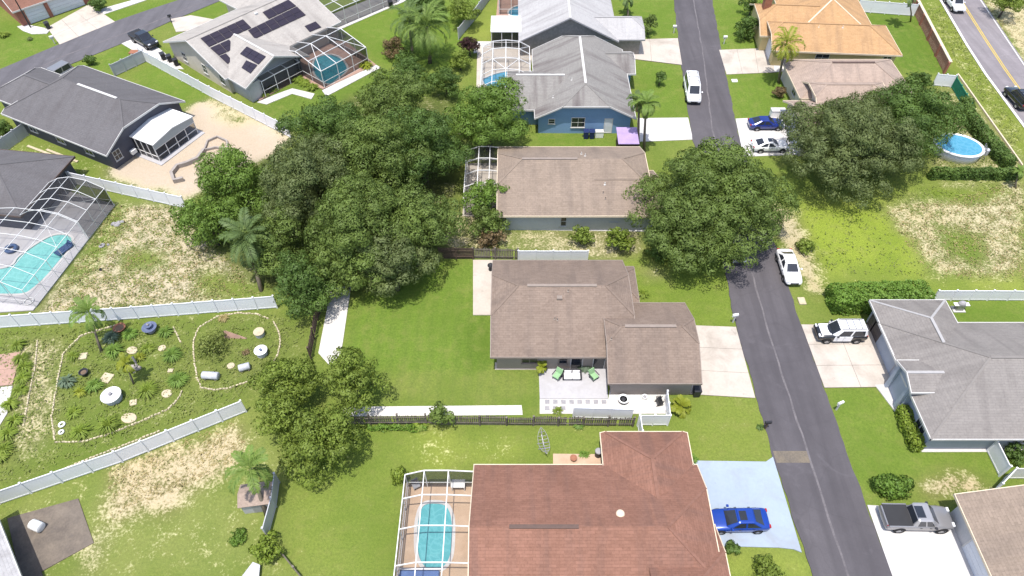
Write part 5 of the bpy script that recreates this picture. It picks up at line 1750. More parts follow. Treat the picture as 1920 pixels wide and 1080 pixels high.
def palm(label, base, top, L, n, m, droop=1.9, width=0.6, seed=0, trunk_r=0.16, group=None, name='palm_tree', dead=0, nleaf=26, up=0.75):
    rr = random.Random(seed)
    b = Vector((base[0], base[1], 0))
    t = Vector(top)
    root = empty(name, (b.x, b.y, 0), 0, label, 'palm', group)
    d = t - b
    bend = Vector((rr.uniform(-0.15, 0.15), rr.uniform(-0.15, 0.15), 0))
    pts = [Vector((0, 0, -0.2)), d * 0.35 + bend, d * 0.7 + bend * 0.8, d]
    MB().tube(pts, [trunk_r * 1.3, trunk_r, trunk_r * 0.85, trunk_r * 0.8], 9).build('trunk', MATS['bark_palm'], root, smooth=True)
    ms = [frond_mesh('frond', L * (0.9 + 0.12 * k), droop * (0.75 + 0.3 * k), width, m, nleaf, seed * 5 + k, up - 0.2 * k) for k in range(3)]
    for i in range(n):
        k = i % 3
        o = link('frond', ms[k], root, tuple(d + Vector((0, 0, 0.05 * (2 - k)))))
        o.rotation_euler = (rr.uniform(-0.25, 0.25), [-0.45, -0.05, 0.4][k] + rr.uniform(-0.15, 0.15), 2.39996 * i + rr.uniform(-0.25, 0.25))
        s = rr.uniform(0.85, 1.12)
        o.scale = (s, s, s)
    if dead:
        md = frond_mesh('dry_frond', L * 0.8, 1.0, width * 0.7, 'leaf_straw', 18, seed + 99, -0.9)
        for i in range(dead):
            link('dry_frond', md, root, tuple(d - Vector((0, 0, 0.1)))).rotation_euler = (0, 0.2, 6.28 * i / dead + 0.4)
    return root


def palm_px(label, bx_, by_, tx, ty, z, *a, **k):
    b = G(bx_, by_)
    t = G(tx, ty, z)
    return palm(label, b, (t.x, t.y, z), *a, **k)


palm_px('yellow green feather palm in front of the orange roof', 1460, 155, 1474, 84, 5.6, 3.0, 15, 'leaf_palmlime', droop=2.3, width=0.75, seed=3)
palm_px('palm with dry hanging fronds beside the blue house', 1208, 285, 1212, 196, 6.6, 2.2, 14, 'leaf_palm', droop=2.0, seed=4, dead=6, width=0.55)
palm_px('second slim palm leaning at the driveway of the blue house', 1196, 276, 1198, 190, 6.3, 1.8, 10, 'leaf_palmdark', droop=1.9, seed=5, dead=5, width=0.5)
palm_px('big palm with drooping fronds in the thicket at the top', 806, 118, 800, 52, 5.2, 5.2, 26, 'leaf_palm', droop=2.5, width=0.95, seed=6, trunk_r=0.24, nleaf=34)
palm_px('second palm at the left of the thicket at the top', 775, 112, 768, 40, 4.6, 4.4, 18, 'leaf_palmdark', droop=2.3, width=0.85, seed=7, trunk_r=0.2, nleaf=30)
palm_px('palm rising at the left of the thicket above the white fence', 490, 545, 465, 445, 4.6, 3.5, 20, 'leaf_palmdark', droop=1.9, width=0.8, seed=8, dead=4, trunk_r=0.2, nleaf=30)
palm_px('slim garden palm leaning over the white panel fence', 190, 660, 168, 586, 4.0, 2.2, 13, 'leaf_palm', droop=1.9, width=0.5, seed=9, trunk_r=0.11)
palm_px('leaning palm beside the grey fence in the lower left yard', 500, 965, 470, 878, 4.6, 2.4, 11, 'leaf_palm', droop=2.1, width=0.6, seed=10, trunk_r=0.17, dead=3)
palm_px('small palm at the top beside the pale metal roof', 1178, 34, 1176, 0, 2.4, 1.6, 11, 'leaf_palmdark', droop=1.9, seed=11, width=0.45)
palm_px('slim bent palm in the middle of the garden', 250, 720, 236, 682, 2.6, 1.1, 9, 'leaf_palmlime', droop=2.0, seed=12, width=0.3, trunk_r=0.08)
palm_px('yellow banana like palm beside the taupe garage', 1280, 775, 1278, 762, 0.5, 1.05, 10, 'leaf_palmlime', droop=1.1, seed=13, width=0.42, trunk_r=0.1, nleaf=34)
palm_px('bare slim palm at the right edge beside the kerb', 1905, 352, 1912, 322, 2.0, 1.0, 8, 'leaf_palm', droop=1.8, seed=14, width=0.3, trunk_r=0.1)
palm_px('slim palm beside the brick wall and white fence', 1708, 40, 1703, -5, 4.5, 1.8, 11, 'leaf_palmdark', droop=2.0, seed=15, width=0.45, trunk_r=0.1)
palm_px('palm cluster beside the white flat porch roof', 1020, 95, 1018, 68, 2.0, 1.7, 12, 'leaf_palm', droop=1.9, seed=16, width=0.45)
palm_px('potted palm at the corner of the grey terrace', 1016, 697, 1016, 688, 0.8, 0.65, 10, 'leaf_palmlime', droop=1.4, seed=17, width=0.25, trunk_r=0.06)


# spiky garden plants ----------------------------------------------
def tuft_mesh(name, n, L, w, m, seed, up=0.9):
    rng = np.random.default_rng(seed)
    v, q = [], []
    for i in range(n):
        a = rng.uniform(0, 6.283)
        e = rng.uniform(0.25, up)
        l = L * rng.uniform(0.6, 1.1)
        dx = np.array([math.cos(a), math.sin(a), 0])
        sd = np.array([-math.sin(a), math.cos(a), 0]) * w
        p0 = dx * rng.uniform(0, 0.1 * L)
        p1 = p0 + dx * l * 0.5 * math.cos(e) + np.array([0, 0, l * 0.55 * math.sin(e) + 0.05])
        p2 = p0 + dx * l * math.cos(e * 0.7) + np.array([0, 0, l * 0.45 * math.sin(e)])
        k = len(v)
        v += [p0 - sd * 0.4, p0 + sd * 0.4, p1 + sd, p1 - sd, p2]
        q += [(k, k + 1, k + 2, k + 3), (k + 3, k + 2, k + 4, k + 4)]
    me = bpy.data.meshes.new(name)
    me.from_pydata([tuple(p) for p in v], [], [tuple(dict.fromkeys(f)) for f in q])
    me.materials.append(MATS[m])
    return me


def plant(label, px, py, L, n=40, m='leaf_palm', w=0.035, seed=0, group=None, up=1.1, name='garden_plant'):
    c = G(px, py)
    o = link(name, tuft_mesh('leaves', int(n * 1.4), L * 1.2, w * 1.15, m, seed, up))
    o.location = (c.x, c.y, 0.0)
    return tag(o, label, 'plant', group)


plant('spiky lime clump beside the oval stepping stone in the garden', 206, 800, 1.05, 120, 'leaf_lime', 0.035, 1)
plant('yellow green clump on the lower garden bed edge', 153, 812, 0.9, 90, 'leaf_lime', 0.04, 2)
plant('lime clump at the left of the garden above the two white rings', 140, 775, 0.75, 70, 'leaf_lime', 0.04, 3)
plant('yellow leafed plant below the blue grey agave', 152, 737, 0.6, 50, 'leaf_palmlime', 0.05, 4)
plant('blue grey agave at the left garden edge', 128, 718, 0.85, 70, 'leaf_blue', 0.06, 5)
plant('yellow green grass clump beside the cream square stone', 138, 670, 0.7, 70, 'leaf_lime', 0.03, 6)
plant('tall lime clump right of the white drum', 278, 735, 1.0, 130, 'leaf_lime', 0.04, 7)
plant('green bushy plant right of the garden path stones', 335, 715, 0.95, 120, 'leaf_bright', 0.05, 8)
plant('green leafy plant beside the round pale stones', 325, 668, 0.95, 120, 'leaf_bright', 0.05, 9)
plant('leafy plant right of the blue bowl fountain', 312, 625, 0.75, 90, 'leaf_bright', 0.05, 10)
plant('lime plant between the fountain and the round stone', 278, 655, 0.7, 80, 'leaf_lime', 0.04, 11)
plant('green plant beside the terracotta bowl', 245, 628, 0.75, 90, 'leaf_hedge', 0.05, 12)
plant('blue green plant below the terracotta bowl', 210, 635, 0.8, 80, 'leaf_blue', 0.06, 13)
plant('bright green plant at the foot of the garden palm', 215, 660, 0.9, 100, 'leaf_bright', 0.05, 14)
plant('green plant above the white drum', 180, 725, 0.85, 100, 'leaf_bright', 0.05, 15)
plant('yellow plant beside the stacked stones in the garden', 262, 672, 0.6, 60, 'leaf_palmlime', 0.04, 16)
plant('dry grass tuft at the top of the stone ring', 420, 598, 0.6, 60, 'leaf_straw', 0.03, 17)
plant('reddish tuft inside the stone ring', 462, 662, 0.45, 40, 'leaf_rust', 0.03, 18)
LPL = ['lime clump beside the middle of the white left path', 'lime clump between the left path and the lower stone edging', 'large lime clump beside the lower end of the left path', 'lime clump near the bottom of the left path', 'lime clump at the corner of the pink patio and white path', 'lime clump beside the middle of the pink patio', 'lime clump beside the upper part of the pink patio', 'lime clump at the top corner of the pink patio', 'lime clump beside the lower part of the pink patio', 'lowest lime clump of the row at the left edge']
for i, (px, py) in enumerate([(22, 760), (30, 790), (18, 815), (10, 845), (40, 735), (48, 690), (42, 675), (36, 650), (44, 712), (2, 858)]):
    plant(LPL[i], px, py, 0.8, 90, 'leaf_lime', 0.045, 30 + i, group='clumps beside the left path')
for i, (px, py, m) in enumerate([(495, 178, 'leaf_lime'), (512, 168, 'leaf_lime')]):
    plant(('left', 'right')[i] + ' lime plant in front of the low screened porch', px, py, 0.9, 90, m, 0.06, 50 + i, group='plants at the screened porch')
for i, (px, py) in enumerate([(560, 152), (572, 158), (586, 166)]):
    plant(('left', 'middle', 'right')[i] + ' lime plant at the lower corner of the peaked pool cage', px, py, 0.9, 90, 'leaf_lime', 0.06, 55 + i, group='plants at the cage corner')
plant('yellow palm like plant at the right corner of the peaked pool cage', 686, 126, 1.1, 80, 'leaf_palmlime', 0.07, 60)
plant('leafy green plant at the entry of the taupe house', 1204, 553, 0.7, 80, 'leaf_lime', 0.05, 61)
plant('lime plant hugging the picket fence', 790, 797, 0.7, 80, 'leaf_lime', 0.06, 62)
plant('small plant in the stepping paver bed', 1046, 772, 0.5, 50, 'leaf_olive', 0.04, 63)
plant('green plant at the middle of the picket fence', 1085, 798, 0.5, 60, 'leaf_hedge', 0.05, 64)
plant('blue green shrub plant behind the terrace sofa', 1098, 688, 0.75, 130, 'leaf_blue', 0.07, 65)
plant('yellow green shrub on the lawn across the side street', 8, 68, 0.9, 90, 'leaf_lime', 0.06, 66)
plant('dark shrub on the front lawn across the side street', 57, 74, 0.5, 50, 'leaf_grey', 0.04, 67)
plant('bush beside the yellow corner of the blue driveway', 1298, 862, 0.5, 60, 'leaf_hedge', 0.05, 68)
plant('small dark bush on the taupe front lawn at the street edge', 1424, 802, 0.35, 50, 'leaf_deep', 0.04, 69)
for i, (px, py) in enumerate([(300, 158), (0, 0)][:1]):
    pass

# weeds and tall grass on the rough lots ---------------------------
def scatter(name, label, polys, n, L, w, m, seed, hgt=0.12):
    rng = np.random.default_rng(seed)
    v, q = [], []
    P = []
    for poly, share in polys:
        wp = [tuple(G(*p)[:2]) for p in poly]
        xs = [p[0] for p in wp]
        ys = [p[1] for p in wp]
        k = int(n * share)
        X = rng.uniform(min(xs), max(xs), k * 3)
        Y = rng.uniform(min(ys), max(ys), k * 3)
        clus = np.sin(X * 1.9 + 3 * np.sin(Y * 0.7)) * np.sin(Y * 2.1 + 2 * np.sin(X * 0.9)) + 0.5 * np.sin(X * 5.1) * np.sin(Y * 4.7)
        ok = in_poly(X, Y, wp) & (clus > rng.uniform(-0.9, 0.9, k * 3))
        P.append(np.stack([X[ok][:k], Y[ok][:k], np.zeros(ok.sum())[:k]], -1))
    P = np.concatenate(P)
    N = np.zeros_like(P)
    N[:, 2] = 1
    P[:, 2] = rng.uniform(0.0, hgt, len(P))
    vv, qq = leaf_quads(rng, P, N, L, w, 0.6)
    me = fast_mesh(name, vv, qq, MATS[m])
    me.normals_split_custom_set_from_vertices(np.tile(np.array([[0, 0, 1.0]], np.float32), (len(vv), 1)))
    return tag(link(name, me), label, kind='stuff')


scatter('weeds', 'green weeds scattered over the garden and rough lots', [
    ([(0, 620), (520, 590), (580, 620), (450, 745), (0, 910)], 0.36),
    ([(215, 385), (345, 390), (490, 550), (80, 590)], 0.2),
    ([(1500, 370), (1920, 335), (1920, 530), (1540, 510)], 0.1),
    ([(1760, 180), (1900, 320), (1760, 315)], 0.08),
    ([(1730, 20), (1765, 10), (1920, 260), (1900, 280)], 0.1)], 26000, 0.10, 0.45, 'leaf_sprig', 5)
scatter('dry_grass', 'straw coloured dry grass over the sandy lots', [
    ([(215, 385), (345, 390), (490, 550), (80, 590)], 0.4),
    ([(1660, 395), (1920, 340), (1920, 520), (1740, 520)], 0.3),
    ([(200, 880), (440, 790), (470, 850), (210, 980)], 0.15),
    ([(1842, 0), (1920, 0), (1920, 110)], 0.15)], 12000, 0.09, 0.4, 'leaf_straw', 6, 0.07)
# ---------------------------------------------------------------- vehicles
CARK = {
    'sedan': dict(L=4.75, W=1.84, H=1.44, st=[(-.5, .42, .70, .80), (-.485, .28, .93, .90), (-.44, .22, 1.00, .96), (-.3, .2, 1.03, 1), (-.15, .2, 1.0, 1), (.12, .2, .98, 1), (.25, .2, .95, .99), (.38, .2, .86, .97), (.455, .24, .76, .90), (.49, .3, .64, .80), (.5, .38, .52, .70)],
                  cab=(-.40, .235, -.225, .055), wh=(-.3, .305), wr=.33),
    'coupe': dict(L=4.55, W=1.82, H=1.36, st=[(-.5, .42, .70, .80), (-.485, .28, .90, .90), (-.44, .22, .97, .96), (-.3, .2, .99, 1), (-.15, .2, .96, 1), (.12, .2, .94, 1), (.25, .2, .91, .99), (.38, .2, .82, .97), (.455, .24, .72, .90), (.49, .3, .60, .80), (.5, .38, .50, .70)],
                  cab=(-.42, .20, -.21, .03), wh=(-.29, .305), wr=.33),
    'suv': dict(L=4.7, W=1.92, H=1.80, st=[(-.5, .45, .85, .88), (-.492, .35, 1.05, .95), (-.46, .3, 1.12, .99), (-.3, .28, 1.14, 1), (0, .28, 1.12, 1), (.2, .28, 1.10, 1), (.34, .28, 1.06, .98), (.45, .3, .98, .94), (.49, .36, .85, .88), (.5, .45, .7, .82)],
                cab=(-.485, .225, -.44, .09), wh=(-.3, .305), wr=.38),
    'van': dict(L=5.6, W=2.0, H=2.05, st=[(-.5, .45, .95, .9), (-.495, .35, 1.15, .96), (-.46, .3, 1.2, .99), (-.3, .28, 1.2, 1), (0, .28, 1.2, 1), (.2, .28, 1.2, 1), (.34, .28, 1.15, .98), (.45, .3, 1.02, .94), (.49, .36, .9, .88), (.5, .45, .7, .82)],
                cab=(-.49, .33, -.46, .19), wh=(-.3, .32), wr=.37),
    'pickup': dict(L=5.35, W=1.95, H=1.82, st=[(-.5, .5, .98, .90), (-.495, .4, 1.10, .96), (-.46, .34, 1.12, .99), (-.3, .32, 1.12, 1), (-.1, .32, 1.12, 1), (.1, .32, 1.14, 1), (.25, .32, 1.14, 1), (.36, .32, 1.10, .98), (.45, .34, 1.02, .93), (.49, .42, .9, .86), (.5, .5, .75, .8)],
                   cab=(-.13, .255, -.105, .12), wh=(-.29, .325), wr=.42),
}


def car(name, label, px, py, ang, kind, paint, roof=None, cat='car', bonnet=None, doors=None, cover=None, sunroof=False, glass='glass_dark', z=0.7, bars=False, lightbar=False):
    k = CARK[kind]
    L, Wd, H = k['L'], k['W'], k['H']
    c = G(px, py, z)
    root = empty(name, (c.x, c.y, 0.035), R(ang), label, cat)
    P = MATS[paint]
    w2 = Wd / 2
    vs, fs = [], []
    st = k['st']
    for x, zl, zt, w in st:
        X, w = x * L, w * w2
        half = [(-w * 0.80, zl), (-w * 0.97, zl + 0.12), (-w, zl + 0.45 * (zt - zl)), (-w * 0.985, zl + 0.75 * (zt - zl)), (-w * 0.90, zt - 0.03), (-w * 0.55, zt + 0.015)]
        ring = half + [(-y, zz) for y, zz in reversed(half)]
        vs += [(X, y, zz) for y, zz in ring]
    n = 12
    for i in range(len(st) - 1):
        for j in range(n):
            fs.append((i * n + j, i * n + (j + 1) % n, (i + 1) * n + (j + 1) % n, (i + 1) * n + j))
    fs.append(tuple(range(n)))
    fs.append(tuple(range(len(st) * n - 1, len(st) * n - n - 1, -1)))
    body = MB().add(vs, fs).build('body', P, root, smooth=True)
    md = body.modifiers.new('sub', 'SUBSURF')
    md.levels = md.render_levels = 1
    # cabin
    xb0, xb1, xr0, xr1 = [q * L for q in k['cab']]
    zb = st[4][2] - 0.06
    bw, rw = w2 * 0.90, w2 * (0.66 if kind in ('sedan', 'coupe') else 0.78)
    xm0, xm1 = xr0 * 0.75 + xb0 * 0.25, xr1 * 0.8 + xb1 * 0.2
    base = [(xb0, -bw * 0.86), (xb0 + 0.25, -bw), (xb1 - 0.35, -bw), (xb1, -bw * 0.80), (xb1, bw * 0.80), (xb1 - 0.35, bw), (xb0 + 0.25, bw), (xb0, bw * 0.86)]
    top = [(xr0, -rw * 0.9), (xr0 + 0.12, -rw), (xr1 - 0.12, -rw), (xr1, -rw * 0.9), (xr1, rw * 0.9), (xr1 - 0.12, rw), (xr0 + 0.12, rw), (xr0, rw * 0.9)]
    A = [Vector((x, y, zb)) for x, y in base]
    B = [Vector((x, y, H - 0.05)) for x, y in top]
    Tp = [Vector((x * 0.9 + 0.1 * (xr0 + xr1) / 2, y * 0.82, H)) for x, y in top]
    mb = MB()
    mb.add(A + B + Tp, [(i, (i + 1) % 8, 8 + (i + 1) % 8, 8 + i) for i in range(8)] + [(8 + i, 8 + (i + 1) % 8, 16 + (i + 1) % 8, 16 + i) for i in range(8)] + [tuple(range(16, 24))])
    cab = mb.build('cabin', MATS[roof or paint], root, smooth=False)

    def glassq(nm, a, b, c_, d, ins=0.06, parent=cab, m=glass):
        q = [Vector(p) for p in (a, b, c_, d)]
        ctr = sum(q, Vector()) / 4
        nn = (q[1] - q[0]).cross(q[3] - q[0]).normalized()
        if nn.dot(ctr - Vector((0, 0, 0.8))) < 0: nn = -nn
        q2 = [p + (ctr - p).normalized() * ins * 1.3 + nn * 0.015 for p in q]
        q3 = [p + (ctr - p).normalized() * ins * 1.3 - nn * 0.02 for p in q]
        MB().add(q3 + q2, [(4, 5, 6, 7), (3, 2, 1, 0), (0, 1, 5, 4), (1, 2, 6, 5), (2, 3, 7, 6), (3, 0, 4, 7)]).build(nm, MATS[m], parent)
    glassq('windscreen', A[3], A[4], B[4], B[3])
    glassq('rear_window', A[7], A[0], B[0], B[7])
    for s in ((1, 2), (6, 5)):
        a0, a1, b0, b1 = A[s[0]], A[s[1]], B[s[0]], B[s[1]]
        tc = 0.5
        glassq('side_window', a0.lerp(a1, 0.02), a0.lerp(a1, tc), b0.lerp(b1, tc), b0.lerp(b1, 0.02), 0.05)
        glassq('side_window', a0.lerp(a1, tc + 0.02), a0.lerp(a1, 0.98), b0.lerp(b1, 0.98), b0.lerp(b1, tc + 0.02), 0.05)
    # wheels
    for wx in k['wh']:
        for s in (-1, 1):
            y0 = s * (w2 - 0.19)
            t = MB()
            r = k['wr']
            vs, fs = [], []
            prof = [(r * 0.62, -0.11), (r * 0.95, -0.115), (r, -0.08), (r, 0.08), (r * 0.95, 0.115), (r * 0.62, 0.11)]
            m_ = 18
            for rr_, yy in prof:
                for q in range(m_):
                    tt = 2 * math.pi * q / m_
                    vs.append((wx * L + rr_ * math.cos(tt), y0 + yy + s * 0.11, r + rr_ * math.sin(tt) - 0.03))
            for i in range(len(prof) - 1):
                for q in range(m_): fs.append((i * m_ + q, i * m_ + (q + 1) % m_, (i + 1) * m_ + (q + 1) % m_, (i + 1) * m_ + q))
            wo = t.add(vs, fs).build('wheel', MATS['rubber'], root, smooth=True)
            vs = [(wx * L + r * 0.64 * math.cos(2 * math.pi * q / m_) * f, y0 + s * (0.20 + d), r - 0.03 + r * 0.64 * f * math.sin(2 * math.pi * q / m_)) for f, d in ((1, 0.0), (0.75, -0.03), (0.3, 0.0)) for q in range(m_)]
            fs = [(i * m_ + q, i * m_ + (q + 1) % m_, (i + 1) * m_ + (q + 1) % m_, (i + 1) * m_ + q) for i in range(2) for q in range(m_)] + [tuple(range(2 * m_, 3 * m_))]
            MB().add(vs, fs).build('rim', MATS['rim'], wo, smooth=True)
            vs = [(wx * L + (r + 0.07) * math.cos(math.pi * q / 12), s * (w2 * 0.985 + 0.012), r - 0.03 + (r + 0.07) * math.sin(math.pi * q / 12)) for q in range(13)]
            vs += [(x, y - s * 0.1, z_) for x, y, z_ in vs]
            MB().add(vs, [tuple(range(13)), tuple(range(25, 12, -1))] + [(i, i + 1, 14 + i, 13 + i) for i in range(12)]).build('wheel_arch', MATS['rubber'], root)
    zf, zr = st[-3][2], st[1][2]
    for s in (-1, 1):
        MB().box(L * 0.452, L * 0.487, s * w2 * 0.62 - 0.17, s * w2 * 0.62 + 0.17, zf - 0.13, zf + 0.005).build('headlight', MATS['lamp_clear'], root, bevel=0.02)
        MB().box(-L * 0.499, -L * 0.47, s * w2 * 0.70 - 0.14, s * w2 * 0.70 + 0.14, zr - 0.2, zr - 0.02).build('tail_light', MATS['lamp_red'], root, bevel=0.02)
        MB().box(xb1 - 0.5, xb1 - 0.3, s * (w2 + 0.06) - 0.1, s * (w2 + 0.06) + 0.1, zb + 0.03, zb + 0.16).build('mirror', P if kind != 'pickup' else MATS['metal_dark'], root, bevel=0.03)
        for dx in (0.42, 0.78):
            xx = xb0 + (xb1 - xb0) * (dx - 0.12)
            MB().box(xx - 0.09, xx + 0.09, s * (w2 + 0.005) - 0.015, s * (w2 + 0.005) + 0.015, zb - 0.13, zb - 0.09).build('door_handle', MATS['metal_dark'], root)
    MB().box(L * 0.485, L * 0.502, -w2 * 0.45, w2 * 0.45, 0.42, 0.62).build('grille', MATS['metal_dark'], root)
    MB().box(-L * 0.503, -L * 0.49, -0.25, 0.25, 0.5, 0.62).build('number_plate', MATS['trim_white'], root)
    if sunroof: MB().box(-0.25 * L * 0.4, 0.02 * L, -rw * 0.62, rw * 0.62, H - 0.01, H + 0.012).build('sunroof', MATS['glass_dark'], cab)
    if bonnet:
        zz = [(xb1 + 0.06, st[6][2] + 0.022), (L * 0.36, st[-4][2] + 0.035), (L * 0.43, st[-3][2] + 0.05)]
        v = [(x, y * w2 * 0.72, z_) for x, z_ in zz for y in (-1, 1)]
        v += [(x, y, z_ - 0.05) for x, y, z_ in v]
        MB().add(v, [(0, 1, 3, 2), (2, 3, 5, 4), (6, 8, 9, 7), (8, 10, 11, 9), (0, 2, 8, 6), (2, 4, 10, 8), (1, 7, 9, 3), (3, 9, 11, 5), (0, 6, 7, 1), (4, 5, 11, 10)]).build('bonnet', MATS[bonnet], root)
    if doors:
        for s in (-1, 1):
            for x0, x1 in ((-0.17 * L, 0.0 * L), (0.005 * L, 0.19 * L)):
                MB().box(x0, x1, s * (w2 + 0.0) - 0.02, s * (w2 + 0.0) + 0.02, 0.42, zb + 0.05).build('door', MATS[doors], root, bevel=0.01)
    if cover:
        MB().box(-L * 0.485, xb0 - 0.02, -w2 * 0.86, w2 * 0.86, 1.06, 1.165).build('bed_cover', MATS[cover], root, bevel=0.02)
        for s in (-1, 1): MB().box(-L * 0.485, xb0, s * w2 * 0.93 - 0.05, s * w2 * 0.93 + 0.05, 1.05, 1.185).build('bed_rail', P, root, bevel=0.02)
        MB().box(-L * 0.508, -L * 0.485, -w2 * 0.8, w2 * 0.8, 0.62, 1.14).build('tailgate', P, root, bevel=0.02)
    if bars:
        for s in (-1, 1): MB().beam((xr0 + 0.15, s * rw * 0.8, H + 0.05), (xr1 - 0.1, s * rw * 0.8, H + 0.05), 0.05).build('roof_rail', MATS['metal_dark'], cab)
        for q in (0.2, 0.45, 0.7): MB().beam((xr0 + (xr1 - xr0) * q, -rw * 0.8, H + 0.06), (xr0 + (xr1 - xr0) * q, rw * 0.8, H + 0.06), 0.05).build('cross_bar', MATS['metal_grey'], cab)
    return root


car('parked_car', 'bright blue sedan with dark sunroof on the pale blue driveway', 1384, 974, 181, 'sedan', 'paint_blue', sunroof=True)
car('pickup_truck', 'grey pickup with black bed cover on the white driveway', 1718, 971, -1, 'pickup', 'paint_silver', roof='paint_pewter', cat='pickup', cover='vinyl_black', sunroof=True)
car('parked_suv', 'black and white patrol style vehicle on the beige driveway', 1575, 622, 180, 'suv', 'paint_black', roof='paint_white', cat='car', bonnet='paint_white', doors='paint_white', bars=True)
car('parked_car', 'white sedan parked on the grass verge below the large street oak', 1480, 499, -91, 'sedan', 'paint_white')
car('parked_car', 'dark blue sedan on the white driveway under the oaks', 1437, 230, 1, 'coupe', 'paint_darkblue')
car('parked_car', 'white coupe with dark sunroof below the dark blue sedan', 1444, 271, 1, 'coupe', 'paint_white', sunroof=True)
car('van', 'white work van parked at the left kerb of the street', 1298, 168, -94, 'van', 'paint_white', cat='van', bars=True)
car('car', 'white car driving on the main road at the top right', 1791, 6, -93, 'suv', 'paint_white')
car('car', 'black vehicle driving on the main road at the right edge', 1910, 183, 92, 'suv', 'paint_black', bars=True)
car('parked_car', 'silver car half hidden behind the dark grey roof', 106, 141, -118, 'suv', 'paint_silver')
car('parked_suv', 'black vehicle beside the gable of the solar panel house', 270, 74, -38, 'pickup', 'paint_black', cat='pickup', cover='vinyl_black')
car('parked_car', 'dark car in the shade under the large street oak', 1377, 462, -88, 'sedan', 'paint_black', roof='paint_silver')
# ---------------------------------------------------------------- garden and small things
def edging(label, px, seed):
    pts = [Vector(G(*p)[:2]) for p in px]
    rr = random.Random(seed)
    mb = MB()
    line = dense(pts, 0.27)
    for a, b in zip(line[:-1], line[1:]):
        d = (b - a)
        ang = math.atan2(d.y, d.x) + rr.uniform(-0.15, 0.15)
        c = (a + b) / 2 + Vector((rr.uniform(-0.03, 0.03), rr.uniform(-0.03, 0.03)))
        l, w, h = d.length * 0.47, rr.uniform(0.06, 0.10), rr.uniform(0.07, 0.12)
        ca, sa = math.cos(ang), math.sin(ang)
        q = [(c.x + x * ca - y * sa, c.y + x * sa + y * ca) for x, y in ((-l, -w), (l, -w * rr.uniform(0.7, 1)), (l, w), (-l, w * rr.uniform(0.7, 1)))]
        t = [(c.x + (p[0] - c.x) * 0.8, c.y + (p[1] - c.y) * 0.75) for p in q]
        mb.add([(p[0], p[1], -0.05) for p in q] + [(p[0], p[1], h) for p in t], [(3, 2, 1, 0), (4, 5, 6, 7), (0, 1, 5, 4), (1, 2, 6, 5), (2, 3, 7, 6), (3, 0, 4, 7)])
    return tag(mb.build('stone_edging', MATS['stone_cream']), label, 'edging')


edging('long cream stone edging curving around the left garden bed', [(217, 610), (178, 621), (151, 630), (119, 663), (111, 699), (104, 738), (97, 782), (103, 827)], 1)
edging('cream stone edging along the lower side of the garden bed', [(103, 829), (153, 829), (208, 813), (264, 790), (314, 768), (333, 750), (342, 732)], 2)
edging('short straight stone edging right of the blue bowl fountain', [(325, 613), (332, 628), (339, 643)], 3)
edging('cream stone ring around the barrels, left side', [(466, 715), (429, 728), (399, 731), (378, 727), (369, 706), (364, 676), (363, 654), (364, 636), (373, 614), (405, 595), (420, 591)], 4)
edging('cream stone ring around the barrels, upper side', [(420, 591), (444, 587), (482, 589), (504, 598)], 5)
edging('cream stone ring around the barrels, right side', [(512, 602), (522, 620), (526, 639), (521, 664), (514, 679)], 6)
edging('straight cream stone edging beside the left path plants', [(71, 638), (65, 693), (55, 740), (44, 799)], 7)
edging('scattered cream stones along the diagonal white fence', [(118, 880), (180, 855), (240, 832), (300, 808)], 8)


def stone(label, px, py, rx, ry, shape, m='stone_cream'):
    c = G(px, py)
    o = empty('x') if False else None
    mb = MB()
    if shape == 'round': mb.lathe([(rx * 1.02, -0.05), (rx, 0.06), (rx * 0.9, 0.085)], 16, sy=ry / rx)
    else: mb.box(-rx, rx, -ry, ry, -0.05, 0.08)
    o = mb.build('stepping_stone', MATS[m], None, bevel=0 if shape == 'round' else 0.015)
    o.location = (c.x, c.y, 0)
    o.rotation_euler = (0, 0, random.uniform(-0.4, 0.4))
    return tag(o, label, 'stone')


stone('cream square stone left of the garden palm foot', 156, 668, 0.36, 0.36, 'sq')
stone('round cream stone in the middle of the garden', 248, 657, 0.55, 0.42, 'round')
stone('round cream stone between the leafy plants at the right', 304, 653, 0.36, 0.36, 'round')
stone('large cream square stone above the white drum', 200, 709, 0.5, 0.5, 'sq')
stone('small cream square stone below the white drum', 250, 755, 0.3, 0.3, 'sq')
stone('round cream stone at the right garden edge', 313, 738, 0.48, 0.42, 'round')
stone('oval cream stone beside the spiky lime clump', 242, 784, 0.7, 0.5, 'round')
stone('tiny cream stone right of the stacked stones', 320, 695, 0.24, 0.2, 'sq')
stone('cream stone inside the ring between the two barrels', 433, 686, 0.36, 0.34, 'round')


def ring_obj(name, label, px, py, r, t, m, z=0.0, cat='ring'):
    c = G(px, py)
    vs, fs = [], []
    n, k = 18, 8
    for i in range(n):
        a = 2 * math.pi * i / n
        for j in range(k):
            b = 2 * math.pi * j / k
            vs.append(((r + t * math.cos(b)) * math.cos(a), (r + t * math.cos(b)) * math.sin(a), z + t + t * math.sin(b)))
    for i in range(n):
        for j in range(k): fs.append((i * k + j, ((i + 1) % n) * k + j, ((i + 1) % n) * k + (j + 1) % k, i * k + (j + 1) % k))
    o = MB().add(vs, fs).build(name, MATS[m], None, smooth=True)
    o.location = (c.x, c.y, 0.02)
    return tag(o, label, cat)


ring_obj('planter_ring', 'larger white ring on the grass in the lower garden', 117, 797, 0.22, 0.09, 'metal_white')
ring_obj('planter_ring', 'smaller white ring below the larger white ring', 116, 811, 0.18, 0.08, 'metal_white')


def lathe_thing(name, label, px, py, parts, cat, z=0.0):
    c = G(px, py)
    root = empty(name, (c.x, c.y, z), 0, label, cat)
    for nm, prof, m in parts: MB().lathe(prof, 22).build(nm, MATS[m], root, smooth=False)
    return root


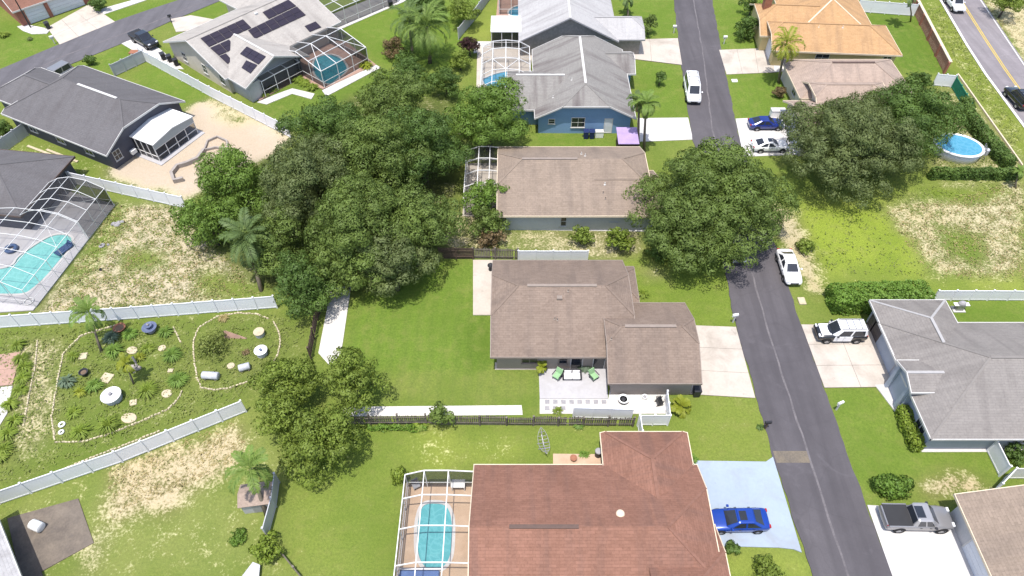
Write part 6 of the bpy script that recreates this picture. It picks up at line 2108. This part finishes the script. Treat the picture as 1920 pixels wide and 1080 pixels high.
lathe_thing('drum_table', 'large white topped drum in the middle of the garden', 214, 748, [('drum', [(0.72, 0), (0.74, 0.62)], 'barrel'), ('top', [(0.88, 0.63), (0.88, 0.72), (0.8, 0.76)], 'metal_white'), ('ornament', [(0.2, 0.77), (0.12, 0.85), (0.16, 0.95), (0.05, 1.0)], 'stone_grey')], 'table')
lathe_thing('fountain', 'blue glazed bowl fountain below the white panel fence', 284, 620, [('foot', [(0.4, 0), (0.28, 0.3)], 'stone_grey'), ('bowl', [(0.3, 0.3), (0.65, 0.5), (0.7, 0.6), (0.62, 0.6), (0.5, 0.54), (0.1, 0.5)], 'pot_glaze'), ('upper_bowl', [(0.1, 0.5), (0.1, 0.72), (0.36, 0.86), (0.34, 0.9), (0.1, 0.84)], 'pot_glaze'), ('finial', [(0.08, 0.84), (0.12, 1.0), (0.03, 1.12)], 'stone_grey')], 'fountain')
lathe_thing('planter_drum', 'pale lidded drum at the upper right of the stone ring', 488, 628, [('drum', [(0.44, 0), (0.46, 0.5)], 'barrel'), ('lid', [(0.52, 0.5), (0.52, 0.57), (0.1, 0.6)], 'stone_cream')], 'barrel')
lathe_thing('bird_bath', 'pale blue white bowl at the right of the stone ring', 492, 664, [('drum', [(0.5, 0), (0.46, 0.5)], 'barrel'), ('bowl', [(0.48, 0.5), (0.62, 0.66), (0.56, 0.66), (0.2, 0.56)], 'metal_white'), ('stand', [(0.1, 0.58), (0.08, 0.72), (0.14, 0.78)], 'pot_glaze')], 'bowl')
lathe_thing('planter_bowl', 'terracotta bowl below the white panel fence', 226, 618, [('bowl', [(0.35, 0), (0.55, 0.32), (0.6, 0.36), (0.5, 0.36), (0.3, 0.25)], 'terracotta'), ('soil', [(0.46, 0.27), (0.4, 0.32)], 'mulch')], 'pot')
lathe_thing('planter_pot', 'black pot at the left of the garden', 160, 702, [('pot', [(0.25, 0), (0.36, 0.42), (0.42, 0.46), (0.34, 0.46), (0.3, 0.36)], 'metal_dark'), ('soil', [(0.3, 0.34), (0.2, 0.38)], 'mulch')], 'pot')
lathe_thing('fire_pit', 'round fire pit with white rim on the gravel', 1168, 753, [('bowl', [(0.36, 0.02), (0.46, 0.4)], 'metal_dark'), ('rim', [(0.46, 0.4), (0.5, 0.46), (0.36, 0.46), (0.32, 0.38)], 'metal_white'), ('embers', [(0.32, 0.38), (0.1, 0.42)], 'metal_dark')], 'fire pit', 0.045)
lathe_thing('planter_pot', 'white pot right of the round fire pit', 1208, 747, [('pot', [(0.18, 0), (0.25, 0.32), (0.2, 0.32), (0.18, 0.26)], 'metal_white'), ('soil', [(0.2, 0.25), (0.1, 0.28)], 'stone_grey')], 'pot', 0.045)
for i, (px, lb) in enumerate([(1184, 'leftmost small cream pot along the garage wall'), (1195, 'middle small cream pot along the garage wall'), (1205, 'rightmost small cream pot along the garage wall')]):
    lathe_thing('planter_pot', lb, px, 731, [('pot', [(0.13, 0), (0.19, 0.3), (0.15, 0.3)], 'stone_cream'), ('soil', [(0.15, 0.26), (0.06, 0.3)], 'mulch')], 'pot', 0.04)
lathe_thing('planter_pot', 'terracotta pot in the tan bed beside the red brown roof', 1075, 862, [('pot', [(0.2, 0), (0.3, 0.34), (0.25, 0.34)], 'terracotta'), ('soil', [(0.25, 0.28), (0.1, 0.32)], 'mulch')], 'pot', 0.04)
lathe_thing('water_butt', 'dark cylinder against the wing of the red brown house', 1121, 854, [('drum', [(0.28, 0), (0.3, 0.8)], 'metal_dark'), ('lid', [(0.31, 0.8), (0.25, 0.86)], 'trim_grey')], 'barrel')
for i, px in enumerate((1092, 1098)): plant(('left', 'right')[i] + ' low green plant in the tan bed beside the red brown roof', px, 853, 0.35, 40, 'leaf_hedge', 0.04, 80 + i, group='plants in the tan bed')


def barrel(label, px, py, ang, L=1.15, r=0.33, m='barrel', z=0.0):
    c = G(px, py)
    root = empty('barrel', (c.x, c.y, z), R(ang), label, 'barrel')
    mb = MB()
    n = 18
    prof = [(-L / 2, r * 0.88), (-L / 2 + 0.04, r), (-L / 6, r), (-L / 6 + 0.03, r * 1.05), (-L / 6 + 0.06, r), (L / 6 - 0.06, r), (L / 6 - 0.03, r * 1.05), (L / 6, r), (L / 2 - 0.04, r), (L / 2, r * 0.88)]
    vs, fs = [], []
    for x, q in prof:
        for k in range(n): vs.append((x, q * math.cos(2 * math.pi * k / n), r + q * math.sin(2 * math.pi * k / n)))
    for i in range(len(prof) - 1):
        for k in range(n): fs.append((i * n + k, i * n + (k + 1) % n, (i + 1) * n + (k + 1) % n, (i + 1) * n + k))
    fs += [tuple(range(n)), tuple(range(len(prof) * n - 1, len(prof) * n - n - 1, -1))]
    mb.add(vs, fs).build('drum', MATS[m], root, smooth=True)
    for s in (-1, 1): MB().box(s * L * 0.32 - 0.06, s * L * 0.32 + 0.06, -0.36, 0.36, 0, 0.12).build('cradle', MATS['wood_grey'], root)
    return root


barrel('pale barrel lying at the lower left of the stone ring', 397, 708, -4, 1.5, 0.36)
barrel('smaller pale barrel lying at the lower right of the stone ring', 460, 692, 20, 1.0, 0.34)
barrel('white barrel lying on the dark slab in the lower left yard', 74, 990, -20, 0.95, 0.4, 'metal_white', 0.05)
# driftwood cone
c = G(440, 630)
o = tag(MB().add([(-0.9, -0.25, 0), (-0.75, 0.45, 0), (1.15, -0.35, 0), (-0.7, 0.1, 0.75), (-1.0, 0.25, 0.5), (1.3, -0.3, 0.08)], [(0, 2, 3), (2, 5, 3), (1, 3, 5), (1, 4, 3), (0, 3, 4), (0, 4, 1), (1, 5, 2)]).build('driftwood', MATS['paver_pink']), 'brown wedge shaped log inside the stone ring', 'log')
o.location = (c.x, c.y, 0)
# stacked stones
c = G(250, 696)
st_ = empty('stone_stack', (c.x, c.y, 0), 0.3, 'stacked grey stones and post in the middle of the garden', 'stones')
for x, y, z, s in ((0, 0, 0, 0.35), (0.45, 0.15, 0, 0.3), (0.1, 0.5, 0, 0.32), (0.2, 0.2, 0.25, 0.28), (-0.35, 0.3, 0, 0.22)):
    MB().lathe([(s, z), (s * 1.05, z + 0.12), (s * 0.7, z + 0.26)], 7, (x, y), 0.8).build('stone', MATS['wall_stone'], st_)
MB().beam((0.2, 0.9, 0), (0.25, 0.95, 1.2), 0.16).build('post', MATS['stone_grey'], st_)

# rubble on the sandy lot
for lb, px, py, n, sp, m in (('pile of grey rubble beside the cage on the sandy lot', 222, 420, 9, 0.7, 'stone_grey'), ('flat grey debris on the sandy lot', 195, 462, 4, 0.5, 'stone_grey'), ('small black object on the sandy lot', 190, 506, 2, 0.15, 'metal_dark'), ('pile of pale rocks at the end of the vacant lot fence', 1742, 560, 6, 0.4, 'stone_cream')):
    c = G(px, py)
    root = empty('rubble', (c.x, c.y, 0), 0, lb, 'rubble')
    for i in range(n):
        x, y, s = random.uniform(-sp, sp), random.uniform(-sp * 0.5, sp * 0.5), random.uniform(0.12, 0.3)
        MB().lathe([(s, -0.05), (s * 1.1, 0.08), (s * 0.55, 0.2)], 6, (x, y), random.uniform(0.6, 1)).build('stone', MATS[m], root)

# curved retaining wall and boards in the sandy yard
def low_wall(label, px, h, w, m):
    pts = dense([G(*p) for p in px], 0.5)
    a, b = offset_line(pts, w)
    o = strip('garden_wall', a, b, -0.2, h, m)
    return tag(o, label, 'wall')


low_wall('curved brown stone wall in the sandy yard beside the thicket', [(384, 284), (372, 300), (352, 309), (334, 314), (323, 328), (328, 342), (345, 338)], 0.5, 0.35, 'wall_stone')
low_wall('thin looped brown edging at the top of the sandy yard', [(428, 284), (426, 266), (408, 258), (390, 266), (384, 283), (405, 278), (427, 281)], 0.28, 0.2, 'wall_stone')
for i, (p, q, lb) in enumerate((((52, 274), (125, 302), 'longer pale board lying beside the dark grey house'), ((88, 281), (146, 304), 'shorter pale board lying beside the dark grey house'))):
    a, b = G(*p), G(*q)
    tag(MB().beam((a.x, a.y, 0.06 + 0.0 * i), (b.x, b.y, 0.06), 0.3, 0.1).build('board', MATS['stone_cream']), lb, 'board')

# terrace furniture
c = G(1072, 708)
sf = empty('sofa', (c.x, c.y, 0.06), 0, 'white cushioned sofa with dark frame on the grey terrace', 'sofa')
MB().box(-0.8, 0.8, -0.4, 0.4, 0.18, 0.26).build('seat_frame', MATS['metal_dark'], sf)
for x in (-0.74, 0.74):
    for y in (-0.34, 0.34): MB().box(x - 0.03, x + 0.03, y - 0.03, y + 0.03, 0, 0.2).build('leg', MATS['metal_dark'], sf)
MB().box(-0.8, 0.8, 0.32, 0.42, 0.26, 0.75).build('backrest', MATS['metal_dark'], sf)
for x in (-0.84, 0.84): MB().box(x - 0.05, x + 0.05, -0.4, 0.42, 0.2, 0.55).build('armrest', MATS['metal_dark'], sf)
for x in (-0.38, 0.38): MB().box(x - 0.36, x + 0.36, -0.42, 0.3, 0.26, 0.4).build('cushion', MATS['cushion_white'], sf, bevel=0.03)
for x in (-0.38, 0.38): MB().box(x - 0.34, x + 0.34, 0.2, 0.32, 0.4, 0.72).build('cushion', MATS['cushion_white'], sf, bevel=0.03)
for px, py, a, lb in ((1044, 709, -35, 'green cushioned chair left of the terrace sofa'), (1113, 710, 35, 'green cushioned chair right of the terrace sofa')):
    c = G(px, py)
    ch = empty('patio_chair', (c.x, c.y, 0.06), R(a), lb, 'chair', 'green terrace chairs')
    for x in (-0.28, 0.28):
        for y in (-0.28, 0.28): MB().box(x - 0.025, x + 0.025, y - 0.025, y + 0.025, 0, 0.36).build('leg', MATS['metal_dark'], ch)
    MB().box(-0.32, 0.32, -0.32, 0.32, 0.3, 0.46).build('seat', MATS['cushion_green'], ch, bevel=0.03)
    MB().add([(-0.32, 0.26, 0.44), (0.32, 0.26, 0.44), (0.32, 0.45, 0.95), (-0.32, 0.45, 0.95), (-0.32, 0.34, 0.42), (0.32, 0.34, 0.42), (0.32, 0.53, 0.93), (-0.32, 0.53, 0.93)], [(0, 1, 2, 3), (7, 6, 5, 4), (0, 4, 5, 1), (1, 5, 6, 2), (2, 6, 7, 3), (3, 7, 4, 0)]).build('backrest', MATS['cushion_green'], ch)
    for x in (-0.36, 0.36): MB().box(x - 0.035, x + 0.035, -0.3, 0.36, 0.56, 0.61).build('armrest', MATS['metal_dark'], ch)
c = G(1238, 757)
rk = empty('folded_chairs', (c.x, c.y, 0.045), 0.2, 'stack of black folded chairs against the white fence', 'chairs')
for i in range(4):
    mb = MB()
    for y in (-0.25, 0.25): mb.beam((i * 0.12 - 0.2, y, 0), (i * 0.12 - 0.45, y, 0.95), 0.05).beam((i * 0.12 - 0.45, y, 0.02), (i * 0.12 - 0.2, y, 0.75), 0.05)
    mb.beam((i * 0.12 - 0.45, -0.25, 0.95), (i * 0.12 - 0.45, 0.25, 0.95), 0.06)
    mb.box(i * 0.12 - 0.4, i * 0.12 - 0.36, -0.25, 0.25, 0.4, 0.8)
    mb.build('chair_frame', MATS['metal_dark'], rk)
c = G(1240, 733)
ac = empty('storage_box', (c.x, c.y, 0.03), 0, 'grey cabinet at the end of the garage wall fence', 'cabinet')
MB().box(-0.3, 0.3, -0.3, 0.3, 0, 0.85).build('body', MATS['trim_grey'], ac, bevel=0.02)
MB().box(-0.33, 0.33, -0.33, 0.33, 0.85, 0.92).build('lid', MATS['stone_grey'], ac)


def bin_(label, px, py, m, rz=0, group=None):
    c = G(px, py)
    r = empty('trash_bin', (c.x, c.y, 0), rz, label, 'bin', group)
    MB().add([(-0.26, -0.3, 0), (0.26, -0.3, 0), (0.26, 0.3, 0), (-0.26, 0.3, 0), (-0.32, -0.38, 1.0), (0.32, -0.38, 1.0), (0.32, 0.38, 1.0), (-0.32, 0.38, 1.0)],
             [(3, 2, 1, 0), (4, 5, 6, 7), (0, 1, 5, 4), (1, 2, 6, 5), (2, 3, 7, 6), (3, 0, 4, 7)]).build('body', MATS[m], r)
    MB().box(-0.34, 0.34, -0.4, 0.42, 1.0, 1.08).build('lid', MATS[m], r, bevel=0.02)
    for s in (-1, 1): MB().lathe([(0.12, 0), (0.12, 0.05)], 10, (s * 0.3, 0.34)).build('wheel', MATS['rubber'], r)
    return r


bin_('left dark blue bin against the blue wall', 1098, 258, 'bin_blue')
bin_('right dark blue bin against the blue wall', 1109, 258, 'bin_blue')
bin_('dark bin at the corner of the taupe garage', 1304, 740, 'metal_dark')
bin_('black bin beside the cream gable, nearest the street', 308, 112, 'metal_dark', 0.6)
bin_('black bin beside the cream gable, in the middle', 320, 116, 'metal_dark', 0.6)
bin_('black bin beside the cream gable, nearest the white fence', 332, 123, 'metal_dark', 0.6)
bin_('black bin on the slab driveway across the side street', 92, 54, 'metal_dark', 0.7)
bin_('dark bin at the right end of the screen enclosure', 733, 14, 'metal_dark', 0.4)
c = G(1123, 256)
wb = empty('storage_box', (c.x, c.y, 0), 0, 'white deck box right of the dark blue bins', 'box')
MB().box(-0.5, 0.5, -0.3, 0.3, 0, 0.8).build('body', MATS['metal_white'], wb)
MB().box(-0.53, 0.53, -0.33, 0.33, 0.8, 0.88).build('lid', MATS['trim_white'], wb)

c = G(1456, 217)
wb = empty('storage_box', (c.x, c.y, 0), 0, 'white deck box above the dark blue sedan', 'box')
MB().box(-0.9, 0.9, -0.4, 0.4, 0, 0.9).build('body', MATS['metal_white'], wb)
MB().box(-0.94, 0.94, -0.44, 0.44, 0.9, 0.98).build('lid', MATS['trim_white'], wb)
# lilac topped shed beside the blue house
a = G(1155, 241, 2.1)
b = G(1199, 269, 2.1)
sh = empty('garden_shed', ((a.x + b.x) / 2, (a.y + b.y) / 2, 0), 0, 'small shed with lilac roof beside the blue house', 'shed')
wx, wy = (b.x - a.x) / 2, (a.y - b.y) / 2
MB().box(-wx + 0.2, wx - 0.2, -wy + 0.2, wy - 0.2, -0.2, 1.95).build('wall', MATS['wood_brown'], sh)
MB().add([(-wx, -wy, 1.95), (wx, -wy, 1.95), (wx, wy, 2.2), (-wx, wy, 2.2), (-wx, -wy, 2.05), (wx, -wy, 2.05), (wx, wy, 2.3), (-wx, wy, 2.3)], [(3, 2, 1, 0), (4, 5, 6, 7), (0, 1, 5, 4), (1, 2, 6, 5), (2, 3, 7, 6), (3, 0, 4, 7)]).build('roof', MATS['canopy_lilac'], sh)
MB().box(-0.4, 0.4, -wy + 0.16, -wy + 0.21, 0, 1.8).build('door', MATS['trim_brown'], sh)
# grey shed in the lower left yard
c = G(478, 925, 1.6)
sh = empty('garden_shed', (c.x, c.y, 0), R(8), 'small pale roofed shed under the leaning palm', 'shed')
sh.scale = (0.75, 0.7, 0.75)
MB().box(-1.5, 1.5, -1.2, 1.2, -0.2, 1.9).build('wall', MATS['wall_lightgrey'], sh)
MB().add([(-1.7, -1.4, 1.85), (1.7, -1.4, 1.85), (1.7, 0, 2.4), (-1.7, 0, 2.4), (-1.7, 1.4, 1.85), (1.7, 1.4, 1.85), (-1.7, -1.4, 1.95), (1.7, -1.4, 1.95), (1.7, 0, 2.5), (-1.7, 0, 2.5), (-1.7, 1.4, 1.95), (1.7, 1.4, 1.95)],
         [(0, 3, 2, 1), (3, 4, 5, 2), (6, 7, 8, 9), (9, 8, 11, 10), (0, 1, 7, 6), (4, 10, 11, 5), (1, 2, 8, 7), (2, 5, 11, 8), (0, 6, 9, 3), (3, 9, 10, 4)]).build('roof', MATS['roof_beige'], sh)
MB().box(-0.45, 0.45, -1.25, -1.2, 0, 1.75).build('door', MATS['trim_grey'], sh)
c = G(470, 1075)
tag(MB().prism([(c.x - 0.9, c.y - 1.2), (c.x + 0.9, c.y - 0.9), (c.x + 0.7, c.y + 0.5), (c.x + 0.1, c.y + 0.7)], 0.3, 0.42).build('roof_sheet', MATS['vinyl_grey']), 'pale grey sheet on the ground at the bottom of the lower left yard', 'sheet')
c = G(447, 1008)
root = empty('planted_mound', (c.x, c.y, 0), 0, 'round green planted mound in the lower left yard', 'plant')
link('foliage', crown_mesh('foliage', 91, [(0, 0, 0.08, 0.6, 0.6, 0.2)], 'leaf_hedge', 0.2, 0.06, 40, 1.5, 0.0, 0.4), root)


def mailbox(label, px, py, m='metal_white', rz=0, post='trim_white'):
    c = G(px, py)
    r = empty('mailbox', (c.x, c.y, 0), rz, label, 'mailbox')
    MB().box(-0.06, 0.06, -0.06, 0.06, -0.2, 1.05).build('post', MATS[post], r)
    vs = []
    for x in (-0.28, 0.28): vs += [(x, -0.11, 1.05), (x, 0.11, 1.05), (x, 0.11, 1.2), (x, 0.07, 1.27), (x, -0.07, 1.27), (x, -0.11, 1.2)]
    MB().add(vs, [(0, 1, 2, 3, 4, 5), (11, 10, 9, 8, 7, 6)] + [(i, 6 + i, 6 + (i + 1) % 6, (i + 1) % 6) for i in range(6)]).build('box', MATS[m], r)
    MB().box(-0.3, 0.3, -0.05, 0.05, 0.86, 0.94).build('arm', MATS[post], r)
    return r


mailbox('white mailbox at the driveway corner of the taupe house', 1374, 604, rz=0.2)
mailbox('white mailbox on the lawn of the grey roofed house', 1568, 768, rz=0.4)
mailbox('white mailbox at the street beside the pale metal roofed house', 1263, 62)
mailbox('white mailbox on the lawn of the orange roofed house', 1357, 82)
mailbox('black mailbox at the side street', 322, 42, 'metal_dark', 0.5, 'metal_dark')
mailbox('dark mailbox at the street edge above the blue driveway', 1434, 804, 'metal_dark', 0.1, 'wood_brown')
mailbox('white mailbox at the edge of the slab driveway across the side street', 103, 82, rz=0.6)
for lb, px, py, sx, sy, m in (('cream utility cover on the verge below the white sedan', 1503, 565, 0.35, 0.45, 'stone_cream'), ('white utility cover on the lawn beside the street', 1377, 152, 0.4, 0.3, 'metal_white'), ('brown utility box on the verge of the side street', 251, 98, 0.6, 0.5, 'terracotta')):
    c = G(px, py)
    o = tag(MB().box(-sx, sx, -sy, sy, -0.1, 0.14).build('utility_box', MATS[m], None, bevel=0.02), lb, 'utility box')
    o.location = (c.x, c.y, 0)
# street lamp
c = G(58, 52)
lp = empty('street_lamp', (c.x, c.y, 0), 0, 'dark street lamp pole at the brick house garage', 'street lamp')
MB().tube([(0, 0, -0.2), (0, 0, 3), (0, 0, 7.0)], [0.11, 0.09, 0.06], 8).build('pole', MATS['metal_dark'], lp)
MB().tube([(0, 0, 6.9), (0.5, -0.3, 7.2), (1.1, -0.7, 7.2)], 0.05, 6).build('arm', MATS['metal_dark'], lp)
MB().box(0.9, 1.5, -0.95, -0.6, 7.12, 7.24).build('lamp_head', MATS['trim_grey'], lp)
# hammock stand
c = G(1019, 836)
hm = empty('hammock_stand', (c.x, c.y, 0), R(100), 'empty grey hammock frame on the lawn behind the red brown roof', 'hammock stand')
mb = MB()
for s in (-1, 1):
    mb.tube([(s * 0.25, -0.5, 0.05), (s * 0.25, 0.5, 0.05)], 0.035, 6)
    mb.tube([(-s * 0.2, 0, 0.06), (s * 0.9, 0, 0.35), (s * 1.25, 0, 1.0)], 0.035, 6)
mb.build('frame', MATS['metal_grey'], hm)
vs = []
n = 9
for i in range(n):
    t = i / (n - 1) * 2 - 1
    w = 0.42 * (1 - abs(t) ** 3) + 0.03
    z = 0.5 + 0.48 * t * t
    vs += [(t * 1.2, -w, z + 0.08), (t * 1.2, 0, z), (t * 1.2, w, z + 0.08)]
mb = MB()
for i in range(n):
    for j in range(2): mb.beam(vs[i * 3 + j], vs[i * 3 + j + 1], 0.03)
    if i < n - 1:
        for j in range(3): mb.beam(vs[i * 3 + j], vs[i * 3 + 3 + j], 0.03)
mb.build('net', MATS['stone_grey'], hm)
# barbecue behind the grey house
c = G(1796, 580)
bq = empty('barbecue', (c.x, c.y, 0), 0, 'grey domed barbecue on a white pad behind the grey roof', 'barbecue')
MB().box(-0.6, 0.6, -0.4, 0.4, -0.1, 0.06).build('pad', MATS['concrete_white'], bq)
MB().box(-0.35, 0.35, -0.25, 0.25, 0.06, 0.8).build('cart', MATS['metal_grey'], bq)
MB().lathe([(0.4, 0.8), (0.38, 1.0), (0.25, 1.15), (0.05, 1.2)], 14, sy=0.75).build('lid', MATS['trim_grey'], bq)
for s in (-1, 1): MB().box(s * 0.55 - 0.2, s * 0.55 + 0.2, -0.22, 0.22, 0.78, 0.82).build('side_shelf', MATS['metal_white'], bq)
# pool side things
ring_obj('pool_float', 'dark blue ring float beside the aqua pool', 24, 470, 0.5, 0.2, 'float_blue', 0.12, 'pool float')
c = G(122, 470)
fl = empty('pool_lounger', (c.x, c.y, 0.12), R(60), 'dark blue inflatable lounger at the edge of the aqua pool', 'pool float')
for y in (-0.36, -0.12, 0.12, 0.36): MB().tube([(-0.95, y, 0.14), (-0.3, y, 0.13), (0.5, y, 0.14), (0.95, y, 0.3)], [0.1, 0.13, 0.13, 0.1], 8).build('tube', MATS['float_blue'], fl, smooth=True)
MB().tube([(0.9, -0.42, 0.36), (0.9, 0.42, 0.36)], 0.14, 8).build('pillow', MATS['float_blue'], fl, smooth=True)
ring_obj('pool_hoop', 'thin white hoop on the pool deck at the left edge', 56, 567, 0.45, 0.04, 'frame_white', 0.14, 'hoop')
c = G(790, 1078)
cv = empty('pool_cover', (c.x, c.y, 0.14), 0, 'folded blue pool cover at the bottom of the tan deck', 'pool cover')
MB().box(-1.6, 1.4, -0.6, 0.2, 0, 0.35).build('fabric', MATS['tarp_blue'], cv, bevel=0.08)
MB().tube([(-1.7, 0.3, 0.3), (1.5, 0.3, 0.3)], 0.1, 8).build('roller', MATS['metal_grey'], cv)
c = G(860, 915)
tb = empty('patio_table', (c.x, c.y, 0.12), 0, 'white patio table inside the tan pool cage', 'table')
MB().box(-0.55, 0.55, -0.35, 0.35, 0.68, 0.73).build('top', MATS['metal_white'], tb)
for x in (-0.5, 0.5):
    for y in (-0.3, 0.3): MB().box(x - 0.03, x + 0.03, y - 0.03, y + 0.03, 0, 0.68).build('leg', MATS['metal_white'], tb)
c = G(781, 914)
cb = empty('patio_chair', (c.x, c.y, 0.12), 0.5, 'grey chair in the corner of the tan pool cage', 'chair')
MB().box(-0.3, 0.3, -0.3, 0.3, 0.36, 0.44).build('seat', MATS['metal_grey'], cb)
MB().box(-0.3, 0.3, 0.26, 0.32, 0.44, 0.9).build('backrest', MATS['metal_grey'], cb)
for x in (-0.26, 0.26):
    for y in (-0.26, 0.26): MB().box(x - 0.02, x + 0.02, y - 0.02, y + 0.02, 0, 0.36).build('leg', MATS['metal_grey'], cb)
lathe_thing('grill', 'dark round grill on the narrow cream patio', 920, 507, [('legs', [(0.2, 0), (0.14, 0.5)], 'metal_dark'), ('bowl', [(0.14, 0.5), (0.32, 0.68), (0.32, 0.75), (0.18, 0.92), (0.04, 0.96)], 'metal_dark')], 'grill', 0.07)
